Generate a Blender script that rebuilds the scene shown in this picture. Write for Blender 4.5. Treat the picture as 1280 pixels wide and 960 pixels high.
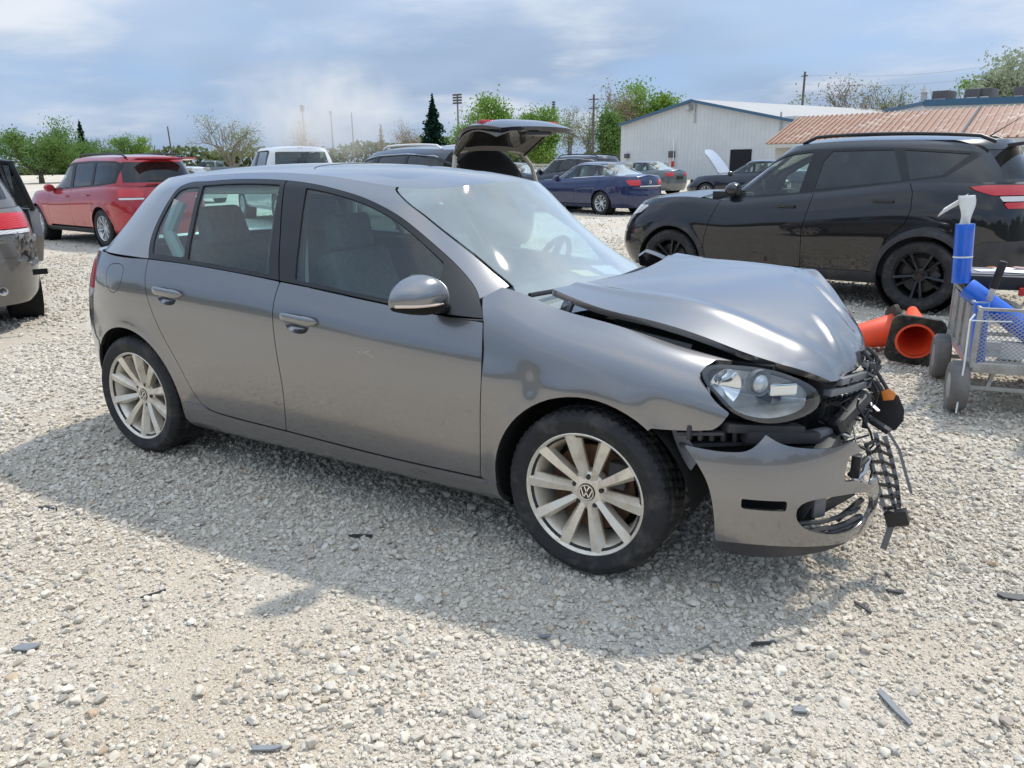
import bpy, bmesh, math, random
import numpy as np
from mathutils import Vector, Matrix, noise as mnoise

for _o in list(bpy.data.objects):
    bpy.data.objects.remove(_o)
scene = bpy.context.scene
COL = scene.collection
R = math.radians

# ------------------------------------------------------------------ camera
cam_d = bpy.data.cameras.new('camera')
cam = bpy.data.objects.new('camera', cam_d)
COL.objects.link(cam)
scene.camera = cam
CAM_POS = (1.1108, -3.2318, 1.4696)
CAM_YAW, CAM_PITCH, CAM_ROLL, CAM_F = 0.53676, -0.27618, -0.01166, 977.33
cam.location = CAM_POS
cam.rotation_mode = 'XYZ'
_fw = Vector((-math.sin(CAM_YAW)*math.cos(CAM_PITCH), math.cos(CAM_YAW)*math.cos(CAM_PITCH), math.sin(CAM_PITCH)))
_ri = Vector((math.cos(CAM_YAW), math.sin(CAM_YAW), 0))
_up = _ri.cross(_fw)
_r2 = math.cos(CAM_ROLL)*_ri + math.sin(CAM_ROLL)*_up
_u2 = -math.sin(CAM_ROLL)*_ri + math.cos(CAM_ROLL)*_up
cam.rotation_euler = Matrix((_r2, _u2, -_fw)).transposed().to_euler('XYZ')
cam_d.sensor_fit = 'HORIZONTAL'
cam_d.sensor_width = 36.0
cam_d.lens = CAM_F/1280*36.0
cam_d.clip_start = 0.05
cam_d.clip_end = 3000

# ------------------------------------------------------------------ sky and sun
SUN_DIR = Vector((0.18, 0.61, 1.0)).normalized()          # towards the sun
SUN_EL = math.asin(SUN_DIR.z)
SUN_AZ = math.atan2(SUN_DIR.x, SUN_DIR.y)                  # from +Y, clockwise
world = bpy.data.worlds.new('World')
scene.world = world
world.use_nodes = True
wn, wl = world.node_tree.nodes, world.node_tree.links
wn.clear()
w_out = wn.new('ShaderNodeOutputWorld')
w_bg = wn.new('ShaderNodeBackground')
w_bg.inputs['Strength'].default_value = 0.15
w_sky = wn.new('ShaderNodeTexSky')
w_sky.sky_type = 'NISHITA'
w_sky.sun_disc = False
w_sky.sun_elevation = SUN_EL
w_sky.sun_rotation = SUN_AZ
w_sky.air_density = 1.0
w_sky.dust_density = 1.0
w_sky.ozone_density = 1.5
# thin broken cloud: a flat layer overhead, so it crowds together towards the horizon
w_tc = wn.new('ShaderNodeTexCoord')
w_sep = wn.new('ShaderNodeSeparateXYZ'); wl.new(w_tc.outputs['Generated'], w_sep.inputs[0])
w_zz = wn.new('ShaderNodeMath'); w_zz.operation = 'MAXIMUM'; w_zz.inputs[1].default_value = 0.0; wl.new(w_sep.outputs['Z'], w_zz.inputs[0])
w_za = wn.new('ShaderNodeMath'); w_za.operation = 'ADD'; w_za.inputs[1].default_value = 0.16; wl.new(w_zz.outputs[0], w_za.inputs[0])
w_dx = wn.new('ShaderNodeMath'); w_dx.operation = 'DIVIDE'; wl.new(w_sep.outputs['X'], w_dx.inputs[0]); wl.new(w_za.outputs[0], w_dx.inputs[1])
w_dy = wn.new('ShaderNodeMath'); w_dy.operation = 'DIVIDE'; wl.new(w_sep.outputs['Y'], w_dy.inputs[0]); wl.new(w_za.outputs[0], w_dy.inputs[1])
w_cx = wn.new('ShaderNodeCombineXYZ'); wl.new(w_dx.outputs[0], w_cx.inputs['X']); wl.new(w_dy.outputs[0], w_cx.inputs['Y'])
def w_noise(scale, detail, rough, dist, off, sy=1.0):
    mp = wn.new('ShaderNodeMapping'); mp.inputs['Location'].default_value = off
    mp.inputs['Rotation'].default_value = (0, 0, CAM_YAW)
    mp.inputs['Scale'].default_value = (1, sy, 1)
    wl.new(w_cx.outputs[0], mp.inputs['Vector'])
    n = wn.new('ShaderNodeTexNoise'); n.inputs['Scale'].default_value = scale
    n.inputs['Detail'].default_value = detail; n.inputs['Roughness'].default_value = rough
    n.inputs['Distortion'].default_value = dist
    wl.new(mp.outputs[0], n.inputs['Vector'])
    return n.outputs['Fac']
def w_ramp(sock, stops):
    r = wn.new('ShaderNodeValToRGB'); wl.new(sock, r.inputs[0])
    e = r.color_ramp.elements
    while len(e) < len(stops): e.new(0.5)
    for el, (p, c) in zip(e, stops):
        el.position = p; el.color = c if len(c) == 4 else (*c, 1)
    r.color_ramp.interpolation = 'EASE'
    return r.outputs['Color']
def w_mix(fac, a, b, mode='MIX'):
    m = wn.new('ShaderNodeMix'); m.data_type = 'RGBA'; m.blend_type = mode
    m.inputs[0].default_value = 1.0
    for s, v in ((m.inputs[0], fac), (m.inputs[6], a), (m.inputs[7], b)):
        if hasattr(v, 'is_linked'): wl.new(v, s)
        else: s.default_value = v
    return m.outputs[2]
c_big = w_ramp(w_noise(0.42, 5.0, 0.52, 0.15, (3.1, 7.4, 0), 1.0), [(0.30, (0, 0, 0)), (0.56, (1, 1, 1))])
c_det = w_ramp(w_noise(0.95, 6.0, 0.55, 0.2, (1.7, 2.9, 4.0), 1.2), [(0.45, (0, 0, 0)), (0.72, (1, 1, 1))])
c_shade = w_ramp(w_noise(0.5, 4.0, 0.5, 0.1, (9.0, 1.0, 2.0), 1.2), [(0.36, (0, 0, 0)), (0.66, (1, 1, 1))])
SKY_BLUE = (1.70, 2.75, 4.7, 1)          # clear patches behind the cloud veil
SKY_GREY = (2.15, 2.85, 3.95, 1)          # thin grey cloud
SKY_WHITE = (4.7, 5.0, 5.45, 1)          # lit cloud
w_base = w_mix(0.8, w_sky.outputs[0], SKY_BLUE)
w_a = w_mix(c_big, w_base, w_mix(c_shade, SKY_GREY, (3.1, 3.85, 5.0, 1)))
w_b = w_mix(w_mix(1.0, c_det, c_big, 'MULTIPLY'), w_a, SKY_WHITE)
# sky brightened from the horizon to the zenith, added for more fill light
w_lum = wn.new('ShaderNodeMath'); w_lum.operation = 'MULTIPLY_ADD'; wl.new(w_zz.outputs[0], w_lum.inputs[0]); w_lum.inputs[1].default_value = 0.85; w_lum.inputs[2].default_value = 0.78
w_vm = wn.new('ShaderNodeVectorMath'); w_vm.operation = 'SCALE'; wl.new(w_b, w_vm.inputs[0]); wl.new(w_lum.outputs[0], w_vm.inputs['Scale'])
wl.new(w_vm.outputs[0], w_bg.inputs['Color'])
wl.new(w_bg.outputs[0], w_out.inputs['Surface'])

sun_d = bpy.data.lights.new('sun', 'SUN')
sun = bpy.data.objects.new('sun', sun_d)
COL.objects.link(sun)
sun_d.energy = 2.6
sun_d.angle = R(2.4)
sun_d.color = (1.0, 0.95, 0.87)
sun.rotation_euler = (-SUN_DIR).to_track_quat('-Z', 'Y').to_euler()

scene.view_settings.view_transform = 'Standard'
scene.view_settings.look = 'None'
scene.view_settings.exposure = 0.36
scene.view_settings.gamma = 1.0
scene.render.film_transparent = False
scene.cycles.max_bounces = 10
scene.cycles.diffuse_bounces = 3
scene.cycles.glossy_bounces = 4
scene.cycles.transparent_max_bounces = 14
scene.cycles.transmission_bounces = 6
scene.cycles.volume_bounces = 3
scene.cycles.use_denoising = True
# ------------------------------------------------------------------ materials
MATS = {}
def new_mat(name):
    m = bpy.data.materials.new(name); m.use_nodes = True
    m.node_tree.nodes.clear()
    MATS[name] = m
    return m, m.node_tree.nodes, m.node_tree.links
def tex_noise(n, l, scale, detail=4, rough=0.55, coord='Object', dist=0.0):
    tc = n.new('ShaderNodeTexCoord'); t = n.new('ShaderNodeTexNoise')
    t.inputs['Scale'].default_value = scale; t.inputs['Detail'].default_value = detail
    t.inputs['Roughness'].default_value = rough; t.inputs['Distortion'].default_value = dist
    l.new(tc.outputs[coord], t.inputs['Vector'])
    return t.outputs['Fac']
def ramp(n, l, sock, stops):
    r = n.new('ShaderNodeValToRGB'); l.new(sock, r.inputs[0])
    e = r.color_ramp.elements
    while len(e) < len(stops): e.new(0.5)
    for el, (p, c) in zip(e, stops):
        el.position = p; el.color = (*c, 1) if len(c) == 3 else c
    return r.outputs['Color']
def mixc(n, l, fac, a, b, mode='MIX'):
    m = n.new('ShaderNodeMix'); m.data_type = 'RGBA'; m.blend_type = mode
    for s, v in ((m.inputs[0], fac), (m.inputs[6], a), (m.inputs[7], b)):
        if hasattr(v, 'is_linked'): l.new(v, s)
        else: s.default_value = (*v, 1) if isinstance(v, tuple) and len(v) == 3 else v
    return m.outputs[2]
def pbr(name, col, rough=0.5, metal=0.0, coat=0.0, spec=0.5, var=0.0, vscale=8.0, bump=0.0, bscale=60.0, dirt=None, dscale=5.0, dlow=0.45, dhigh=0.7, sub=None):
    m, n, l = new_mat(name)
    o = n.new('ShaderNodeOutputMaterial'); b = n.new('ShaderNodeBsdfPrincipled')
    l.new(b.outputs[0], o.inputs[0])
    b.inputs['Roughness'].default_value = rough; b.inputs['Metallic'].default_value = metal
    b.inputs['Coat Weight'].default_value = coat; b.inputs['Coat Roughness'].default_value = 0.03
    b.inputs['Specular IOR Level'].default_value = spec
    src = None
    if var > 0:
        f = tex_noise(n, l, vscale, 5)
        src = ramp(n, l, f, [(0.3, tuple(c*(1-var) for c in col)), (0.7, tuple(min(1, c*(1+var)) for c in col))])
    if dirt:
        f = ramp(n, l, tex_noise(n, l, dscale, 7, 0.65), [(dlow, (0, 0, 0)), (dhigh, (1, 1, 1))])
        src = mixc(n, l, f, src if src else tuple(col), dirt)
        rr = ramp(n, l, f, [(0, (rough,)*3), (1, (min(1, rough+0.35),)*3)])
        l.new(rr, b.inputs['Roughness'])
    if src: l.new(src, b.inputs['Base Color'])
    else: b.inputs['Base Color'].default_value = (*col, 1)
    if bump > 0:
        bp = n.new('ShaderNodeBump'); bp.inputs['Strength'].default_value = bump; bp.inputs['Distance'].default_value = 0.01
        l.new(tex_noise(n, l, bscale, 4), bp.inputs['Height']); l.new(bp.outputs[0], b.inputs['Normal'])
    return m
def car_paint(name, col, metal=0.55, rough=0.36, dust=0.10, dustcol=(0.34, 0.31, 0.27), flake=True, coat=1.0):
    """clear-coated paint with a thin uneven film of road dust"""
    m, n, l = new_mat(name)
    o = n.new('ShaderNodeOutputMaterial'); b = n.new('ShaderNodeBsdfPrincipled')
    l.new(b.outputs[0], o.inputs[0])
    f = ramp(n, l, tex_noise(n, l, 3.0, 8, 0.68), [(0.35, (dust*0.25,)*3), (0.72, (dust*1.9,)*3)])
    c = mixc(n, l, f, tuple(col), tuple(dustcol))
    l.new(c, b.inputs['Base Color'])
    b.inputs['Metallic'].default_value = metal
    b.inputs['Roughness'].default_value = rough
    b.inputs['Coat Weight'].default_value = coat; b.inputs['Coat IOR'].default_value = 1.6
    b.inputs['Specular IOR Level'].default_value = 0.15
    cr = ramp(n, l, tex_noise(n, l, 2.2, 7, 0.6), [(0.3, (0.02,)*3), (0.75, (0.02+dust*0.9,)*3)])
    l.new(cr, b.inputs['Coat Roughness'])
    bp = n.new('ShaderNodeBump'); bp.inputs['Strength'].default_value = 0.015; bp.inputs['Distance'].default_value = 0.02
    l.new(tex_noise(n, l, 5.0, 2), bp.inputs['Height']); l.new(bp.outputs[0], b.inputs['Coat Normal'])
    return m
def glass(name, tint=(0.55, 0.66, 0.62), dust=0.06, dustcol=(0.6, 0.62, 0.6), ior=1.5, even=False, gain=1.75, rough=0.01):
    """tinted thin pane: transparent body, Fresnel mirror, a little dust"""
    m, n, l = new_mat(name)
    o = n.new('ShaderNodeOutputMaterial')
    tr = n.new('ShaderNodeBsdfTransparent'); tr.inputs[0].default_value = (*tint, 1)
    gl = n.new('ShaderNodeBsdfGlossy'); gl.inputs['Roughness'].default_value = rough
    df = n.new('ShaderNodeBsdfDiffuse'); df.inputs[0].default_value = (*dustcol, 1)
    r0 = ((ior-1)/(ior+1))**2                                  # Schlick reflectance, the same from either side of the pane
    lw = n.new('ShaderNodeLayerWeight'); lw.inputs['Blend'].default_value = 0.5
    pw = n.new('ShaderNodeMath'); pw.operation = 'POWER'; l.new(lw.outputs['Facing'], pw.inputs[0]); pw.inputs[1].default_value = 5.0
    f2 = n.new('ShaderNodeMath'); f2.operation = 'MULTIPLY_ADD'; l.new(pw.outputs[0], f2.inputs[0]); f2.inputs[1].default_value = 1-r0; f2.inputs[2].default_value = r0
    f3 = n.new('ShaderNodeMath'); f3.operation = 'MULTIPLY'; f3.use_clamp = True; l.new(f2.outputs[0], f3.inputs[0]); f3.inputs[1].default_value = gain
    m1 = n.new('ShaderNodeMixShader'); l.new(f3.outputs[0], m1.inputs[0]); l.new(tr.outputs[0], m1.inputs[1]); l.new(gl.outputs[0], m1.inputs[2])
    d = ramp(n, l, tex_noise(n, l, 4.0, 7, 0.6), [(0.3, (dust*(0.85 if even else 0.4),)*3), (0.75, (dust*(1.15 if even else 1.6),)*3)])
    m2 = n.new('ShaderNodeMixShader'); l.new(d, m2.inputs[0]); l.new(m1.outputs[0], m2.inputs[1]); l.new(df.outputs[0], m2.inputs[2])
    l.new(m2.outputs[0], o.inputs[0])
    return m
def lens(name, col, rough=0.08, alpha_t=0.0):
    """coloured plastic lamp lens with ribs"""
    m, n, l = new_mat(name)
    o = n.new('ShaderNodeOutputMaterial'); b = n.new('ShaderNodeBsdfPrincipled')
    b.inputs['Base Color'].default_value = (*col, 1); b.inputs['Roughness'].default_value = rough
    b.inputs['Coat Weight'].default_value = 1.0
    tc = n.new('ShaderNodeTexCoord'); w = n.new('ShaderNodeTexWave'); w.inputs['Scale'].default_value = 24; w.bands_direction = 'DIAGONAL'
    l.new(tc.outputs['Object'], w.inputs[0])
    bp = n.new('ShaderNodeBump'); bp.inputs['Strength'].default_value = 0.25; bp.inputs['Distance'].default_value = 0.01
    l.new(w.outputs['Fac'], bp.inputs['Height']); l.new(bp.outputs[0], b.inputs['Normal'])
    l.new(b.outputs[0], o.inputs[0])
    return m

# ------------------------------------------------------------------ object helpers
def link(o, parent=None):
    COL.objects.link(o)
    if parent is not None: o.parent = parent
    return o
def empty(name, loc=(0, 0, 0), rz=0.0, parent=None):
    o = bpy.data.objects.new(name, None); o.empty_display_size = 0.1
    o.location = loc; o.rotation_euler = (0, 0, rz)
    return link(o, parent)
def tag(o, label=None, cat=None, group=None, kind=None):
    if label: o['label'] = label
    if cat: o['category'] = cat
    if group: o['group'] = group
    if kind: o['kind'] = kind
    return o
def mesh_obj(name, verts, faces, mat=None, parent=None, smooth=False, normals=None, auto=None):
    me = bpy.data.meshes.new(name)
    me.from_pydata([tuple(map(float, v)) for v in verts] if not isinstance(verts, np.ndarray) else verts.tolist(), [], faces if isinstance(faces, list) else faces.tolist())
    if smooth:
        me.shade_smooth()
    if mat is not None: me.materials.append(MATS[mat] if isinstance(mat, str) else mat)
    if normals is not None:
        me.normals_split_custom_set_from_vertices([tuple(v) for v in normals])
    me.update()
    o = bpy.data.objects.new(name, me)
    if auto is not None:
        me.shade_smooth()
        me.set_sharp_from_angle(angle=R(auto))
    return link(o, parent)
class MB:
    """collects simple solids, then links them as one mesh object"""
    def __init__(self): self.v = []; self.f = []
    def add(self, V, F):
        k = len(self.v); self.v += [tuple(p) for p in V]; self.f += [tuple(i+k for i in f) for f in F]; return self
    def box(self, c, s, rot=None, taper=1.0):
        x, y, z = (a/2 for a in s)
        V = [(-x, -y, -z), (x, -y, -z), (x, y, -z), (-x, y, -z), (-x*taper, -y*taper, z), (x*taper, -y*taper, z), (x*taper, y*taper, z), (-x*taper, y*taper, z)]
        V = [Vector(p) for p in V]
        if rot is not None: V = [rot @ p for p in V]
        c = Vector(c)
        return self.add([p+c for p in V], [(3, 2, 1, 0), (4, 5, 6, 7), (0, 1, 5, 4), (1, 2, 6, 5), (2, 3, 7, 6), (3, 0, 4, 7)])
    def bar(self, a, b, w, h, up=(0, 0, 1)):
        a, b = Vector(a), Vector(b); d = (b-a); L = d.length; d.normalize()
        s = d.cross(Vector(up))
        if s.length < 1e-4: s = d.cross(Vector((1, 0, 0)))
        s.normalize(); u = s.cross(d)
        V = []
        for p in (a, b):
            for i, j in ((-1, -1), (1, -1), (1, 1), (-1, 1)): V.append(p+s*(w/2*i)+u*(h/2*j))
        return self.add(V, [(3, 2, 1, 0), (4, 5, 6, 7), (0, 1, 5, 4), (1, 2, 6, 5), (2, 3, 7, 6), (3, 0, 4, 7)])
    def tube(self, pts, r, n=8, cap=True):
        pts = [Vector(p) for p in pts]; m = len(pts)
        rr = r if hasattr(r, '__len__') else [r]*m
        prev = None; rings = []
        for i, p in enumerate(pts):
            d = (pts[min(i+1, m-1)]-pts[max(i-1, 0)])
            if d.length < 1e-9: d = Vector((0, 0, 1))
            d.normalize()
            if prev is None:
                s = d.cross(Vector((0, 0, 1)))
                if s.length < 1e-3: s = d.cross(Vector((1, 0, 0)))
            else:
                s = prev - d*prev.dot(d)
            s.normalize(); prev = s; u = d.cross(s)
            rings.append([p+(s*math.cos(2*math.pi*k/n)+u*math.sin(2*math.pi*k/n))*rr[i] for k in range(n)])
        V = [q for ring in rings for q in ring]; F = []
        for i in range(m-1):
            for k in range(n):
                F.append((i*n+k, i*n+(k+1) % n, (i+1)*n+(k+1) % n, (i+1)*n+k))
        if cap: F.append(tuple(range(n))[::-1]); F.append(tuple((m-1)*n+k for k in range(n)))
        return self.add(V, F)
    def prism(self, poly, axis, a, b):
        """extrude a 2D polygon along axis from a to b; poly in the two other axes (cyclic order)"""
        n = len(poly); V = []
        for t in (a, b):
            for p, q in poly:
                V.append({'x': (t, p, q), 'y': (p, t, q), 'z': (p, q, t)}[axis])
        F = [tuple(range(n)), tuple(range(2*n-1, n-1, -1))]
        F += [(i, i+n, (i+1) % n+n, (i+1) % n) for i in range(n)]
        return self.add(V, F)
    def lathe(self, prof, axis='y', n=32, c=(0, 0, 0), a0=0.0, a1=2*math.pi):
        full = abs(a1-a0-2*math.pi) < 1e-6
        m = n if full else n+1
        V = []
        for i in range(m):
            a = a0+(a1-a0)*i/n
            for r, h in prof:
                p = {'y': (r*math.cos(a), h, r*math.sin(a)), 'z': (r*math.cos(a), r*math.sin(a), h), 'x': (h, r*math.cos(a), r*math.sin(a))}[axis]
                V.append((p[0]+c[0], p[1]+c[1], p[2]+c[2]))
        k = len(prof); F = []
        for i in range(n):
            j = (i+1) % m
            for q in range(k-1): F.append((i*k+q, j*k+q, j*k+q+1, i*k+q+1))
        return self.add(V, F)
    def xf(self, M):
        self.v = [tuple(M @ Vector(p)) for p in self.v]; return self
    def build(self, name, mat, parent=None, auto=35, bevel=0.0, seg=2):
        me = bpy.data.meshes.new(name); me.from_pydata(self.v, [], self.f)
        bm = bmesh.new(); bm.from_mesh(me); bmesh.ops.recalc_face_normals(bm, faces=bm.faces)
        if bevel > 0:
            ed = [e for e in bm.edges if len(e.link_faces) == 2 and e.calc_face_angle(0) > R(30)]
            if ed: bmesh.ops.bevel(bm, geom=ed, offset=bevel, segments=seg, affect='EDGES', profile=0.6, clamp_overlap=True)
        bm.to_mesh(me); bm.free()
        me.materials.append(MATS[mat] if isinstance(mat, str) else mat)
        if auto: me.shade_smooth(); me.set_sharp_from_angle(angle=R(auto))
        return link(bpy.data.objects.new(name, me), parent)
def copy_tree(o, parent=None, loc=None, rz=None):
    c = o.copy(); link(c, parent)
    if loc is not None: c.location = loc
    if rz is not None: c.rotation_euler = (0, 0, rz)
    for ch in list(o.children): copy_tree(ch, c)
    return c

# ------------------------------------------------------------------ curves and surface panels
def spline(xs, ys):
    """natural cubic spline as a vectorised function (linear beyond its ends)"""
    x = np.asarray(xs, float); y = np.asarray(ys, float)
    if x[0] > x[-1]: x, y = x[::-1].copy(), y[::-1].copy()
    n = len(x); h = np.diff(x)
    A = np.eye(n); b = np.zeros(n)
    for i in range(1, n-1):
        A[i, i-1] = h[i-1]; A[i, i] = 2*(h[i-1]+h[i]); A[i, i+1] = h[i]
        b[i] = 6*((y[i+1]-y[i])/h[i]-(y[i]-y[i-1])/h[i-1])
    M = np.linalg.solve(A, b)
    s0 = (y[1]-y[0])/h[0]-h[0]*(2*M[0]+M[1])/6
    s1 = (y[-1]-y[-2])/h[-1]+h[-1]*(M[-2]+2*M[-1])/6
    def f(q):
        q = np.asarray(q, float); i = np.clip(np.searchsorted(x, q)-1, 0, n-2)
        a = x[i+1]-q; c = q-x[i]; H = h[i]
        r = (M[i]*a**3+M[i+1]*c**3)/(6*H)+(y[i]/H-M[i]*H/6)*a+(y[i+1]/H-M[i+1]*H/6)*c
        r = np.where(q < x[0], y[0]+s0*(q-x[0]), r)
        return np.where(q > x[-1], y[-1]+s1*(q-x[-1]), r)
    return f
def lin(xs, ys):
    x = np.asarray(xs, float); y = np.asarray(ys, float)
    if x[0] > x[-1]: x, y = x[::-1].copy(), y[::-1].copy()
    return lambda q: np.interp(q, x, y)
def path(*segs, closed=True, step=0.02):
    """outline from runs of points: inside a run the curve is smooth, between runs it has a corner"""
    out = []
    for s in segs:
        p = np.array(s, float)
        if len(p) < 3: out += p.tolist(); continue
        d = np.r_[0, np.cumsum(np.hypot(*np.diff(p, axis=0).T))]
        fx, fy = spline(d, p[:, 0]), spline(d, p[:, 1])
        q = np.linspace(0, d[-1], max(3, int(d[-1]/step)+1))
        out += np.stack([fx(q), fy(q)], 1).tolist()
    return np.array(out)
def sdf(Q, poly):
    """signed distance of points Q[N,2] to a polygon, positive inside"""
    Q = np.asarray(Q, float); P = np.asarray(poly, float); B = np.roll(P, -1, 0)
    best = np.full(len(Q), 1e18); ins = np.zeros(len(Q), bool)
    for a, b in zip(P, B):
        e = b-a; L = e@e
        if L < 1e-14: continue
        w = Q-a; t = np.clip((w@e)/L, 0, 1)
        d = w-t[:, None]*e; best = np.minimum(best, (d*d).sum(1))
        c = (a[1] > Q[:, 1]) != (b[1] > Q[:, 1])
        if c.any():
            xx = a[0]+(Q[:, 1]-a[1])/(b[1]-a[1] if b[1] != a[1] else 1e-12)*(b[0]-a[0])
            ins ^= c & (Q[:, 0] < xx)
    d = np.sqrt(best)
    return np.where(ins, d, -d)
def grid_normals(P):
    du = np.gradient(P, axis=0); dv = np.gradient(P, axis=1)
    n = np.cross(du, dv); L = np.linalg.norm(n, axis=2, keepdims=True); return n/np.maximum(L, 1e-12)
def clip_grid(P, C, outer=None, holes=(), gap=0.0, extra=None):
    """cut a panel out of a surface grid. P[nu,nv,3], C[nu,nv,2] clip coordinates. returns verts, normals, faces"""
    nu, nv = P.shape[:2]
    D = np.full(nu*nv, 1e9); Q = C.reshape(-1, 2)
    if outer is not None: D = np.minimum(D, sdf(Q, outer)-gap)
    for h in holes: D = np.minimum(D, -sdf(Q, h)-gap)
    if extra is not None: D = np.minimum(D, extra.reshape(-1))
    N = grid_normals(P).reshape(-1, 3); V = P.reshape(-1, 3)
    ins = D > 0
    idx = np.arange(nu*nv).reshape(nu, nv)
    quads = np.stack([idx[:-1, :-1], idx[1:, :-1], idx[1:, 1:], idx[:-1, 1:]], -1).reshape(-1, 4)
    cnt = ins[quads].sum(1)
    full = quads[cnt == 4]; part = quads[(cnt > 0) & (cnt < 4)]
    vid = -np.ones(nu*nv, int); used = np.unique(np.r_[full.ravel(), part.ravel()[ins[part.ravel()]]]) if len(full)+len(part) else np.array([], int)
    vid[used] = np.arange(len(used))
    verts = V[used].tolist(); norms = N[used].tolist()
    faces = [tuple(r) for r in vid[full].tolist()]
    cross = {}
    def cut(a, b):
        k = (a, b) if a < b else (b, a)
        if k not in cross:
            t = D[k[0]]/(D[k[0]]-D[k[1]])
            p = V[k[0]]*(1-t)+V[k[1]]*t; n = N[k[0]]*(1-t)+N[k[1]]*t
            cross[k] = len(verts); verts.append(p.tolist()); norms.append((n/np.linalg.norm(n)).tolist())
        return cross[k]
    for q in part.tolist():
        f = []
        for i in range(4):
            a, b = q[i], q[(i+1) % 4]
            if ins[a]: f.append(int(vid[a]))
            if ins[a] != ins[b]: f.append(cut(a, b))
        if len(f) >= 3: faces.append(tuple(f))
    return verts, norms, faces
def add_rim(verts, norms, faces, depth):
    """fold the free edge of a panel inwards so that it reads as sheet with thickness"""
    seen = {}
    for f in faces:
        for i in range(len(f)):
            a, b = f[i], f[(i+1) % len(f)]
            if (b, a) in seen: del seen[(b, a)]
            else: seen[(a, b)] = 1
    n0 = len(verts); top = {}; bot = {}; fn = []
    V = verts; new_f = []
    for a, b in seen:
        for k in (a, b):
            if k not in top:
                top[k] = len(V); V.append(list(V[k])); norms.append(list(norms[k]))
                bot[k] = len(V); V.append([V[k][i]-norms[k][i]*depth for i in range(3)]); norms.append(list(norms[k]))
        new_f.append((top[b], top[a], bot[a], bot[b]))
    acc = np.zeros((len(V), 3)); A = np.array(V)
    for f in new_f:
        n = np.cross(A[f[1]]-A[f[0]], A[f[2]]-A[f[0]])
        for k in f: acc[k] += n
    for k in list(top.values())+list(bot.values()):
        L = np.linalg.norm(acc[k]); norms[k] = (acc[k]/L).tolist() if L > 1e-12 else norms[k]
    return V, norms, faces+new_f
def panel(name, P, C, mat, parent, outer=None, holes=(), gap=0.0, offset=0.0, depth=0.012, extra=None, flip=False, mirror=False):
    """panel object from a surface grid; offset moves it along the surface normal, mirror makes the far-side twin"""
    if outer is not None:                                  # only the rows the outline can reach
        o = np.asarray(outer); lo, hi = o.min(0)-0.03, o.max(0)+0.03
        m = ((C >= lo) & (C <= hi)).all(2)
        iu = np.where(m.any(1))[0]; iv = np.where(m.any(0))[0]
        if not len(iu): return None
        a, b, c, d = max(iu[0]-1, 0), iu[-1]+2, max(iv[0]-1, 0), iv[-1]+2
        P = P[a:b, c:d]; C = C[a:b, c:d]; extra = None if extra is None else extra[a:b, c:d]
    if offset:
        P = P+grid_normals(P)*offset*(-1 if flip else 1)
    if flip:
        P = P[::-1]; C = C[::-1]; extra = None if extra is None else extra[::-1]
    v, n, f = clip_grid(P, C, outer, holes, gap, extra)
    if not f: return None
    if depth: v, n, f = add_rim(v, n, f, depth)
    if mirror:
        v = [(a, -b, c) for a, b, c in v]; n = [(a, -b, c) for a, b, c in n]; f = [t[::-1] for t in f]
    return mesh_obj(name, v, f, mat, parent, smooth=True, normals=n)
def strip_along(name, pts, w, h, mat, parent, n=8):
    return MB().tube(pts, w/2, n).build(name, mat, parent, auto=60)
def at(px, py, y=None, x=None, z=None):
    """point of the place seen at a photo position, on the plane y, x or z = const (for laying out measurements)"""
    d = _fw+_r2*((px-640)/CAM_F)+_u2*((480-py)/CAM_F); o = Vector(CAM_POS)
    t = (y-o.y)/d.y if y is not None else (x-o.x)/d.x if x is not None else (z-o.z)/d.z
    return tuple(o+d*t)
def far(px, py, dist):
    d = _fw+_r2*((px-640)/CAM_F)+_u2*((480-py)/CAM_F); h = math.hypot(d.x, d.y); return Vector(CAM_POS)+d*(dist/h)

def seat_at(px, dist, head, xl=0.0, yl=0.0):
    """rear-axle position of a car whose local point (xl, yl) stands at a bearing and distance"""
    q = far(px, 200, dist); h = math.radians(head)
    return (q.x-xl*math.cos(h)+yl*math.sin(h), q.y-xl*math.sin(h)-yl*math.cos(h))
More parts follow.
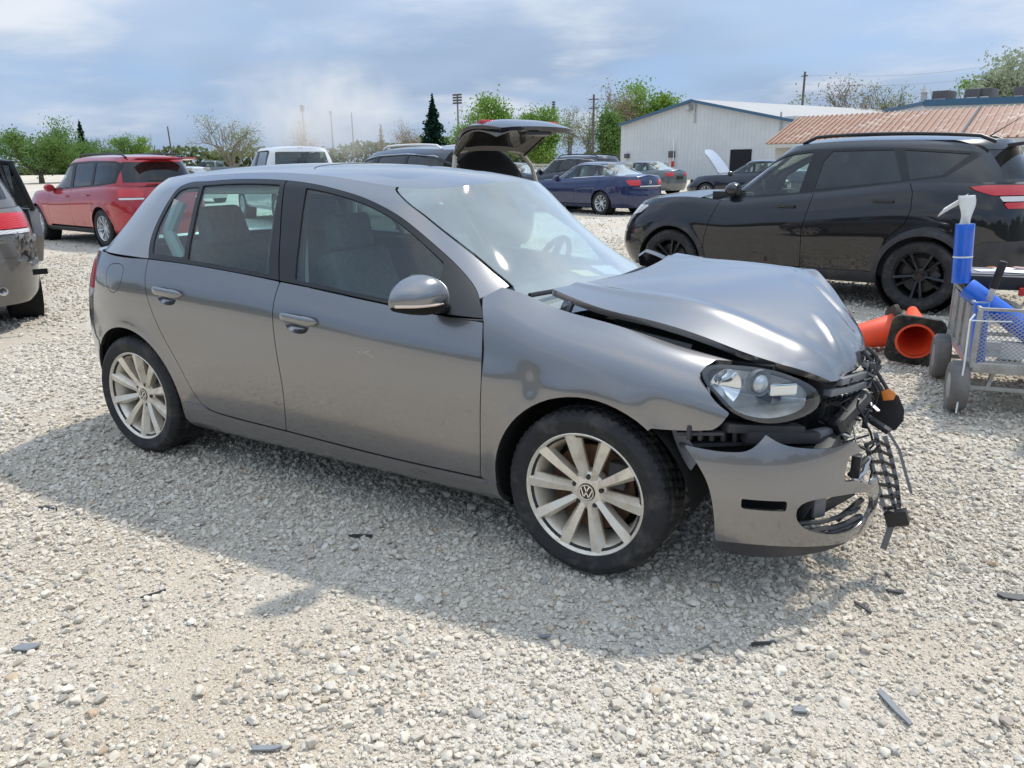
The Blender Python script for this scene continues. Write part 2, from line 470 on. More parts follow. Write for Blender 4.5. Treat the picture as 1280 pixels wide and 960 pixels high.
# ------------------------------------------------------------------ car shells
class Shell:
    """near half (y < 0) of a car body: stacked plan contours. lower(): sill to waist, upper(): waist to roof"""
    def __init__(s, **k):
        s.__dict__.update(k)
    def contour(s, xr, xf, w, xm, er, ef, N=1600):
        th = np.linspace(0, np.pi/2, N)
        c, q = np.cos(th), np.sin(th)
        # rear quarter from the rear centre to the widest point, then front quarter
        xa = xm-(xm-xr)*c**(2/er[0]); ya = w*q**(2/er[1])
        xb = xm+(xf-xm)*c[::-1]**(2/ef[0]); yb = w*q[::-1]**(2/ef[1])
        x = np.r_[xa, xb[1:]]; y = np.r_[ya, yb[1:]]
        d = np.r_[0, np.cumsum(np.hypot(np.diff(x), np.diff(y)))]; d /= d[-1]
        return x, y, d
    def half(s, x, w, xr, xf, xm, er, ef):
        X = np.where(x < xm, (xm-x)/(xm-xr), (x-xm)/(xf-xm)); X = np.clip(X, 0, 1)
        n = np.where(x < xm, er[0], ef[0]); m = np.where(x < xm, er[1], ef[1])
        return w*(1-X**n)**(1/m)
    def lower_y(s, x, z):
        v = (z-s.zs(x))/(s.zw(x)-s.zs(x))
        return s.half(x, s.W(v), s.xr(v), s.xf(v), s.xm, s.er, s.ef)+s.flare(x, z)
    def upper_y(s, x, z):
        y = np.full(np.shape(x), s.W2(0.5))
        for _ in range(12):
            t = (z-s.zb(x))/(s.roof(x, y)-s.zb(x))
            y = s.half(x, s.W2(np.clip(t, 0, 1)), s.xr2(t), s.xf2(t), s.xm2, s.er2, s.ef2)
        return y
    def flare(s, x, z):
        r = 0.0
        for wx in getattr(s, 'arches', ()):
            d = np.hypot(x-wx[0], z-wx[1])
            r = r+wx[3]*np.exp(-((d-wx[2])/0.045)**2)*(z > wx[1]-0.15)
        return r
    def lower(s, us, vs):
        P = np.zeros((len(us), len(vs), 3))
        for j, v in enumerate(vs):
            x, y, d = s.contour(float(s.xr(v)), float(s.xf(v)), float(s.W(v)), s.xm, s.er, s.ef)
            X, Y = np.interp(us, d, x), np.interp(us, d, y)
            Z = s.zs(X)+(s.zw(X)-s.zs(X))*v
            P[:, j, 0] = X; P[:, j, 1] = -(Y+s.flare(X, Z)*np.clip(Y/s.W(v)*1.2, 0, 1)); P[:, j, 2] = Z
        return P
    def upper(s, us, ts):
        P = np.zeros((len(us), len(ts), 3))
        for j, t in enumerate(ts):
            x, y, d = s.contour(float(s.xr2(t)), float(s.xf2(t)), float(s.W2(t)), s.xm2, s.er2, s.ef2)
            X, Y = np.interp(us, d, x), np.interp(us, d, y)
            P[:, j, 0] = X; P[:, j, 1] = -Y; P[:, j, 2] = s.zb(X)+(s.roof(X, Y)-s.zb(X))*t
        return P
    def cap(s, us, ns, which='upper'):
        """surface that closes the top: the roof above upper(), hood and deck above lower()"""
        if which == 'upper': x, y, d = s.contour(float(s.xr2(1.0)), float(s.xf2(1.0)), float(s.W2(1.0)), s.xm2, s.er2, s.ef2)
        else: x, y, d = s.contour(float(s.xr(1.0)), float(s.xf(1.0)), float(s.W(1.0)), s.xm, s.er, s.ef)
        X, Y = np.interp(us, d, x), np.interp(us, d, y)
        q = 1-np.linspace(0, 1, ns)**1.0
        P = np.zeros((len(us), ns, 3))
        P[:, :, 0] = X[:, None]; P[:, :, 1] = -Y[:, None]*q[None]
        if which == 'upper': P[:, :, 2] = s.roof(X[:, None]+0*q[None], np.abs(P[:, :, 1]))
        else: P[:, :, 2] = s.zw(X)[:, None]+s.crown(X)[:, None]*(1-q[None]**2)
        return P
XZ = lambda P: P[:, :, [0, 2]]
YZ = lambda P: P[:, :, [1, 2]]
XY = lambda P: P[:, :, [0, 1]]
# ------------------------------------------------------------------ the grey hatchback: shell
WHEELBASE = 2.578; HUB_Z = 0.316
_zc = spline([-3.15, -3.0, -2.6, -2.3, -2.0, -1.45, -1.0, -0.8, -0.5, -0.2], [1.372, 1.400, 1.450, 1.470, 1.478, 1.467, 1.425, 1.385, 1.27, 1.12])
_drop = spline([-3.1, -2.4, -1.6, -1.3, -1.0, -0.8, -0.4], [0.065, 0.055, 0.045, 0.056, 0.072, 0.074, 0.07])
G = Shell(
    zs=lin([-3.4, -2.6, -0.4, 0.9], [0.21, 0.20, 0.19, 0.19]),
    zw=spline([-3.3, -2.8, -2.38, -2.1, -1.8, -1.4, -1.13, -0.9, -0.64, -0.43, -0.1, 0.3, 0.8], [1.045, 1.046, 1.040, 1.030, 1.013, 0.983, 0.959, 0.937, 0.916, 0.903, 0.885, 0.86, 0.80]),
    W=spline([0, 0.04, 0.10, 0.2, 0.38, 0.58, 0.72, 0.82, 0.90, 0.96, 1.0], [0.800, 0.835, 0.856, 0.868, 0.881, 0.887, 0.884, 0.876, 0.862, 0.848, 0.838]),
    xr=spline([0, 0.2, 0.4, 0.55, 0.8, 1.0], [-3.20, -3.30, -3.32, -3.315, -3.265, -3.20]), xf=lambda v: 0.86+0*np.asarray(v, float),
    xm=-1.2, er=(9.0, 2.4), ef=(8.0, 2.5), arches=[(0.0, HUB_Z, 0.365, 0.010), (-WHEELBASE, HUB_Z, 0.365, 0.008)],
    zb=spline([-3.3, -2.8, -2.38, -2.1, -1.8, -1.4, -1.13, -0.9, -0.64, -0.43, -0.1], [1.045, 1.046, 1.040, 1.030, 1.013, 0.983, 0.959, 0.937, 0.916, 0.905, 0.92]),
    roof=lambda x, y: _zc(x)-_drop(x)*(np.abs(y)/0.55)**2.4,
    W2=spline([0, 0.25, 0.5, 0.75, 0.87, 0.94, 1.0], [0.838, 0.791, 0.731, 0.664, 0.626, 0.594, 0.535]),
    xr2=spline([0, 0.4, 0.75, 1.0], [-3.17, -3.06, -2.96, -2.86]), xf2=spline([0, 0.25, 0.5, 0.75, 1.0], [-0.10, -0.30, -0.485, -0.655, -0.80]),
    xm2=-1.7, er2=(6.0, 2.25), ef2=(7.0, 2.6))
# ------------------------------------------------------------------ the gravel lot
def gravel_material(name):
    m, n, l = new_mat(name)
    o = n.new('ShaderNodeOutputMaterial'); b = n.new('ShaderNodeBsdfPrincipled'); l.new(b.outputs[0], o.inputs[0])
    b.inputs['Roughness'].default_value = 0.95; b.inputs['Specular IOR Level'].default_value = 0.2
    tc = n.new('ShaderNodeTexCoord')
    def voro(scale, feature='F1'):
        v = n.new('ShaderNodeTexVoronoi'); v.inputs['Scale'].default_value = scale; v.feature = feature
        l.new(tc.outputs['Object'], v.inputs['Vector']); return v
    big, small, edge, edge2 = voro(62), voro(150), voro(62, 'DISTANCE_TO_EDGE'), voro(150, 'DISTANCE_TO_EDGE')
    stone = ramp(n, l, big.outputs['Color'], [(0.1, (0.44, 0.405, 0.345)), (0.45, (0.60, 0.56, 0.49)), (0.8, (0.70, 0.67, 0.60)), (1.0, (0.50, 0.48, 0.45))])
    grit = ramp(n, l, small.outputs['Color'], [(0.1, (0.45, 0.385, 0.30)), (0.5, (0.59, 0.52, 0.42)), (0.9, (0.68, 0.62, 0.525))])
    f = ramp(n, l, tex_noise(n, l, 0.55, 6, 0.62), [(0.42, (0, 0, 0)), (0.62, (1, 1, 1))])
    c = mixc(n, l, f, grit, stone)
    # packed tan dirt where tyres have cleared the stones
    sp = n.new('ShaderNodeSeparateXYZ'); l.new(tc.outputs['Object'], sp.inputs[0])
    for cx, cy, r_ in ((-0.75, -1.98, 0.75), (-1.5, -1.75, 0.8), (1.2, -0.85, 0.7), (-0.25, -2.1, 0.45)):
        vd = n.new('ShaderNodeVectorMath'); vd.operation = 'DISTANCE'; l.new(tc.outputs['Object'], vd.inputs[0]); vd.inputs[1].default_value = (cx, cy, 0)
        ad = n.new('ShaderNodeMath'); ad.operation = 'MULTIPLY_ADD'; l.new(tex_noise(n, l, 3.5, 5, 0.6), ad.inputs[0]); ad.inputs[1].default_value = 0.7; l.new(vd.outputs['Value'], ad.inputs[2])
        c = mixc(n, l, ramp(n, l, ad.outputs[0], [(0.45*r_+0.25, (0.6, 0.6, 0.6)), (min(0.99, r_+0.3), (0, 0, 0))]), c, mixc(n, l, 0.55, grit, (0.55, 0.455, 0.335)))
    e = ramp(n, l, edge.outputs['Distance'], [(0.0, (0.84, 0.82, 0.80)), (0.12, (1, 1, 1))])
    c = mixc(n, l, 0.7, c, mixc(n, l, 1.0, c, e, 'MULTIPLY'))
    stain = ramp(n, l, tex_noise(n, l, 0.23, 5, 0.6), [(0.35, (0.86, 0.84, 0.80)), (0.6, (1.04, 1.03, 1.02))])
    c = mixc(n, l, 1.0, c, stain, 'MULTIPLY')
    l.new(c, b.inputs['Base Color'])
    h = n.new('ShaderNodeMath'); h.operation = 'ADD'
    h1 = ramp(n, l, edge.outputs['Distance'], [(0.0, (0, 0, 0)), (0.35, (1, 1, 1))]); h2 = ramp(n, l, edge2.outputs['Distance'], [(0.0, (0, 0, 0)), (0.35, (0.4, 0.4, 0.4))])
    l.new(h1, h.inputs[0]); l.new(h2, h.inputs[1])
    bp = n.new('ShaderNodeBump'); bp.inputs['Strength'].default_value = 0.7; bp.inputs['Distance'].default_value = 0.007
    l.new(h.outputs[0], bp.inputs['Height']); l.new(bp.outputs[0], b.inputs['Normal'])
    return m
gravel_material('gravel_ground')
def pebble_material(name, stops):
    m, n, l = new_mat(name)
    o = n.new('ShaderNodeOutputMaterial'); b = n.new('ShaderNodeBsdfPrincipled'); l.new(b.outputs[0], o.inputs[0])
    b.inputs['Roughness'].default_value = 0.9; b.inputs['Specular IOR Level'].default_value = 0.25
    oi = n.new('ShaderNodeObjectInfo')
    c = ramp(n, l, oi.outputs['Random'], stops)
    f = ramp(n, l, tex_noise(n, l, 2.2, 5, 0.7), [(0.3, (0.82, 0.80, 0.77)), (0.7, (1.06, 1.06, 1.06))])
    l.new(mixc(n, l, 1.0, c, f, 'MULTIPLY'), b.inputs['Base Color'])
    return m
pebble_material('pebble', [(0.0, (0.59, 0.525, 0.425)), (0.25, (0.68, 0.625, 0.53)), (0.5, (0.62, 0.555, 0.45)), (0.72, (0.73, 0.68, 0.59)), (0.88, (0.50, 0.45, 0.38)), (0.96, (0.36, 0.34, 0.315)), (1.0, (0.56, 0.43, 0.29))])

def ground_z(x, y):
    return 0.014*np.sin(x*1.7+0.6*y)*np.cos(y*1.3-0.5*x)-0.008
xs = np.unique(np.r_[np.linspace(-12, 6, 121), -12-np.geomspace(0.5, 900, 24), 6+np.geomspace(0.5, 900, 24)])
ys = np.unique(np.r_[np.linspace(-5, 12, 115), -5-np.geomspace(0.5, 600, 20), 12+np.geomspace(0.5, 1200, 24)])
gx, gy = np.meshgrid(xs, ys, indexing='ij')
fade = np.clip(1-(np.hypot(gx+1, gy-1)-8)/6, 0, 1)
gz = ground_z(gx, gy)*fade-0.006
idx = np.arange(gx.size).reshape(gx.shape)
F = np.stack([idx[:-1, :-1], idx[1:, :-1], idx[1:, 1:], idx[:-1, 1:]], -1).reshape(-1, 4)
g = mesh_obj('ground', np.stack([gx, gy, gz], -1).reshape(-1, 3), F, 'gravel_ground', None, smooth=True)
tag(g, kind='structure')

# loose stones: crushed angular limestone, one object, drawn as instances
PEB = bpy.data.collections.new('pebble_shapes')
rs = np.random.RandomState(7)
for k in range(12):
    bm = bmesh.new()
    ax = np.array([1.0, rs.uniform(0.62, 0.95), rs.uniform(0.42, 0.75)])
    for p in rs.normal(size=(15, 3)):
        p = p/np.linalg.norm(p)*rs.uniform(0.82, 1.05); bm.verts.new(tuple(p*ax*0.5))
    r_ = bmesh.ops.convex_hull(bm, input=bm.verts)
    bmesh.ops.delete(bm, geom=[v for v in bm.verts if not v.link_faces], context='VERTS')
    bmesh.ops.bevel(bm, geom=list(bm.edges), offset=0.045, segments=1, affect='EDGES', clamp_overlap=True)
    bmesh.ops.recalc_face_normals(bm, faces=bm.faces)
    me = bpy.data.meshes.new('pebble_shape'); bm.to_mesh(me); bm.free()
    me.shade_smooth(); me.set_sharp_from_angle(angle=R(26)); me.materials.append(MATS['pebble'])
    PEB.objects.link(bpy.data.objects.new('pebble_shape', me))
def smooth_noise(x, y, s, seed):
    r = np.random.RandomState(seed); n = 64; t = r.rand(n, n)
    u, v = x*s+100, y*s+100
    i, j = np.floor(u).astype(int), np.floor(v).astype(int); fu, fv = u-i, v-j
    fu, fv = fu*fu*(3-2*fu), fv*fv*(3-2*fv)
    T = lambda a, b: t[a % n, b % n]
    return (T(i, j)*(1-fu)+T(i+1, j)*fu)*(1-fv)+(T(i, j+1)*(1-fu)+T(i+1, j+1)*fu)*fv
def stone_cover(x, y):
    """share of the ground hidden under loose stones: bare, dusty tracks between them"""
    q = 0.5*smooth_noise(x, y, 1.1, 1)+0.3*smooth_noise(x, y, 2.7, 2)+0.2*smooth_noise(x, y, 6.0, 3)
    q = np.clip((q-0.29)/0.20, 0.14, 1)
    for cx, cy, r_, k in ((-0.75, -1.98, 0.55, 0.78), (-1.5, -1.75, 0.6, 0.55), (1.25, -0.75, 0.42, 0.7), (0.95, -1.25, 0.42, 0.5), (-0.25, -2.1, 0.3, 0.4), (-0.3, -1.2, 0.6, 0.35), (2.1, -0.2, 0.6, 0.45)):
        q = q*(1-k*np.exp(-((x-cx)**2+(y-cy)**2)/(r_*r_)))
    for cx, cy, r_ in ((-0.15, -1.75, 0.45), (0.55, -1.45, 0.3), (1.2, 0.3, 0.9), (-2.6, -1.0, 0.8), (0.3, -0.9, 0.3)):
        q = np.maximum(q, 1.0*np.exp(-((x-cx)**2+(y-cy)**2)/(r_*r_)))
    return q
camv = np.array(CAM_POS)
def in_view(x, y, margin=0.42):
    d = np.stack([x-camv[0], y-camv[1], -camv[2]+0*x], -1)
    z = d@np.array(_fw); u = d@np.array(_r2)/np.maximum(z, 1e-6)*CAM_F/640; v = d@np.array(_u2)/np.maximum(z, 1e-6)*CAM_F/480
    return (z > 0.2) & (np.abs(u) < 1+margin) & (np.abs(v) < 1+margin)
pts = []; sc = []
for r0, r1, dens, smin, smax, sig in ((0, 4.2, 6500, 0.007, 0.048, 0.44), (4.2, 8.0, 2000, 0.014, 0.050, 0.38), (8.0, 16.0, 330, 0.026, 0.06, 0.3), (16.0, 30.0, 50, 0.04, 0.08, 0.25), (0, 3.5, 8000, 0.005, 0.013, 0.3)):
    n = int(dens*(2*r1+2)*(2*r1+2)*0.5)
    n = int(dens*4*r1*r1)
    x = camv[0]+rs.uniform(-r1, r1, n); y = camv[1]+rs.uniform(-r1, r1, n)
    d = np.hypot(x-camv[0], y-camv[1])
    k = (d >= r0) & (d < r1) & in_view(x, y)
    x, y = x[k], y[k]
    k = rs.rand(len(x)) < (stone_cover(x, y) if smax > 0.02 else stone_cover(x, y)**0.35); x, y = x[k], y[k]
    s = np.clip(np.exp(rs.normal(np.log(0.0075 if smax < 0.02 else 0.0160 if r1 < 5 else 0.0225 if r1 < 9 else 0.036), sig, len(x))), smin, smax)
    f_ = np.clip(1-(np.hypot(x+1, y-1)-8)/6, 0, 1)
    pts.append(np.stack([x, y, ground_z(x, y)*f_-0.006+s*rs.uniform(0.0, 0.26, len(x))], 1)); sc.append(s)
pts = np.concatenate(pts); sc = np.concatenate(sc)
print('stones', len(pts))
me = bpy.data.meshes.new('gravel'); me.from_pydata(pts.tolist(), [], [])
a = me.attributes.new('stone_size', 'FLOAT', 'POINT'); a.data.foreach_set('value', sc.astype(np.float32))
a = me.attributes.new('stone_turn', 'FLOAT_VECTOR', 'POINT'); a.data.foreach_set('vector', np.stack([rs.normal(0, 0.35, len(pts)), rs.normal(0, 0.35, len(pts)), rs.uniform(0, 6.28, len(pts))], 1).astype(np.float32).ravel())
a = me.attributes.new('stone_kind', 'INT', 'POINT'); a.data.foreach_set('value', rs.randint(0, 12, len(pts)).astype(np.int32))
gravel = link(bpy.data.objects.new('gravel', me)); tag(gravel, 'pale crushed limestone gravel spread over the lot', 'gravel', kind='stuff')
ng = bpy.data.node_groups.new('scatter_stones', 'GeometryNodeTree')
ng.interface.new_socket('Geometry', in_out='INPUT', socket_type='NodeSocketGeometry'); ng.interface.new_socket('Geometry', in_out='OUTPUT', socket_type='NodeSocketGeometry')
N, Lk = ng.nodes, ng.links
gi, go = N.new('NodeGroupInput'), N.new('NodeGroupOutput')
ip = N.new('GeometryNodeInstanceOnPoints'); ci = N.new('GeometryNodeCollectionInfo')
ci.inputs['Collection'].default_value = PEB; ci.inputs['Separate Children'].default_value = True; ci.inputs['Reset Children'].default_value = True
def named(nm, t):
    q = N.new('GeometryNodeInputNamedAttribute'); q.data_type = t; q.inputs['Name'].default_value = nm; return q.outputs['Attribute']
Lk.new(gi.outputs[0], ip.inputs['Points']); Lk.new(ci.outputs[0], ip.inputs['Instance']); ip.inputs['Pick Instance'].default_value = True
Lk.new(named('stone_kind', 'INT'), ip.inputs['Instance Index']); Lk.new(named('stone_turn', 'FLOAT_VECTOR'), ip.inputs['Rotation']); Lk.new(named('stone_size', 'FLOAT'), ip.inputs['Scale'])
Lk.new(ip.outputs[0], go.inputs[0])
md = gravel.modifiers.new('stones', 'NODES'); md.node_group = ng
# ------------------------------------------------------------------ the grey hatchback: front surfaces
def plan_surface(plan, zs, ns, bulge=lambda z: 0*z, lean=0.0, z0=0.0):
    """wall standing on a plan curve; bulge(z) and lean push it out along the plan normal. returns P, (s, z) coords"""
    p = np.array(plan, float); d = np.r_[0, np.cumsum(np.hypot(*np.diff(p, axis=0).T))]
    fx, fy = spline(d, p[:, 0]), spline(d, p[:, 1])
    s = np.linspace(0, d[-1], ns); x, y = fx(s), fy(s)
    tx, ty = np.gradient(x), np.gradient(y); L = np.hypot(tx, ty); nx, ny = ty/L, -tx/L
    off = bulge(zs)+lean*(zs-z0)
    P = np.zeros((ns, len(zs), 3))
    P[:, :, 0] = x[:, None]+nx[:, None]*off[None]; P[:, :, 1] = y[:, None]+ny[:, None]*off[None]; P[:, :, 2] = zs[None]
    C = np.zeros((ns, len(zs), 2)); C[:, :, 0] = s[:, None]; C[:, :, 1] = zs[None]
    return P, C
BUMPER_PLAN = [(0.30, -0.868), (0.42, -0.855), (0.55, -0.825), (0.67, -0.77), (0.775, -0.68), (0.85, -0.57), (0.895, -0.44), (0.92, -0.28), (0.93, -0.10), (0.932, 0.10)]
def bumper_surface(ns=170, nz=110):
    zs = np.linspace(0.10, 0.70, nz)
    return plan_surface(BUMPER_PLAN, zs, ns, bulge=spline([0.10, 0.17, 0.24, 0.32, 0.42, 0.52, 0.60, 0.70], [-0.055, -0.02, 0.0, 0.012, 0.012, 0.0, -0.02, -0.06]))
LAMP_PLAN = [(0.33, -0.835), (0.42, -0.815), (0.52, -0.765), (0.61, -0.695), (0.69, -0.60), (0.745, -0.50), (0.78, -0.40)]
def lamp_surface(ns=110, nz=90):
    zs = np.linspace(0.55, 0.90, nz)
    return plan_surface(LAMP_PLAN, zs, ns, bulge=spline([0.55, 0.62, 0.70, 0.78, 0.85, 0.90], [-0.010, 0.012, 0.012, -0.012, -0.055, -0.10]))
def net_surface(rows, nu, nv):
    """smooth surface through a net of points rows[i][j]"""
    A = np.array(rows, float); n, m = A.shape[:2]
    B = np.zeros((nu, m, 3)); q = np.linspace(0, n-1, nu); r = np.linspace(0, m-1, nv)
    for j in range(m):
        for k in range(3): B[:, j, k] = spline(np.arange(n), A[:, j, k])(q)
    C = np.zeros((nu, nv, 3))
    for i in range(nu):
        for k in range(3): C[i, :, k] = spline(np.arange(m), B[i, :, k])(r)
    return C
HOOD_NET = [  # rear to front, near side to far side
    [(-0.250, -0.645, 1.012), (-0.225, -0.36, 1.004), (-0.175, 0.0, 1.002), (-0.185, 0.36, 1.014), (-0.205, 0.625, 1.020)],
    [(-0.055, -0.662, 0.962), (-0.02, -0.37, 0.992), (0.02, 0.0, 1.012), (0.02, 0.36, 1.018), (0.02, 0.620, 0.998)],
    [(0.110, -0.667, 0.938), (0.15, -0.37, 0.982), (0.19, 0.0, 1.006), (0.20, 0.36, 1.014), (0.20, 0.610, 0.990)],
    [(0.300, -0.665, 0.903), (0.34, -0.37, 0.948), (0.375, 0.0, 0.982), (0.38, 0.35, 1.000), (0.38, 0.585, 0.980)],
    [(0.480, -0.640, 0.846), (0.52, -0.36, 0.890), (0.545, 0.0, 0.938), (0.525, 0.33, 0.970), (0.505, 0.540, 0.955)],
    [(0.600, -0.595, 0.808), (0.645, -0.34, 0.842), (0.670, 0.0, 0.884), (0.625, 0.30, 0.905), (0.575, 0.490, 0.885)],
    [(0.690, -0.535, 0.772), (0.735, -0.31, 0.790), (0.755, 0.0, 0.812), (0.695, 0.26, 0.825), (0.635, 0.440, 0.805)],
    [(0.735, -0.480, 0.735), (0.775, -0.28, 0.735), (0.785, 0.0, 0.748), (0.725, 0.22, 0.755), (0.665, 0.400, 0.735)],
]
FENDER_SECTIONS = {  # x: upper (y, z) points from the flank over to the hood gap
    -0.50: [(0.862, 0.80), (0.850, 0.862), (0.834, 0.912), (0.800, 0.962), (0.745, 1.022)],
    -0.40: [(0.864, 0.79), (0.851, 0.855), (0.832, 0.912), (0.795, 0.965), (0.738, 1.017)],
    -0.30: [(0.868, 0.78), (0.852, 0.852), (0.826, 0.907), (0.782, 0.952), (0.722, 0.990)],
    -0.20: [(0.872, 0.77), (0.853, 0.843), (0.820, 0.894), (0.772, 0.930), (0.714, 0.956)],
    0.00: [(0.874, 0.755), (0.851, 0.820), (0.812, 0.868), (0.764, 0.898), (0.706, 0.918)],
    0.20: [(0.862, 0.735), (0.836, 0.795), (0.796, 0.836), (0.750, 0.860), (0.696, 0.874)],
    0.38: [(0.832, 0.715), (0.803, 0.768), (0.763, 0.803), (0.721, 0.824), (0.678, 0.835)],
    0.52: [(0.780, 0.695), (0.750, 0.742), (0.714, 0.774), (0.680, 0.794), (0.645, 0.804)],
}
def fender_surface(nx=130, nv=120):
    xs = np.linspace(-0.49, 0.515, nx); keys = sorted(FENDER_SECTIONS)
    up = [[spline(keys, [FENDER_SECTIONS[k][i][c] for k in keys]) for c in (0, 1)] for i in range(5)]
    P = np.zeros((nx, nv, 3))
    for a, x in enumerate(xs):
        zl = np.linspace(0.19, float(up[0][1](x))-0.09, 9)
        yl = G.lower_y(np.full(9, x), zl)
        pts = np.array([(y, z) for y, z in zip(yl, zl)]+[(float(u[0](x)), float(u[1](x))) for u in up])
        d = np.r_[0, np.cumsum(np.hypot(*np.diff(pts, axis=0).T))]; q = np.linspace(0, d[-1], nv)
        P[a, :, 0] = x; P[a, :, 1] = -spline(d, pts[:, 0])(q); P[a, :, 2] = spline(d, pts[:, 1])(q)
    return P
# ------------------------------------------------------------------ shared materials
car_paint('paint_grey', (0.232, 0.228, 0.230), metal=0.84, rough=0.25, dust=0.035)
pbr('trim_black', (0.012, 0.012, 0.013), rough=0.42, var=0.2)
pbr('trim_gloss', (0.010, 0.010, 0.011), rough=0.14, coat=0.4)
pbr('plastic_dark', (0.035, 0.035, 0.038), rough=0.55, var=0.25, dirt=(0.10, 0.09, 0.08), dscale=6, dlow=0.5, dhigh=0.85)
pbr('plastic_grey', (0.16, 0.165, 0.175), rough=0.5, var=0.15)
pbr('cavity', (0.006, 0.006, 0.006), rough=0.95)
pbr('rubber', (0.016, 0.016, 0.017), rough=0.72, var=0.25, vscale=18, dirt=(0.13, 0.115, 0.10), dscale=11, dlow=0.50, dhigh=0.85, bump=0.15, bscale=220)
pbr('alloy', (0.78, 0.72, 0.61), rough=0.34, metal=0.45, dirt=(0.45, 0.33, 0.21), dscale=15, dlow=0.46, dhigh=0.9)
pbr('alloy_clean', (0.62, 0.63, 0.64), rough=0.3, metal=0.7, var=0.05)
pbr('rusty_disc', (0.14, 0.075, 0.045), rough=0.7, metal=0.5, var=0.4, vscale=22)
pbr('bolt_steel', (0.05, 0.05, 0.055), rough=0.4, metal=0.7)
pbr('chrome', (0.80, 0.80, 0.82), rough=0.08, metal=1.0)
pbr('silver_trim', (0.55, 0.55, 0.56), rough=0.3, metal=0.8)
pbr('seat_cloth', (0.10, 0.11, 0.112), rough=0.9, var=0.2, vscale=40)
pbr('interior_pale', (0.42, 0.41, 0.38), rough=0.8, var=0.08)
pbr('interior_dark', (0.03, 0.031, 0.033), rough=0.75, var=0.2)
pbr('amber', (0.75, 0.22, 0.03), rough=0.25, coat=0.6)
pbr('yellow_paper', (0.85, 0.75, 0.28), rough=0.8)
pbr('white_paper', (0.80, 0.80, 0.78), rough=0.8, var=0.05)
pbr('sunroof', (0.10, 0.10, 0.105), rough=0.10, metal=0.75, coat=1.0)
glass('glass_side', (0.66, 0.88, 0.86), dust=0.015)
glass('glass_screen', (0.74, 0.88, 0.86), dust=0.33, dustcol=(0.68, 0.76, 0.76), ior=1.55, even=True, gain=2.6, rough=0.035)  # pale veil: dust plus sky reflection put into the colour
glass('glass_dark', (0.035, 0.042, 0.048), dust=0.03)
glass('lamp_glass', (0.92, 0.94, 0.94), dust=0.03)
lens('lens_red', (0.60, 0.016, 0.02))
lens('lens_white', (0.75, 0.72, 0.70))
pbr('indicator', (0.80, 0.62, 0.48), rough=0.15, coat=0.8)

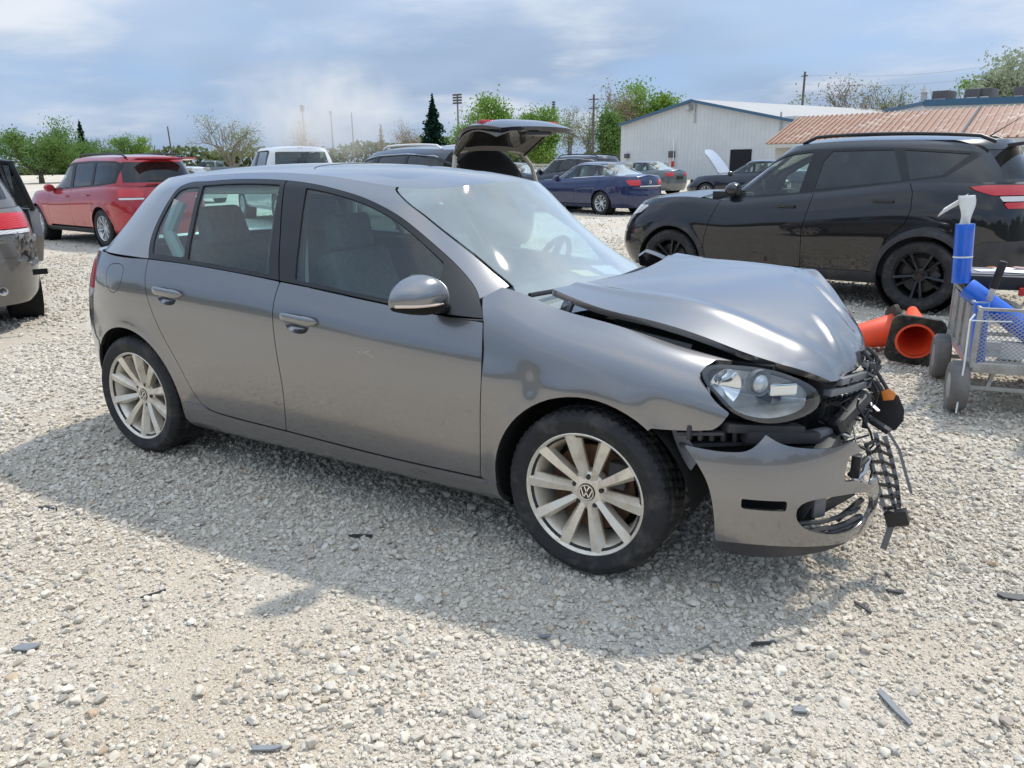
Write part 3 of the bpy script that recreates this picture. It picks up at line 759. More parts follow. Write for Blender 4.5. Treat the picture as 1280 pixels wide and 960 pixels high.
# ------------------------------------------------------------------ wheel
def build_wheel(rim_r, tyre_r, width, style, rim_mat, parent, name='wheel', emblem=True, detail=1.0, tread=1.0, disc='rusty_disc'):
    """wheel about its own axis y, outer face towards -y"""
    w = empty(name, parent=parent)
    hw = width/2; lip = rim_r; n = int(232*detail)
    # tyre
    prof = [(lip-0.022, -hw*0.80), (lip-0.004, -hw*0.93), (lip+0.018, -hw*1.00), ((lip+tyre_r)/2+0.005, -hw*1.045), (tyre_r-0.022, -hw*0.98), (tyre_r-0.008, -hw*0.88)]
    lat = np.linspace(-0.80, 0.80, 17)
    prof += [(tyre_r-0.004*abs(q)**3, hw*q) for q in lat]
    prof += [(r, -y) for r, y in prof[5::-1]]
    V = []; k = len(prof); nt = n if n % 4 == 0 else n+4-n % 4
    for i in range(nt):
        a = 2*math.pi*i/nt
        for j, (r, y) in enumerate(prof):
            if 5 <= j <= k-6 and detail > 0.4:
                q = j-6
                if q in (4, 8, 12): r -= 0.007*tread
                elif (i+(q % 8)//2) % 4 == 0: r -= 0.0065*tread
                if (q < 2 or q > 14) and (i+1) % 4 == 0: r -= 0.0025*tread
            V.append((r*math.cos(a), y, r*math.sin(a)))
    F = []
    for i in range(nt):
        j = (i+1) % nt
        for q in range(k-1): F.append((i*k+q, i*k+q+1, j*k+q+1, j*k+q))
    t = mesh_obj('tyre', V, F, 'rubber', w, auto=24 if detail > 0.4 else 60)
    # rim: barrel and lip
    mb = MB()
    mb.lathe([(lip-0.020, hw*0.75), (lip-0.045, hw*0.55), (lip-0.040, -hw*0.30), (lip-0.024, -hw*0.72), (lip-0.010, -hw*0.90), (lip-0.0065, -hw*0.95), (lip-0.003, -hw*0.97), (lip, -hw*0.95), (lip-0.004, -hw*0.84)], n=int(64*max(detail, 0.4)))
    yh, yr = -hw*0.62, -hw*0.90         # spoke faces at hub and at rim
    def spoke(a, w0, w1, r0, r1, skew, thick=0.045, split=0.0):
        V = []
        for r, ww, yy in ((r0, w0, yh), ((r0+r1)*0.5, (w0+w1)*0.5, (yh+yr)/2-0.004), (r1, w1, yr)):
            for s, d in ((-1, 0.024 if skew > 0 else 0.004), (-0.30*skew, -0.003), (1, 0.004 if skew > 0 else 0.024), (0.8, thick), (-0.8, thick)):
                V.append((r, yy+d, s*ww))
        ca, sa = math.cos(a), math.sin(a)
        V = [(x*ca-z*sa, y, x*sa+z*ca) for x, y, z in V]
        F = [(i*5+q, i*5+(q+1) % 5, (i+1)*5+(q+1) % 5, (i+1)*5+q) for i in range(2) for q in range(5)]+[(4, 3, 2, 1, 0), (10, 11, 12, 13, 14)]
        mb.add(V, F)
    rr = lip-0.0065
    if style == 'ten':
        for i in range(10):
            pair = 1 if i % 2 == 0 else -1
            spoke(math.pi/2+math.radians(18)+i*math.pi/5+pair*math.radians(-1.0), 0.0150, 0.0280, 0.050, rr, pair)
    elif style == 'five_split':
        for i in range(5):
            a = math.pi/2+i*2*math.pi/5
            for s in (-1, 1): spoke(a+s*0.17, 0.012, 0.020, 0.05, rr, s)
    elif style == 'mesh':
        for i in range(10): spoke(math.pi/2+i*math.pi/5+(0.05 if i % 2 else -0.05), 0.011, 0.021, 0.05, rr, 1 if i % 2 else -1)
    mb.lathe([(0.0, yh+0.004), (0.030, yh+0.004), (0.034, yh-0.002), (0.060, yh+0.002), (0.074, yh+0.014), (0.078, yh+0.05)], n=30)
    mb.build('rim', rim_mat, w, auto=28)
    if detail > 0.4:
        d = MB().lathe([(0.03, -hw*0.15), (rr*0.72, -hw*0.15), (rr*0.72, -hw*0.05), (0.03, -hw*0.05)], n=48).build('brake_disc', disc, w)
        MB().box((rr*0.52*0.86, -hw*0.15, rr*0.52*0.5+0.02), (0.07, 0.07, 0.10)).build('brake_caliper', 'plastic_dark', w, bevel=0.01)
    MB().lathe([(0.0, hw*0.35), (rr, hw*0.35)], n=32).build('wheel_back', 'cavity', w)
    for i in range(5):
        a = math.pi/2+i*2*math.pi/5
        MB().lathe([(0.0, yh-0.001), (0.0085, yh-0.001), (0.0110, yh+0.006), (0.0110, yh+0.02)], n=10, c=(0.056*math.cos(a), 0, 0.056*math.sin(a))).build('wheel_bolt', 'bolt_steel', w)
    if emblem:
        cap = MB().lathe([(0.0, yh-0.004), (0.027, yh-0.004), (0.030, yh-0.001), (0.030, yh+0.006)], n=32).build('hub_cap', 'trim_gloss', w)
        e = MB().lathe([(0.0262, yh-0.0048), (0.0262, yh-0.0068), (0.0290, yh-0.0068), (0.0290, yh-0.0048)], n=32)
        y = yh-0.0058
        for p in ([(-0.0105, 0.0235), (-0.0003, 0.0025), (0.0105, 0.0235)], [(-0.0225, 0.0125), (-0.0095, -0.0195), (0.0, 0.0000), (0.0095, -0.0195), (0.0225, 0.0125)]):
            for (xa, za), (xb, zb) in zip(p, p[1:]): e.bar((xa, y, za), (xb, y, zb), 0.0042, 0.002, up=(0, 1, 0))
        e.build('emblem', 'chrome', w)
    return w

# ------------------------------------------------------------------ the grey hatchback
golf = empty('hatchback_car')
tag(golf, 'grey five-door hatchback with wrecked front end and hanging bumper cover', 'car')
US = np.linspace(0, 1, 640)
GL = G.lower(US, np.linspace(0, 1, 110)); GLc = XZ(GL)
GU = G.upper(US, np.linspace(0, 1, 70)); GUc = XZ(GU)
GR = G.cap(US, 60); GRc = XY(GR)
GF = fender_surface(); GFc = XZ(GF)

BELT = [(-2.369, 1.037), (-2.111, 1.029), (-1.81, 1.012), (-1.577, 0.994), (-1.475, 0.985), (-1.363, 0.976), (-1.123, 0.953), (-0.891, 0.932), (-0.636, 0.912), (-0.434, 0.902)]
B_SEAM = [(-1.475, 0.985), (-1.495, 0.903), (-1.494, 0.773), (-1.484, 0.663), (-1.474, 0.515), (-1.482, 0.41), (-1.498, 0.306)]
F_SEAM = [(-0.434, 0.902), (-0.421, 0.802), (-0.418, 0.705), (-0.423, 0.608), (-0.432, 0.45), (-0.447, 0.290)]
R_SEAM = [(-2.369, 1.037), (-2.378, 0.941), (-2.358, 0.858), (-2.313, 0.756), (-2.243, 0.638), (-2.176, 0.532), (-2.112, 0.411), (-2.060, 0.353), (-1.996, 0.327), (-1.892, 0.317), (-1.755, 0.312), (-1.498, 0.306)]
DOOR_BOTTOM = [(-1.498, 0.306), (-1.2, 0.296), (-0.931, 0.289), (-0.447, 0.290)]
def arc(cx, cz, r, a0, a1, n=40):
    return [(cx+r*math.cos(math.radians(a0+(a1-a0)*i/n)), cz+r*math.sin(math.radians(a0+(a1-a0)*i/n))) for i in range(n+1)]
F_DOOR = path([p for p in BELT[4:]], F_SEAM, DOOR_BOTTOM[::-1], B_SEAM[::-1])
R_DOOR = path(BELT[:5], B_SEAM, R_SEAM[::-1])
DLO = path([(-2.369, 1.037), (-2.397, 1.086), (-2.425, 1.161), (-2.428, 1.238), (-2.415, 1.311), (-2.394, 1.359), (-2.357, 1.382), (-2.243, 1.396), (-2.046, 1.405), (-1.8, 1.408), (-1.675, 1.404), (-1.545, 1.395), (-1.399, 1.377), (-1.281, 1.356), (-1.171, 1.331), (-1.084, 1.303), (-0.98, 1.260), (-0.878, 1.204), (-0.778, 1.142), (-0.676, 1.075), (-0.611, 1.029), (-0.559, 0.989), (-0.515, 0.948), (-0.468, 0.905)],
           [(-0.434, 0.902)]+BELT[::-1][1:-1])
dlo_d = sdf(GUc.reshape(-1, 2), DLO).reshape(GUc.shape[:2])
WS_EDGE = [(-1.062, 1.362), (-1.038, 1.347), (-0.885, 1.259), (-0.762, 1.180), (-0.654, 1.110), (-0.558, 1.046), (-0.472, 0.994), (-0.44, 0.968)]
HANDLE = {'front': (-1.342, 0.826), 'rear': (-2.197, 0.880)}

def ellipse(cx, cz, a, b, n=36, rot=0.0, p=2.0):
    o = []
    for i in range(n):
        t = 2*math.pi*i/n; c, s = math.cos(t), math.sin(t)
        x = a*math.copysign(abs(c)**(2/p), c); z = b*math.copysign(abs(s)**(2/p), s)
        o.append((cx+x*math.cos(rot)-z*math.sin(rot), cz+x*math.sin(rot)+z*math.cos(rot)))
    return o
def side_pair(name, P, C, mat, label=None, **k):
    """near panel and its far-side twin"""
    a = panel(name, P, C, mat, golf, **k)
    b = panel(name, P, C, mat, golf, mirror=True, **k)
    return a, b
slope = -0.062
doors = {}
for key, poly in (('front', F_DOOR), ('rear', R_DOOR)):
    hx, hz = HANDLE[key]
    scoop = ellipse(hx-0.012, hz-0.012, 0.066, 0.036, rot=slope, p=2.3)
    name = key+'_door'
    for mir in (False, True):
        d = panel(name, GL, GLc, 'paint_grey', golf, outer=poly, holes=[scoop], gap=0.0022, depth=0.022, mirror=mir)
        if not mir: doors[key] = d
        # handle: recess bowl, bar and end caps
        yb = float(G.lower_y(np.array(hx), np.array(hz))); sg = 1 if mir else -1
        V = []; F = []; rings = 6; m = 30
        for i in range(rings):
            q = 1-i/(rings-1)
            for (ex, ez) in ellipse(hx-0.012, hz-0.012, 0.067*q, 0.037*q, n=m, rot=slope, p=2.3):
                yy = float(G.lower_y(np.array(ex), np.array(ez)))
                V.append((ex, sg*(yy-0.030*(1-q**3)), ez))
        for i in range(rings-1):
            for j in range(m):
                f = (i*m+j, i*m+(j+1) % m, (i+1)*m+(j+1) % m, (i+1)*m+j); F.append(f if mir else f[::-1])
        mesh_obj('handle_recess', V, F, 'plastic_grey' if key == 'none' else 'paint_grey', d, smooth=True)
        hb = []
        L = 0.108
        V = []; F = []; ns, m = 25, 14
        for i in range(ns):
            q = -1+2*i/(ns-1)
            r = (1-abs(q)**5)**0.5
            cx = hx+q*L; cz = hz+0.014+slope*q*L+0.003*(1-q*q)
            off = 0.030*(1-abs(q)**4)+0.004
            yy = float(G.lower_y(np.array(cx), np.array(cz)))+off
            for j in range(m):
                t = 2*math.pi*j/m
                V.append((cx, sg*(yy+0.009*r*math.cos(t)), cz+(0.0205 if q < 0.5 else 0.0225)*r*math.sin(t)))
        for i in range(ns-1):
            for j in range(m):
                f = (i*m+j, i*m+(j+1) % m, (i+1)*m+(j+1) % m, (i+1)*m+j); F.append(f if mir else f[::-1])
        mesh_obj('door_handle', V, F, 'paint_grey', d, smooth=True)
# window frames, glass
B_TOP = (-1.660, 1.404)
f_zone = [(-1.662, 1.45), (-1.4765, 0.984), (-1.45, 0.93), (-0.3, 0.85), (-0.3, 1.45)]
r_zone = [(-1.668, 1.45), (-1.4825, 0.984), (-1.5, 0.93), (-2.6, 0.93), (-2.6, 1.45)]
fz = sdf(GUc.reshape(-1, 2), f_zone).reshape(dlo_d.shape); rz_ = sdf(GUc.reshape(-1, 2), r_zone).reshape(dlo_d.shape)
# glass openings
f_glass = [(-1.541, 1.50), (-1.380, 0.95), (-1.37, 0.90), (-0.665, 0.90), (-0.735, 1.107), (-0.735, 1.5)]
r_glass = [(-2.196, 1.50), (-2.190, 1.369), (-2.086, 1.041), (-2.07, 0.95), (-1.552, 0.95), (-1.552, 1.007), (-1.668, 1.39), (-1.69, 1.50)]
q_glass = [(-2.6, 1.5), (-2.6, 0.95), (-2.095, 0.95), (-2.113, 1.041), (-2.217, 1.369), (-2.24, 1.50)]
fg = np.minimum(sdf(GUc.reshape(-1, 2), f_glass).reshape(dlo_d.shape), dlo_d-0.019)
rg = np.minimum(sdf(GUc.reshape(-1, 2), r_glass).reshape(dlo_d.shape), dlo_d-0.019)
qg = np.minimum(sdf(GUc.reshape(-1, 2), q_glass).reshape(dlo_d.shape), dlo_d-0.026)
for mir in (False, True):
    d = [o for o in golf.children if o.name.startswith('front_door')][1 if mir else 0]
    e = [o for o in golf.children if o.name.startswith('rear_door')][1 if mir else 0]
    panel('window_frame', GU, GUc, 'trim_black', d, extra=np.minimum(np.minimum(dlo_d-0.001, fz), -fg), depth=0.02, offset=-0.001, mirror=mir)
    panel('window_frame', GU, GUc, 'trim_black', e, extra=np.minimum(np.minimum(dlo_d-0.001, rz_), -np.maximum(rg, qg)), depth=0.02, offset=-0.001, mirror=mir)
    panel('window_glass', GU, GUc, 'glass_side', d, extra=fg+0.004, depth=0, offset=-0.007, mirror=mir)
    panel('window_glass', GU, GUc, 'glass_side', e, extra=rg+0.004, depth=0, offset=-0.007, mirror=mir)
    panel('quarter_glass', GU, GUc, 'glass_side', e, extra=qg+0.004, depth=0, offset=-0.006, mirror=mir)
# flank behind the doors, pillars, roof rails
R_ARCH = arc(-WHEELBASE, HUB_Z, 0.368, -25, 205)
F_ARCH = arc(0.0, HUB_Z, 0.368, -30, 205)
quarter = path(R_SEAM[:8]+[(-2.02, 0.333)], [(-2.02, 0.333), (-2.02, 0.20), (-3.4, 0.20), (-3.4, 1.0485), (-2.8, 1.049), (-2.369, 1.037)])
tail_xz = path([(-2.92, 1.005), (-2.895, 0.975), (-2.885, 0.90), (-2.892, 0.835), (-2.925, 0.808)], [(-3.5, 0.79), (-3.5, 1.01)])
bump_x = path([(-2.905, 0.815), (-2.915, 0.74), (-2.935, 0.66), (-2.925, 0.60)], [(-2.87, 0.58), (-2.87, 0.1), (-3.5, 0.1), (-3.5, 0.81)])
fuel = path([(-2.722, 0.965), (-2.690, 0.992), (-2.644, 0.999), (-2.590, 0.999), (-2.565, 0.985), (-2.570, 0.94), (-2.590, 0.892), (-2.625, 0.862), (-2.665, 0.857), (-2.700, 0.875), (-2.720, 0.915), (-2.722, 0.965)])
pillar_zone = sdf(GUc.reshape(-1, 2), [(-3.6, 0.9), (-0.55, 0.9), (-0.525, 0.967), (-0.475, 0.995), (-0.45, 1.0), (-0.45, 1.6), (-3.6, 1.6)]).reshape(dlo_d.shape)
hatch_d = np.minimum(sdf(YZ(GU).reshape(-1, 2), [(-0.58, 1.07), (0.2, 1.07), (0.2, 1.335), (-0.47, 1.335)]).reshape(dlo_d.shape), -2.6-GU[:, :, 0])
for mir in (False, True):
    q = panel('quarter_panel', GL, GLc, 'paint_grey', golf, outer=quarter, holes=[R_ARCH, tail_xz, bump_x] + ([] if mir else [fuel]), gap=0.0015, depth=0.018, mirror=mir)
    if not mir: panel('fuel_door', GL, GLc, 'paint_grey', q, outer=fuel, gap=0.0015, depth=0.01)
    t = panel('tail_lamp', GL, GLc, 'lens_red', golf, outer=tail_xz, gap=0.002, offset=0.006, depth=0.02, extra=np.minimum(-sdf(GLc.reshape(-1, 2), [(-2.7, 0.86), (-2.7, 0.78), (-3.6, 0.78), (-3.6, 0.86)]).reshape(GLc.shape[:2]), np.abs(GL[:, :, 1])-0.38), mirror=mir)
    panel('reversing_lens', GL, GLc, 'lens_white', t, outer=tail_xz, gap=0.002, offset=0.006, depth=0.02, extra=np.minimum(sdf(GLc.reshape(-1, 2), [(-2.7, 0.858), (-2.7, 0.78), (-3.6, 0.78), (-3.6, 0.858)]).reshape(GLc.shape[:2]), np.abs(GL[:, :, 1])-0.38), mirror=mir)
    panel('pillar_frame', GU, GUc, 'paint_grey', golf, holes=[DLO, WS_EDGE+[(-0.2, 0.8), (0.3, 0.8), (0.3, 1.6), (-1.2, 1.6)]],
          extra=np.minimum(pillar_zone, -hatch_d), gap=0.0, depth=0.02, mirror=mir)
    panel('hatch_glass', GU, GUc, 'glass_side', golf, extra=hatch_d+0.004, offset=-0.005, depth=0, mirror=mir)
    # hatch and rear bumper
    panel('rear_bumper', GL, GLc, 'paint_grey', golf, outer=bump_x, holes=[R_ARCH], gap=0.0018, offset=0.004, depth=0.015, mirror=mir)
    panel('tailgate', GL, GLc, 'paint_grey', golf, outer=tail_xz, gap=0.002, extra=0.375-np.abs(GL[:, :, 1]), depth=0.015, mirror=mir)
# sill below the doors, slightly proud
sill = path([(-2.075, 0.348), (-1.996, 0.327), (-1.892, 0.3165), (-1.755, 0.311), (-1.498, 0.305), (-1.2, 0.295), (-0.931, 0.288), (-0.447, 0.289)], [(-0.34, 0.289), (-0.34, 0.185), (-2.2, 0.185), (-2.2, 0.26), (-2.19, 0.348)])
side_pair('sill', GL, GLc, 'paint_grey', outer=sill, holes=[R_ARCH, F_ARCH], gap=0.0015, offset=0.005, depth=0.02)
# fender
fender = path([(-0.434, 0.903), (-0.472, 0.984)], [(-0.472, 0.984), (-0.387, 1.035)], [(0.60, 1.035), (0.60, 0.840), (0.40, 0.824)], [(0.40, 0.8235), (0.383, 0.812), (0.374, 0.798), (0.391, 0.770), (0.427, 0.728), (0.463, 0.696), (0.486, 0.681)], [(0.486, 0.681), (0.472, 0.655), (0.452, 0.630), (0.436, 0.620)], [(0.40, 0.616), (0.315, 0.609), (0.243, 0.609)], [(0.243, 0.4), (-0.30, 0.4), (-0.30, 0.291), (-0.447, 0.291)], F_SEAM[::-1])
side_pair('front_fender', GF, GFc, 'paint_grey', outer=fender, holes=[F_ARCH], gap=0.0016, depth=0.02)
# roof, sunroof
SUN = path([(-1.62, -0.43), (-1.65, -0.40), (-1.65, 0.0)], [(-1.65, 0.2), (-1.05, 0.2)], [(-1.05, 0.0), (-1.055, -0.28), (-1.075, -0.385), (-1.11, -0.42), (-1.16, -0.43)])
for mir in (False, True):
    r = panel('roof', GR, GRc, 'paint_grey', golf, outer=[(-4, 0.001), (0, 0.001), (0, -1), (-4, -1)], holes=[SUN], gap=0.0, depth=0.012, mirror=mir)
    panel('sunroof_pane', GR, GRc, 'sunroof', r, outer=SUN, gap=0.004, offset=-0.002, depth=0.0, extra=0.0005-GR[:, :, 1], mirror=mir)
# windscreen: both halves in one pane
def both(P):
    M = P[::-1].copy(); M[:, :, 1] *= -1
    return np.concatenate([P, M[1:]], 0)
iu = np.where(GU[:, :, 0].max(1) > -1.2)[0][0]
WSg = both(GU[iu:])
ws_out = [(x+0.004, z+0.001) for x, z in WS_EDGE]+[(-0.42, 0.93), (-0.3, 0.905), (0.3, 0.90), (0.3, 1.6), (-1.06, 1.6)]
ws = panel('windscreen', WSg, XZ(WSg), 'glass_screen', golf, outer=ws_out, gap=0.002, depth=0.006)
# ---- black sheet added to keep light out of the panel gaps; wheel housings, floor
inner_z = GLc[:, :, 1]
for mir in (False, True):
    panel('gap_blackout', GL, GLc, 'cavity', golf, outer=[(-3.4, 0.20), (-0.40, 0.20), (-0.40, 0.93), (-3.4, 1.03)], holes=[arc(-WHEELBASE, HUB_Z, 0.375, 0, 360), arc(0, HUB_Z, 0.375, 0, 360)], offset=-0.045, depth=0, mirror=mir)
    sg = 1 if mir else -1
    for wx in (0.0, -WHEELBASE):
        V = []; F = []; n_ = 44; lo_, hi_ = (-2, 203) if wx == 0 else (-14, 184)
        for i in range(n_+1):
            a = math.radians(lo_+(hi_-lo_)*i/n_); x_, z_ = wx+0.376*math.cos(a), HUB_Z+0.376*math.sin(a)
            yo = float(G.lower_y(np.array(min(x_, 0.5)), np.array(max(z_, 0.2))))-0.016
            V += [(x_, sg*yo, z_), (wx+0.378*math.cos(a), sg*0.53, HUB_Z+0.378*math.sin(a)), (wx+0.06*math.cos(a), sg*0.52, HUB_Z+0.06*math.sin(a))]
        for i in range(n_): F += [(i*3, i*3+3, i*3+4, i*3+1), (i*3+1, i*3+4, i*3+5, i*3+2)]
        mesh_obj('wheel_housing', V, F, 'cavity', golf)
MB().box((-1.40, 0, 0.215), (2.7, 1.30, 0.04)).build('floor_pan', 'cavity', golf)
# ---- wheels
fw = build_wheel(0.2335, 0.3165, 0.225, 'ten', 'alloy', golf, 'front_wheel')
fw.location = (0, -0.770, HUB_Z); fw.rotation_euler = (0, math.radians(3), math.radians(-0.6))
for nm, loc, rz, ry in (('rear_wheel', (-WHEELBASE, -0.757, HUB_Z), 0, 21), ('front_wheel', (0, 0.770, HUB_Z), 180, 40), ('rear_wheel', (-WHEELBASE, 0.757, HUB_Z), 180, 80)):
    w = copy_tree(fw, golf); w.name = nm; w.location = loc; w.rotation_euler = (0, math.radians(ry), math.radians(rz))
# ---- door mirror
def mirror_shell(sg):
    """egg-shaped shell: outer tip away from the car, flat glass face to the rear"""
    V = []; F = []; nu, nv = 40, 36
    for i in range(nu):
        q = i/(nu-1)                       # 0 inner end, 1 outer tip
        y = 0.845+0.005+q*0.205
        half = 0.082*(1-abs((q-0.34)/0.66)**1.7*(0.66 if q > 0.34 else 1.0))*(1-max(0, q-0.88)**2*24)
        dep = 0.075*(1-abs(2*q-0.85)**2.6*0.55)*(1-max(0, q-0.80)**2*10)
        zc = 0.988+0.010*math.sin(q*2.4)-0.012*q*q
        xc = -0.640-0.055*q
        for j in range(nv):
            t = 2*math.pi*j/nv
            c, s = math.cos(t), math.sin(t)
            xx = dep*1.35*abs(c)**0.85 if c > 0 else -dep*0.55*abs(c)**0.5
            zz = half*math.copysign(abs(s)**0.9, s)*(1.0 if s > 0 else 0.86)
            V.append((xc+xx, sg*y, zc+zz))
    for i in range(nu-1):
        for j in range(nv):
            f = (i*nv+j, i*nv+(j+1) % nv, (i+1)*nv+(j+1) % nv, (i+1)*nv+j); F.append(f if sg > 0 else f[::-1])
    F.append(tuple(range(nv)) if sg < 0 else tuple(range(nv))[::-1]); F.append(tuple((nu-1)*nv+j for j in range(nv))[::-1] if sg < 0 else tuple((nu-1)*nv+j for j in range(nv)))
    return V, F
for sg in (-1,):                                   # the far one is gone
    m = empty('door_mirror', parent=golf)
    V, F = mirror_shell(sg)
    A = np.array(V)
    hi = [f for f in F if A[list(f), 2].mean() > 0.970]; lo = [f for f in F if A[list(f), 2].mean() <= 0.970]
    mesh_obj('mirror_cap', V, hi, 'paint_grey', m, auto=50)
    mesh_obj('mirror_base', V, lo, 'cavity', m, auto=50)
    # indicator strip along the front of the shell
    st = MB(); pts = []
    nu, nv = 40, 36
    for i in range(12, 39):
        ring = A[i*nv:(i+1)*nv]; fr = ring[(ring[:, 0] > ring[:, 0].mean())]
        k = np.argmin(np.abs(fr[:, 2]-0.973)); p = fr[k].copy(); p[2] = 0.973; p[0] += 0.001
        pts.append(p)
    pts = np.array(pts)
    for ax in (0, 1): pts[1:-1, ax] = (pts[:-2, ax]+pts[1:-1, ax]*2+pts[2:, ax])/4
    st.tube([tuple(p) for p in pts], [0.0058*min(1, 0.3+i/8) for i in range(len(pts))], 8).build('indicator_strip', 'indicator', m)
    MB().tube([(-0.635, sg*0.80, 0.938), (-0.635, sg*0.85, 0.945), (-0.65, sg*0.89, 0.955)], [0.030, 0.026, 0.024], 12).build('mirror_stalk', 'trim_black', m)
# ---- hood: lifted at the windscreen, buckled and folded at the nose
HN = net_surface(HOOD_NET, 120, 120)
CREASES = [((0.42, 0.55), (0.72, 0.12), 0.018, 0.040), ((0.50, 0.50), (0.70, 0.30), -0.024, 0.035), ((0.55, 0.20), (0.77, -0.05), -0.014, 0.035), ((0.62, -0.12), (0.76, -0.34), 0.010, 0.03), ((0.40, 0.42), (0.50, 0.10), 0.007, 0.05)]
for i in range(120):
    for j in range(120):
        x, y, z = HN[i, j]
        q = i/119
        k = max(0.0, (q-0.52)/0.48)**1.3
        nz = mnoise.noise(Vector((x*5.5, y*5.0, 3.1)))*0.6+abs(mnoise.noise(Vector((x*9+y*5, y*8-x*6, 7.7))))*0.9-0.25
        HN[i, j, 2] += 0.012*k*nz
        HN[i, j, 0] += 0.012*k*mnoise.noise(Vector((x*7, y*7, 21.0)))
        HN[i, j, 2] += 0.0025*mnoise.noise(Vector((x*2.5, y*2.5, 1.0)))
        for (ax, ay), (bx, by), amp, wd in CREASES:
            ex, ey = bx-ax, by-ay; L2 = ex*ex+ey*ey; t_ = max(0, min(1, ((x-ax)*ex+(y-ay)*ey)/L2)); dd = math.hypot(x-ax-ex*t_, y-ay-ey*t_)
            HN[i, j, 2] += amp*max(0.0, 1-dd/wd)*math.sin(math.pi*min(1, 0.15+0.85*t_)) 
        # two pressed shoulder lines
        for yl in (-0.46, 0.46): HN[i, j, 2] += 0.007*math.exp(-((y-yl*(1-0.12*q))/0.035)**2)*(1-k)
HC = np.zeros((120, 120, 2)); HC[:, :, 0] = np.linspace(0, 1, 120)[:, None]; HC[:, :, 1] = np.linspace(0, 1, 120)[None]
hv, hn, hf = clip_grid(HN, HC, path([(0.001, 0.001), (0.0, 0.5), (0.001, 0.999)], [(0.75, 0.999), (0.93, 0.985), (0.999, 0.93)], [(0.999, 0.5), (0.999, 0.06)], [(0.98, 0.012), (0.9, 0.001)], step=0.03))
hv, hn, hf = add_rim(hv, hn, hf, 0.024)
hood = mesh_obj('hood', hv, hf, 'paint_grey', golf, smooth=True, normals=hn)
HU = HN.copy(); HU[:, :, 2] -= 0.035
uv, un, uf = clip_grid(HU, HC, [(0.03, 0.04), (0.03, 0.96), (0.95, 0.94), (0.95, 0.05)])
mesh_obj('hood_frame', uv, [f[::-1] for f in uf], 'cavity', hood, smooth=True)
# ---- front bumper cover, torn off on the far side
BP, BC = bumper_surface()
b_out = path([(0.055, 0.565), (0.144, 0.558), (0.224, 0.559), (0.262, 0.567), (0.288, 0.585), (0.317, 0.618)], [(0.317, 0.618), (0.365, 0.592), (0.443, 0.575), (0.529, 0.566), (0.60, 0.568), (0.653, 0.573)], [(0.697, 0.529), (0.625, 0.527)], [(0.622, 0.527), (0.606, 0.492), (0.596, 0.452)], [(0.61, 0.444), (0.66, 0.436), (0.714, 0.412), (0.76, 0.395)],
             [(0.80, 0.41), (0.835, 0.36), (0.862, 0.30), (0.880, 0.245), (0.878, 0.205), (0.850, 0.180)], [(0.80, 0.187), (0.676, 0.199), (0.568, 0.214), (0.45, 0.230), (0.306, 0.242), (0.176, 0.243)], [(0.176, 0.243), (0.172, 0.31), (0.163, 0.374), (0.140, 0.452), (0.105, 0.508), (0.055, 0.565)])
fog = path([(0.426, 0.374), (0.440, 0.390), (0.470, 0.400), (0.55, 0.403), (0.65, 0.395), (0.72, 0.378), (0.765, 0.352), (0.795, 0.315), (0.790, 0.272), (0.74, 0.248), (0.66, 0.246), (0.58, 0.258), (0.50, 0.281), (0.445, 0.315), (0.426, 0.345), (0.426, 0.374)])
slot = path([(0.253, 0.408), (0.387, 0.404)], [(0.392, 0.400), (0.391, 0.371)], [(0.386, 0.369), (0.257, 0.374)], [(0.251, 0.379), (0.250, 0.403)])
bumper = panel('front_bumper', BP, BC, 'paint_grey', golf, outer=b_out, holes=[fog, slot], depth=0.014)
panel('bumper_shade_sheet', BP, BC, 'cavity', bumper, outer=[(0.19, 0.25), (0.19, 0.46), (0.60, 0.46), (0.56, 0.25)], offset=-0.075, depth=0)  # black sheet standing in for the shade inside the fog opening
lip = path([(0.174, 0.243), (0.306, 0.242), (0.45, 0.230), (0.568, 0.214), (0.676, 0.199), (0.70, 0.196)], [(0.70, 0.190), (0.574, 0.186), (0.424, 0.186), (0.319, 0.186), (0.20, 0.203), (0.174, 0.212)])
panel('chin_spoiler', BP, BC, 'plastic_dark', bumper, outer=lip, offset=-0.004, depth=0.03)
# fog-lamp well: angled shelves and torn duct behind the opening
mb = MB()
cP = lambda s, z, o=0.0: tuple((BP+grid_normals(BP)*o)[int(s/BC[-1, 0, 0]*(BP.shape[0]-1)), int((z-0.10)/0.60*(BP.shape[1]-1))])
for z, o, h in ((0.300, -0.035, 0.010), (0.275, -0.022, 0.012), (0.262, -0.015, 0.008)):
    mb.tube([cP(s, z-0.10*(max(0, s-0.45))*0.3, o) for s in np.linspace(0.45, 0.78, 12)], h*0.8, 6)
mb.build('bumper_grille_rail', 'plastic_dark', bumper)
mb = MB()
mb.bar(cP(0.52, 0.29, -0.09), cP(0.545, 0.40, -0.06), 0.05, 0.02); mb.bar(cP(0.57, 0.28, -0.10), cP(0.70, 0.38, -0.05), 0.018, 0.018); mb.bar(cP(0.60, 0.275, -0.10), cP(0.74, 0.36, -0.05), 0.02, 0.014); mb.bar(cP(0.66, 0.27, -0.05), cP(0.78, 0.33, -0.03), 0.014, 0.014)
mb.build('broken_duct', 'plastic_dark', bumper)
MB().box(cP(0.575, 0.345, -0.10), (0.07, 0.05, 0.10), rot=Matrix.Rotation(-0.7, 3, 'Z')).build('fog_lamp_bracket', 'plastic_grey', bumper, bevel=0.006)
MB().bar(cP(0.43, 0.36, -0.09), cP(0.52, 0.30, -0.09), 0.02, 0.12).build('fog_lamp_wall', 'cavity', bumper)
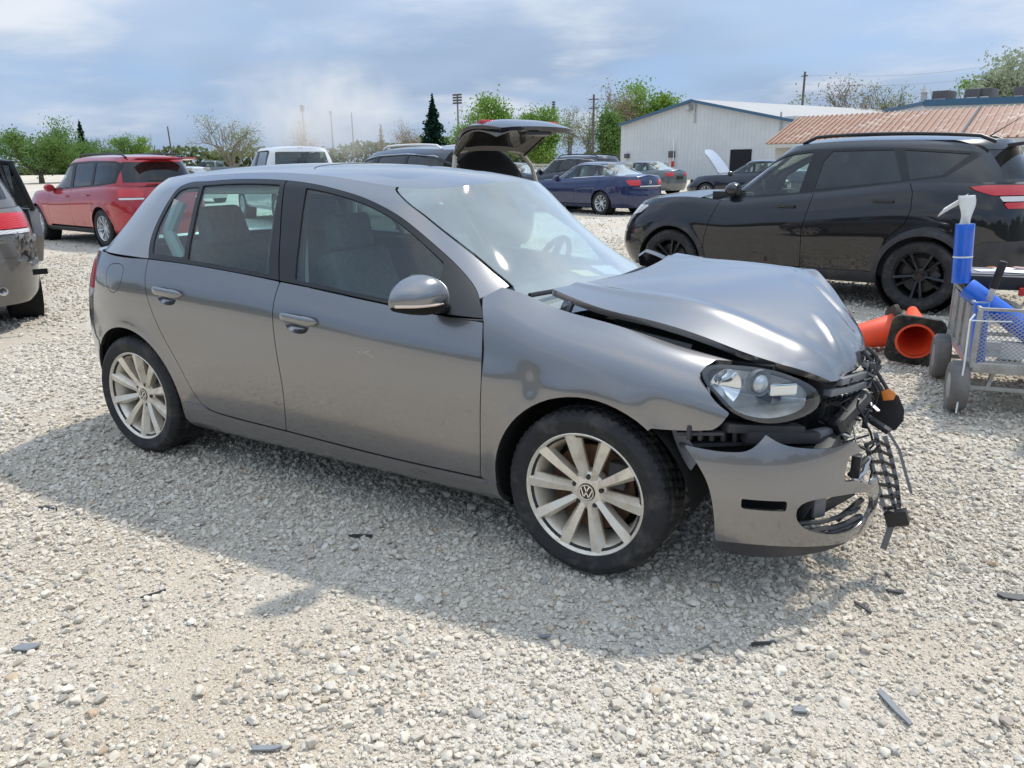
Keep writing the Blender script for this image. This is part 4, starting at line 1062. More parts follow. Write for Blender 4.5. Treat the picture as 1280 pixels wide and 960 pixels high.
# ---- headlamp
LP, LC = lamp_surface()
lamp_o = path([(0.058, 0.806), (0.066, 0.818), (0.082, 0.825), (0.134, 0.829), (0.224, 0.823), (0.316, 0.806), (0.391, 0.779), (0.443, 0.752), (0.470, 0.728), (0.481, 0.706), (0.474, 0.683), (0.438, 0.660), (0.37, 0.645), (0.307, 0.640), (0.245, 0.648), (0.189, 0.668), (0.150, 0.693), (0.105, 0.742), (0.070, 0.779), (0.058, 0.806)])
lamp = panel('headlamp', LP, LC, 'trim_black', golf, outer=lamp_o, offset=-0.002, depth=0.05, holes=[np.array(lamp_o)*0.90+np.array([0.027, 0.0736])], flip=False)
panel('lamp_lens', LP, LC, 'lamp_glass', lamp, outer=np.array(lamp_o)*0.985+np.array([0.004, 0.0110]), offset=0.004, depth=0)
lamp_c = np.array([(0.27, 0.735)])
LPo = LP+grid_normals(LP)*0.0
def lamp_pt(s, z, o): return (LP+grid_normals(LP)*o)[int(np.clip(s/LC[-1, 0, 0]*(LP.shape[0]-1), 0, LP.shape[0]-1)), int(np.clip((z-0.55)/0.35*(LP.shape[1]-1), 0, LP.shape[1]-1))]
LN = grid_normals(LP)
dlp = sdf(LC.reshape(-1, 2), lamp_o).reshape(LC.shape[:2])
BOWL = LP-LN*(np.clip(dlp, 0, 0.09)**0.7*0.62)[:, :, None]
bv, bn, bf = clip_grid(BOWL, LC, lamp_o, gap=0.002)
pbr('lamp_bowl', (0.62, 0.64, 0.66), rough=0.28, metal=0.6, var=0.25, vscale=14)
pbr('lamp_mirror', (0.92, 0.92, 0.92), rough=0.05, metal=1.0)
mesh_obj('lamp_bowl', bv, bf, 'lamp_bowl', lamp, smooth=True)
def disc_at(name, s, z, o, r0, r1, dep, mat, n=28):
    c = Vector(lamp_pt(s, z, o)); ax = Vector((0.80, -0.60, 0.02)).normalized()
    q = ax.to_track_quat('Y', 'Z')
    mb = MB().lathe([(0.0, -dep), (r0*0.6, -dep*0.85), (r0, -dep*0.4), (r1, 0.0), (r1+0.004, 0.004), (r1+0.004, -0.02)], axis='y', n=n)
    M = Matrix.Translation(c) @ q.to_matrix().to_4x4()
    return mb.xf(M).build(name, mat, lamp, auto=50)
rf = disc_at('reflector', 0.150, 0.768, -0.035, 0.034, 0.058, 0.035, 'lamp_mirror')
disc_at('projector', 0.262, 0.778, -0.012, 0.030, 0.040, 0.05, 'plastic_grey')
c = Vector(lamp_pt(0.262, 0.778, -0.02)); MB().lathe([(0.0, 0.022), (0.018, 0.019), (0.030, 0.008), (0.033, -0.02), (0.030, -0.05)], axis='y', n=24).xf(Matrix.Translation(c) @ Vector((0.80, -0.60, 0.02)).to_track_quat('Y', 'Z').to_matrix().to_4x4()).build('projector_lens', 'lamp_bowl', lamp)
c = Vector(lamp_pt(0.350, 0.752, -0.022)); MB().box((0, 0, 0), (0.095, 0.02, 0.042)).xf(Matrix.Translation(c) @ Matrix.Rotation(R(38), 4, 'Z')).build('turn_reflector', 'lamp_mirror', lamp, bevel=0.008)
mb = MB()
mb.add([tuple(lamp_pt(s, z, -0.012-0.02*k)) for s, z, k in ((0.18, 0.70, 0), (0.44, 0.70, 0), (0.44, 0.695, 1), (0.18, 0.695, 1))], [(0, 1, 2, 3)])
mb.build('lamp_shelf', 'lamp_mirror', lamp)
# ---- cowl, wipers, engine bay under the lifted hood
MB().prism([(-0.46, 0.90), (-0.30, 0.905), (-0.24, 0.93), (-0.24, 0.90), (-0.46, 0.86)], 'y', -0.74, 0.74).build('cowl', 'trim_black', golf)
mb = MB(); mb.tube([(-0.36, -0.62, 0.975), (-0.30, -0.40, 0.975), (-0.24, 0.0, 0.975), (-0.25, 0.30, 0.98)], 0.010, 6); mb.build('wiper', 'trim_black', golf)
mb = MB(); mb.tube([(-0.28, -0.695, 0.955), (-0.16, -0.68, 0.915), (0.05, -0.665, 0.885), (0.30, -0.650, 0.845)], 0.016, 6); mb.build('hood_seal', 'trim_black', golf)
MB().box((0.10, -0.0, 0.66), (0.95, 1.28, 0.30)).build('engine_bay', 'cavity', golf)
MB().box((0.02, -0.60, 0.825), (0.34, 0.16, 0.08), rot=Matrix.Rotation(0.15, 3, 'Y')).build('battery_box', 'plastic_dark', golf, bevel=0.01)
mb = MB()
for i in range(9): mb.lathe([(0.030, -0.006), (0.036, 0.0), (0.030, 0.006)], axis='x', n=16, c=(-0.13+i*0.013, -0.60, 0.888-i*0.002))
mb.build('intake_hose', 'trim_black', golf)
mb = MB(); mb.tube([(-0.21, -0.64, 0.92), (-0.19, -0.66, 0.955), (-0.17, -0.645, 0.965)], 0.012, 6); mb.box((-0.185, -0.645, 0.945), (0.035, 0.03, 0.05), rot=Matrix.Rotation(0.4, 3, 'Y')); mb.build('hood_hinge', 'plastic_grey', golf)
mb = MB(); mb.tube([(-0.05, -0.63, 0.895), (0.03, -0.64, 0.885), (0.10, -0.60, 0.878)], 0.006, 6).tube([(-0.02, -0.62, 0.885), (0.06, -0.645, 0.880), (0.16, -0.62, 0.862)], 0.008, 6); mb.build('cable', 'trim_black', golf)
# ---- wrecked nose: radiator panel, slats, crash bar, brackets
def seg(name, a, b, w, h, mat, up=(0, 0, 1), bevel=0.004):
    return MB().bar(a, b, w, h, up).build(name, mat, golf, bevel=bevel)
# slats of the upper grille, still hanging under the hood nose
for a, b, th in (((1048, 477, -0.40), (1087, 466, -0.05), 0.026), ((1034, 491, -0.46), (1091, 478, -0.05), 0.026)):
    seg('grille_slat', at(a[0], a[1], a[2]), at(b[0], b[1], b[2]), 0.03, th, 'plastic_grey')
mb = MB()
for i in range(8):
    q = i/7; x0 = 1030+q*46; top = 500-q*11; bot = 522-q*16
    mb.bar(at(x0, top, -0.40+0.3*q), at(x0-3, bot, -0.40+0.3*q), 0.012, 0.035, up=(0, 1, 0))
mb.bar(at(1024, 507, -0.42), at(1084, 493, -0.06), 0.02, 0.012); mb.bar(at(1028, 524, -0.42), at(1080, 508, -0.06), 0.02, 0.012)
mb.build('radiator_grille', 'trim_black', golf)
seg('crash_bar', at(1044, 533, -0.38), at(1083, 493, -0.18), 0.05, 0.045, 'plastic_dark', bevel=0.012)
seg('crash_bar_cap', at(1040, 537, -0.40), at(1048, 527, -0.37), 0.065, 0.06, 'trim_black', bevel=0.012)
seg('support_bracket', at(1013, 548, -0.50), at(1046, 540, -0.34), 0.03, 0.055, 'plastic_grey', bevel=0.006)
MB().box((0.74, -0.16, 0.47), (0.06, 0.86, 0.12)).build('crash_beam', 'plastic_dark', golf, bevel=0.02)
MB().box((0.66, -0.25, 0.40), (0.10, 0.75, 0.24)).build('bumper_dark_fill', 'cavity', golf)  # black box added as dark depth behind the bumper
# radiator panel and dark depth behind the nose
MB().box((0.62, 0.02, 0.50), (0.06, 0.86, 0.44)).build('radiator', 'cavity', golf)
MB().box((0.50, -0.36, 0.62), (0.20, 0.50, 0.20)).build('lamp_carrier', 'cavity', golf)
mb = MB()
# perforated carrier strip between fender and bumper cover
for i in range(7):
    q = i/6
    mb.box(tuple(np.array(at(862+q*86, 541+q*3, -0.845+0.16*q))), (0.014, 0.03, 0.045))
mb.bar(at(846, 541, -0.84), at(905, 541, -0.80), 0.03, 0.012); mb.bar(at(850, 556, -0.83), at(955, 552, -0.66), 0.03, 0.014); mb.bar(at(905, 533, -0.79), at(1000, 536, -0.55), 0.05, 0.03); mb.bar(at(930, 545, -0.74), at(1020, 546, -0.5), 0.04, 0.04)
mb.build('bumper_carrier', 'plastic_dark', golf, bevel=0.003)
MB().box((0.46, -0.60, 0.56), (0.30, 0.18, 0.14), rot=Matrix.Rotation(0.62, 3, 'Z')).build('inner_fender', 'cavity', golf)
# inner arch flap hanging behind the wheel housing
V = [at(842, 538, -0.83), at(856, 541, -0.845), at(868, 560, -0.85), at(873, 575, -0.85), at(864, 588, -0.83), at(853, 570, -0.80), at(846, 552, -0.80)]
V2 = [(x-0.012, y+0.012, z) for x, y, z in V]; n = len(V)
MB().add(V+V2, [tuple(range(n)), tuple(range(2*n-1, n-1, -1))]+[(i, (i+1) % n, (i+1) % n+n, i+n) for i in range(n)]).build('arch_liner', 'plastic_grey', golf)
# black under-shield flap beyond the nose
pts = [(1076, 505), (1090, 494), (1110, 487), (1124, 495), (1131, 512), (1130, 526), (1120, 538), (1108, 540), (1092, 530), (1080, 521)]
V = [at(a, b, 0.02-0.0008*(a-1076)) for a, b in pts]; V2 = [(x-0.015, y+0.01, z) for x, y, z in V]; n = len(V)
MB().add(V+V2, [tuple(range(n)), tuple(range(2*n-1, n-1, -1))]+[(i, (i+1) % n, (i+1) % n+n, i+n) for i in range(n)]).build('under_shield', 'plastic_dark', golf, bevel=0.004)
seg('shield_strut', at(1072, 514, -0.12), at(1112, 540, -0.16), 0.03, 0.02, 'plastic_dark')
# amber side lamp and twisted latch metal
MB().add([at(1101, 489, -0.10), at(1112, 486, -0.10), at(1120, 492, -0.10), at(1117, 500, -0.10), at(1104, 501, -0.10)]+[at(1101, 489, -0.06), at(1112, 486, -0.06), at(1120, 492, -0.06), at(1117, 500, -0.06), at(1104, 501, -0.06)], [(0, 1, 2, 3, 4), (9, 8, 7, 6, 5)]+[(i, (i+1) % 5, (i+1) % 5+5, i+5) for i in range(5)]).build('amber_lamp', 'amber', golf, bevel=0.003)
mb = MB()
for k, pl in enumerate([[(1078, 438), (1090, 452), (1086, 468), (1097, 488)], [(1084, 434), (1096, 446), (1094, 462), (1104, 478), (1110, 488)], [(1074, 448), (1082, 462), (1078, 476), (1090, 490)], [(1090, 440), (1100, 452), (1092, 472)], [(1086, 478), (1098, 492), (1094, 505), (1084, 512)]]):
    mb.tube([at(a, b, -0.10+0.02*k) for a, b in pl], 0.008-0.0006*k, 6)
mb.box(at(1088, 444, -0.06), (0.03, 0.03, 0.03), rot=Matrix.Rotation(0.5, 3, 'X')); mb.box(at(1095, 484, -0.09), (0.04, 0.03, 0.035), rot=Matrix.Rotation(0.9, 3, 'Y'))
mb.build('latch_metal', 'plastic_dark', golf)
mb = MB()
for a, b, yy, s in ((1082, 455, -0.08, 0.03), (1090, 466, -0.05, 0.025), (1079, 470, -0.10, 0.022)):
    mb.box(at(a, b, yy), (s, 0.02, s*0.7), rot=Matrix.Rotation(a*0.7, 3, 'Y'))
mb.build('bent_bracket', 'silver_trim', golf)
# torn lower grille dangling to the ground
mesh_y = -0.33
rails = [[(1082, 553), (1088, 575), (1097, 605), (1106, 638)], [(1094, 541), (1101, 570), (1110, 603), (1118, 634)], [(1106, 545), (1114, 572), (1121, 604), (1124, 632)], [(1111, 541), (1124, 562), (1131, 588), (1139, 616)]]
mb = MB()
for k, r_ in enumerate(rails):
    pp = [Vector(at(a, b, mesh_y+0.05*k)) for a, b in r_]
    for a, b in zip(pp, pp[1:]): mb.bar(a, b+(b-a)*0.02, 0.015 if k < 3 else 0.010, 0.005, up=(0.35, -0.9, 0))
mb.build('grille_strand', 'plastic_grey', golf)
mb = MB()
for k in range(2):
    for q in np.linspace(0.05+0.06*k, 0.97, 7):
        pr = []
        for kk in (k, k+1):
            r_ = np.array(rails[kk]); d = np.linspace(0, 1, len(r_)); q2 = min(1, q+0.05*(kk-k))
            pr.append(Vector(at(np.interp(q2, d, r_[:, 0]), np.interp(q2, d, r_[:, 1]), mesh_y+0.05*kk-0.004)))
        mb.bar(pr[0], pr[1], 0.010, 0.010, up=(0.35, -0.9, 0)); mb.box(pr[1], (0.016, 0.010, 0.012), rot=Matrix.Rotation(0.5*k+q, 3, 'Y'))
mb.build('grille_rung', 'trim_black', golf)
mb = MB(); mb.box(at(1121, 647, -0.31), (0.075, 0.04, 0.055), rot=Matrix.Rotation(-0.35, 3, 'Y')); mb.box(at(1112, 641, -0.31), (0.03, 0.03, 0.03)); mb.build('torn_bracket', 'trim_black', golf, bevel=0.005)
MB().bar(at(1114, 657, -0.30), at(1104, 686, -0.30), 0.022, 0.008, up=(0, 1, 0)).build('hanging_strip', 'plastic_grey', golf)
mb = MB()
for pl, yy in (([(1060, 553), (1078, 560), (1090, 566), (1100, 556)], -0.36), ([(1078, 523), (1088, 540), (1092, 556), (1086, 562)], -0.25), ([(1082, 556), (1090, 590), (1085, 610), (1094, 622)], -0.34)):
    mb.tube([at(a, b, yy) for a, b in pl], 0.0045, 6)
mb.build('loose_wire', 'trim_black', golf)
# bumper edge clips and torn lamp hole bits on the far end of the cover
mb = MB(); mb.box(at(1070, 582, -0.50), (0.03, 0.04, 0.08)); mb.bar(at(1062, 595, -0.52), at(1084, 572, -0.44), 0.02, 0.012); mb.build('torn_clip', 'trim_black', golf, bevel=0.003)
mb = MB()
for q in np.linspace(0, 1, 6): mb.box(at(1076+8*q, 603-28*q, -0.44+0.02*q), (0.008, 0.03, 0.012))
mb.tube([at(1066, 602, -0.47), at(1080, 590, -0.44), at(1086, 570, -0.42)], 0.010, 6)
mb.build('bumper_clip_rail', 'silver_trim', golf)
MB().bar(at(1083, 606, -0.43), at(1097, 618, -0.38), 0.012, 0.01).build('torn_edge', 'trim_black', golf)
rt = np.random.RandomState(9)
for grp, (mat_, n_) in enumerate((('trim_black', 16), ('plastic_dark', 12), ('plastic_grey', 7), ('silver_trim', 4))):   # torn scraps of grille and bracket round the nose
    mb = MB()
    for i in range(n_):
        q = rt.rand(); px_, py_ = 1040+50*q+rt.normal(0, 9), 545-58*q+rt.normal(0, 14); yy = -0.40+0.30*q+rt.normal(0, 0.03)
        c_ = Vector(at(px_, py_, yy)); d_ = Vector(rt.normal(size=3)).normalized(); L_ = rt.uniform(0.03, 0.10)
        if i % 3: mb.bar(c_-d_*L_/2, c_+d_*L_/2, rt.uniform(0.006, 0.022), rt.uniform(0.003, 0.006))
        else: mb.tube([c_-d_*L_*0.6, c_+Vector(rt.normal(0, 0.012, 3)), c_+d_*L_*0.6+Vector((0, 0, -0.02))], rt.uniform(0.003, 0.005), 5)
    tag(mb.build('torn_plastic', mat_, golf, auto=None), kind='stuff')
# ---- interior
def cushion(mb, c, s, rot=None, r=0.05):
    mb.box(c, s, rot)
def seat(x, y):
    o = empty('front_seat', parent=golf)
    MB().box((x+0.16, y, 0.44), (0.52, 0.50, 0.16), rot=Matrix.Rotation(-0.12, 3, 'Y')).build('seat_cushion', 'seat_cloth', o, bevel=0.05, seg=3)
    MB().box((x-0.16, y, 0.76), (0.15, 0.50, 0.66), rot=Matrix.Rotation(-0.32, 3, 'Y'), taper=0.84).build('seat_back', 'seat_cloth', o, bevel=0.05, seg=3)
    MB().box((x-0.275, y, 1.16), (0.10, 0.26, 0.17), rot=Matrix.Rotation(-0.2, 3, 'Y')).build('head_restraint', 'seat_cloth', o, bevel=0.04, seg=3)
    for d in (-0.06, 0.06): MB().tube([(x-0.25, y+d, 1.0), (x-0.27, y+d, 1.12)], 0.006, 6).build('restraint_post', 'interior_dark', o)
seat(-1.22, -0.36); seat(-1.22, 0.36)
o = empty('rear_bench', parent=golf)
MB().box((-1.98, 0, 0.50), (0.5, 1.24, 0.18)).build('seat_cushion', 'seat_cloth', o, bevel=0.05, seg=3)
MB().box((-2.30, 0, 0.82), (0.16, 1.24, 0.58), rot=Matrix.Rotation(-0.35, 3, 'Y')).build('seat_back', 'seat_cloth', o, bevel=0.05, seg=3)
for y in (-0.38, 0.38): MB().box((-2.36, y, 1.16), (0.11, 0.30, 0.22), rot=Matrix.Rotation(-0.25, 3, 'Y'), taper=0.85).build('head_restraint', 'seat_cloth', o, bevel=0.05, seg=3)
MB().box((-2.70, 0, 0.96), (0.55, 1.2, 0.02)).build('parcel_shelf', 'interior_dark', golf)
MB().prism([(-0.86, 0.62), (-0.76, 0.90), (-0.62, 0.945), (-0.30, 0.915), (-0.30, 0.55)], 'y', -0.72, 0.72).build('dashboard', 'interior_dark', golf, bevel=0.03)
MB().prism([(-0.90, 0.30), (-0.80, 0.62), (-0.5, 0.62), (-0.5, 0.25)], 'y', -0.10, 0.10).build('centre_console', 'interior_dark', golf)
sw = MB(); M = Matrix.Translation((-0.80, 0.36, 0.93)) @ Matrix.Rotation(math.radians(-65), 4, 'Y')
ring = [tuple(M @ Vector((0.185*math.cos(a), 0.185*math.sin(a), 0))) for a in np.linspace(0, 2*math.pi, 33)]
sw.tube(ring, 0.015, 8)
for a in (0.3, math.pi-0.3, -math.pi/2): sw.bar(tuple(M @ Vector((0, 0, 0))), tuple(M @ Vector((0.18*math.cos(a+math.pi/2), 0.18*math.sin(a+math.pi/2), 0))), 0.04, 0.02)
sw.build('steering_wheel', 'interior_dark', golf)
MB().add([(-0.55, 0.30, 0.952), (-0.42, 0.18, 0.945), (-0.48, 0.12, 0.949), (-0.62, 0.24, 0.955)], [(0, 1, 2, 3)]).build('paper_note', 'yellow_paper', golf)
MB().add([(-0.52, 0.52, 0.952), (-0.36, 0.30, 0.942), (-0.42, 0.24, 0.946), (-0.60, 0.44, 0.955)], [(0, 1, 2, 3)]).build('paper_note', 'white_paper', golf)
for sg in (-1, 1):
    MB().bar((-1.44, sg*0.755, 0.92), (-1.60, sg*0.565, 1.37), 0.085, 0.025, up=(0, 1, 0)).build('pillar_trim', 'interior_pale', golf, bevel=0.01)
    MB().box((-0.95, sg*0.79, 0.62), (1.0, 0.05, 0.56)).build('door_card', 'interior_dark', golf)
    MB().box((-1.85, sg*0.79, 0.66), (0.74, 0.05, 0.56)).build('door_card', 'interior_dark', golf)
    MB().tube([(-2.30, sg*0.70, 1.02), (-2.40, sg*0.68, 1.15), (-2.36, sg*0.62, 1.30)], 0.035, 8).build('quarter_trim', 'interior_pale', golf)
    MB().tube([(-1.14, sg*0.505, 1.315), (-1.5, sg*0.525, 1.36), (-2.3, sg*0.52, 1.35)], 0.018, 8).build('headlining_edge', 'interior_pale', golf)
for mir in (False, True): panel('pillar_cover', GU, GUc, 'interior_dark', golf, outer=[(-1.70, 1.41), (-1.52, 1.41), (-1.35, 0.94), (-1.58, 0.94)], offset=-0.03, depth=0.01, mirror=mir)  # dark panel added inside the door pillar to cover bright glints
HL = GR.copy(); HL[:, :, 2] -= 0.035
for mir in (False, True): panel('headlining', HL, GRc, 'interior_pale', golf, outer=[(-2.85, 0.001), (-0.9, 0.001), (-1.05, -0.50), (-2.7, -0.50)], depth=0, mirror=mir)
MB().box((-0.86, 0.0, 1.30), (0.03, 0.22, 0.065)).build('rear_view_mirror', 'interior_dark', golf, bevel=0.01)
MB().tube([(-1.02, -0.40, 1.365), (-0.97, -0.1, 1.375)], 0.01, 6).build('sun_visor', 'interior_pale', golf)

# white scuff on the front door skin
mb = MB(); sc_x, sc_z = float(at(458, 441, y=-0.884)[0]), float(at(458, 441, y=-0.884)[2]); rr_ = np.random.RandomState(3)
for i in range(6):
    x0 = sc_x+rr_.uniform(-0.045, 0.03); z0 = sc_z+rr_.uniform(-0.016, 0.012); x1, z1 = x0+rr_.uniform(0.012, 0.045), z0+rr_.normal(0, 0.006)
    mb.bar((x0, -float(G.lower_y(np.array(x0), np.array(z0)))-0.0006, z0), (x1, -float(G.lower_y(np.array(x1), np.array(z1)))-0.0006, z1), 0.0008, 0.0014, up=(0, 0, 1))
mb.build('paint_scuff', 'silver_trim', doors['front'], auto=None)
# ------------------------------------------------------------------ other vehicles (rear axle on the local origin, nose towards +x)
def make_shell(s):
    w = s['w']; zc = spline(*zip(*s['roof'])); dr = s.get('drop', 0.06); wr = s['W2'][-1][1]
    waist = spline(*zip(*s['waist']))
    q = Shell(zs=lambda x: s.get('zs', 0.22)+0*np.asarray(x, float), zw=waist,
              W=spline(*zip(*[(v, k*w) for v, k in s.get('W', [(0, 0.90), (0.06, 0.945), (0.15, 0.965), (0.35, 0.99), (0.55, 1.0), (0.75, 0.99), (0.88, 0.965), (0.95, 0.945), (1.0, 0.915)])])),
              xr=spline(*zip(*s['xr'])), xf=spline(*zip(*s['xf'])), xm=s.get('xm', s['wb']*0.5), er=s.get('er', (9, 2.4)), ef=s.get('ef', (7, 2.3)),
              arches=[(0, s['tr'], s['tr']+0.05, 0.012), (s['wb'], s['tr'], s['tr']+0.05, 0.012)],
              zb=waist, roof=lambda x, y: zc(x)-dr*(np.abs(y)/wr)**2.4, W2=spline(*zip(*s['W2'])),
              xr2=spline(*zip(*s['xr2'])), xf2=spline(*zip(*s['xf2'])), xm2=s.get('xm2', s['wb']*0.42), er2=s.get('er2', (6, 2.3)), ef2=s.get('ef2', (7, 2.6)),
              crown=lambda x: s.get('crown', 0.05)+0*x)
    return q
def make_car(name, s, loc, head, label, cat='car', group=None, res=0.03):
    root = empty(name, (loc[0], loc[1], 0), R(head)); tag(root, label, cat, group)
    q = make_shell(s); nu = int(6.5/res); w = s['w']
    us = np.linspace(0, 1, nu); L = q.lower(us, np.linspace(0, 1, max(14, int(0.9/res)))); Lc = XZ(L)
    U = q.upper(us, np.linspace(0, 1, max(12, int(0.6/res)))); Uc = XZ(U)
    CU = q.cap(us, max(8, int(0.5/res))); CL = q.cap(us, max(8, int(0.8/res)), 'lower')
    paint = s['paint']; tr, wb = s['tr'], s['wb']; ar = tr+0.045
    arches = [arc(0, tr, ar, -60, 240), arc(wb, tr, ar, -60, 240)]
    sf = lambda poly, C=Lc: sdf(C.reshape(-1, 2), poly).reshape(C.shape[:2])
    xr0, xf0 = s['xr'][1][1]-0.5, s['xf'][1][1]+0.5
    sx = s['seams']                                # x of the B, C (rear) and A (front) seams as (x, z) runs
    A, B, C_ = sx
    zl = s.get('sill_top', 0.36); zm = s.get('zs', 0.22)-0.05
    zones = {'front_door': list(B)+list(A)[::-1], 'rear_door': list(C_)+list(B)[::-1],
             'quarter_panel': [(xr0, 2.0)]+[(C_[0][0], 2.0)]+list(C_)+[(C_[-1][0], zl), (xr0, zl)], 'front_fender': list(A)+[(A[-1][0], zl), (xf0, zl), (xf0, 2.0), (A[0][0], 2.0)]}
    rb, fb = s.get('rear_bumper'), s.get('front_bumper')
    wins = s['windows']; dlo = s['dlo']
    ws_edge = s['ws_edge']; ws_poly = list(ws_edge)+[(ws_edge[-1][0]+0.1, 0.6), (xf0, 0.6), (xf0, 2.4), (ws_edge[0][0], 2.4)]
    wsd = sf(ws_poly, Uc)
    rg = s.get('rear_glass'); rgd = np.minimum(sf(rg, YZ(U)), s['rear_glass_x']-U[:, :, 0]) if rg else np.full(wsd.shape, -1.0)
    ty = s.get('tail_y', 0.5)
    lamps = s.get('tail', []); hl = s.get('head')
    tail_d = np.full(Lc.shape[:2], -1.0)
    for poly, proj, lim, m_, nm in lamps:
        tail_d = np.maximum(tail_d, np.minimum(np.minimum(sf(poly, YZ(L) if proj == 'yz' else Lc), lim-L[:, :, 0]), np.abs(L[:, :, 1])-ty))
    head_d = np.minimum(np.minimum(sf(hl[0], Lc), L[:, :, 0]-hl[1]), np.abs(L[:, :, 1])-s.get('head_y', 0.45)) if hl else np.full(Lc.shape[:2], -1.0)
    skip = s.get('skip', ())
    for mir in (False, True):
        for nm, z in zones.items():
            h = [a for a in arches]
            ex = np.minimum(-tail_d, -head_d)
            if nm in ('quarter_panel',) and rb: ex = np.minimum(ex, -sf(rb))
            if nm in ('front_fender',) and fb: ex = np.minimum(ex, -sf(fb))
            if 'doorless' in s and nm == s['doorless'] and mir == s['doorless_mir']: continue
            o = panel(nm, L, Lc, paint, root, outer=z, holes=h, gap=0.003, depth=0.02, extra=ex, mirror=mir)
            if o is not None and nm.endswith('door') and 'handles' in s and not (mir and res > 0.028):
                hx, hz = s['handles'][0 if nm == 'front_door' else 1]; yy = float(q.lower_y(np.array(hx), np.array(hz)))*(1 if mir else -1); sg = 1 if mir else -1
                MB().box((hx, yy+sg*0.022, hz), (0.20, 0.022, 0.028)).build('door_handle', s.get('handle_mat', paint), o, bevel=0.009)
        if rb: panel('rear_bumper', L, Lc, s.get('rb_mat', paint), root, outer=rb, holes=arches, gap=0.002, offset=0.006, depth=0.02, extra=-tail_d, mirror=mir)
        if fb: panel('front_bumper', L, Lc, s.get('fb_mat', paint), root, outer=fb, holes=arches, gap=0.002, offset=0.006, depth=0.02, extra=-head_d, mirror=mir)
        clad = [(xr0+0.3, zm), (xf0-0.3, zm), (xf0-0.3, zl), (xr0+0.3, zl)]
        cut = [rb] if rb else []; cut += [fb] if fb else []
        panel('sill', L, Lc, s.get('sill_mat', 'plastic_dark'), root, outer=clad, holes=arches+cut, gap=0.002, offset=0.004, depth=0.02, mirror=mir)
        if s.get('arch_trim'):
            for a, b in zip(arches, (0, wb)):
                panel('arch_trim', L, Lc, s['sill_mat'], root, outer=arc(b, tr, ar+0.055, -60, 240), holes=[a]+cut, gap=0.0, offset=0.010, depth=0.012, extra=Lc[:, :, 1]-zl+0.01, mirror=mir)
        for poly, proj, lim, m_, nm in lamps:
            panel(nm, L, YZ(L) if proj == 'yz' else Lc, m_, root, outer=poly, gap=0.002, offset=0.010, depth=0.03, extra=np.minimum(lim-L[:, :, 0], np.abs(L[:, :, 1])-ty), mirror=mir)
        if hl: panel('headlamp', L, Lc, hl[2] if len(hl) > 2 else 'lens_white', root, outer=hl[0], gap=0.002, offset=0.004, depth=0.02, extra=np.minimum(L[:, :, 0]-hl[1], np.abs(L[:, :, 1])-s.get('head_y', 0.45)), mirror=mir)
        panel('pillar_frame', U, Uc, s.get('pillar_mat', paint), root, holes=[dlo], extra=np.minimum(-wsd, -rgd), depth=0.02, mirror=mir)
        dl = sf(dlo, Uc); wd = np.full(dl.shape, -1.0)
        for p_, m_ in wins: wd = np.maximum(wd, sf(p_, Uc))
        panel('window_frame', U, Uc, 'trim_black', root, extra=np.minimum(dl, -wd), depth=0.02, offset=-0.001, mirror=mir)
        for p_, m_ in wins: panel('side_window', U, Uc, m_, root, outer=p_, offset=-0.008, depth=0, gap=-0.004, mirror=mir)
        if rg: panel('rear_window', U, YZ(U), s.get('rear_glass_mat', 'glass_dark'), root, outer=rg, extra=s['rear_glass_x']-U[:, :, 0], offset=-0.004, depth=0, gap=-0.004, mirror=mir)
        if 'roof' not in skip: panel('roof', CU, XY(CU), paint, root, outer=[(-9, 0.001), (9, 0.001), (9, -2), (-9, -2)], depth=0.01, mirror=mir)
        hx0 = s.get('cowl_x', ws_edge[-1][0]-0.05)
        if 'hood' not in skip: panel('hood', CL, XY(CL), paint, root, outer=[(hx0, 0.001), (9, 0.001), (9, -2), (hx0, -2)], depth=0.015, mirror=mir)
        panel('rear_deck' if s.get('sedan') else 'shoulder', CL, XY(CL), paint if s.get('sedan') else 'trim_black', root, outer=[(-9, 0.001), (s.get('deck_x', -0.3), 0.001), (s.get('deck_x', -0.3), -2), (-9, -2)], depth=0.0, offset=-0.002, mirror=mir)
        if s.get('chrome'):
            pts = []
            for (x, z) in s['chrome']:
                y = float(q.upper_y(np.array(x), np.array(z))); pts.append((x, (1 if mir else -1)*(y+0.004), z))
            MB().tube(pts, 0.011, 6).build('window_moulding', s.get('chrome_mat', 'chrome'), root)
        if s.get('rails'):
            pts = []
            for x in np.linspace(*s['rails'], 14):
                y = float(np.interp(0.93, [0, 1], [0, 1]))*float(q.W2(1.0))*0.97
                k = min(1, (x-s['rails'][0])/0.12, (s['rails'][1]-x)/0.12); pts.append((x, (1 if mir else -1)*y, float(q.roof(np.array(x), np.array(y)))+0.004+0.045*max(0, k)**0.5))
            MB().tube(pts, 0.018, 8).build('roof_rail', s.get('rail_mat', 'trim_black'), root)
        if s.get('mirror'):
            mx, mz = s['mirror']; sg = 1 if mir else -1; yy = float(q.upper_y(np.array(mx), np.array(max(mz, float(q.zb(np.array(mx)))+0.02))))
            e = MB().lathe([(0.0, -1), (0.5, -0.86), (0.86, -0.5), (1, 0), (0.92, 0.4), (0.75, 0.66), (0.0, 0.7)], axis='x', n=16)
            e.xf(Matrix.Translation((mx, sg*(yy+0.13), mz)) @ Matrix.Diagonal((-0.09, 0.105, 0.08, 1)))
            o = e.build('door_mirror', s.get('mirror_mat', paint), root)
            MB().box((mx, sg*(yy+0.03), mz-0.03), (0.06, 0.10, 0.04)).build('mirror_stalk', 'trim_black', o)
        for wx in (0.0, wb):
            sg = 1 if mir else -1
            MB().lathe([(ar+0.01, sg*(w-0.02)), (ar+0.012, sg*(w-0.30)), (0.05, sg*(w-0.32))], n=24, c=(wx, 0, tr)).build('wheel_housing', 'cavity', root)
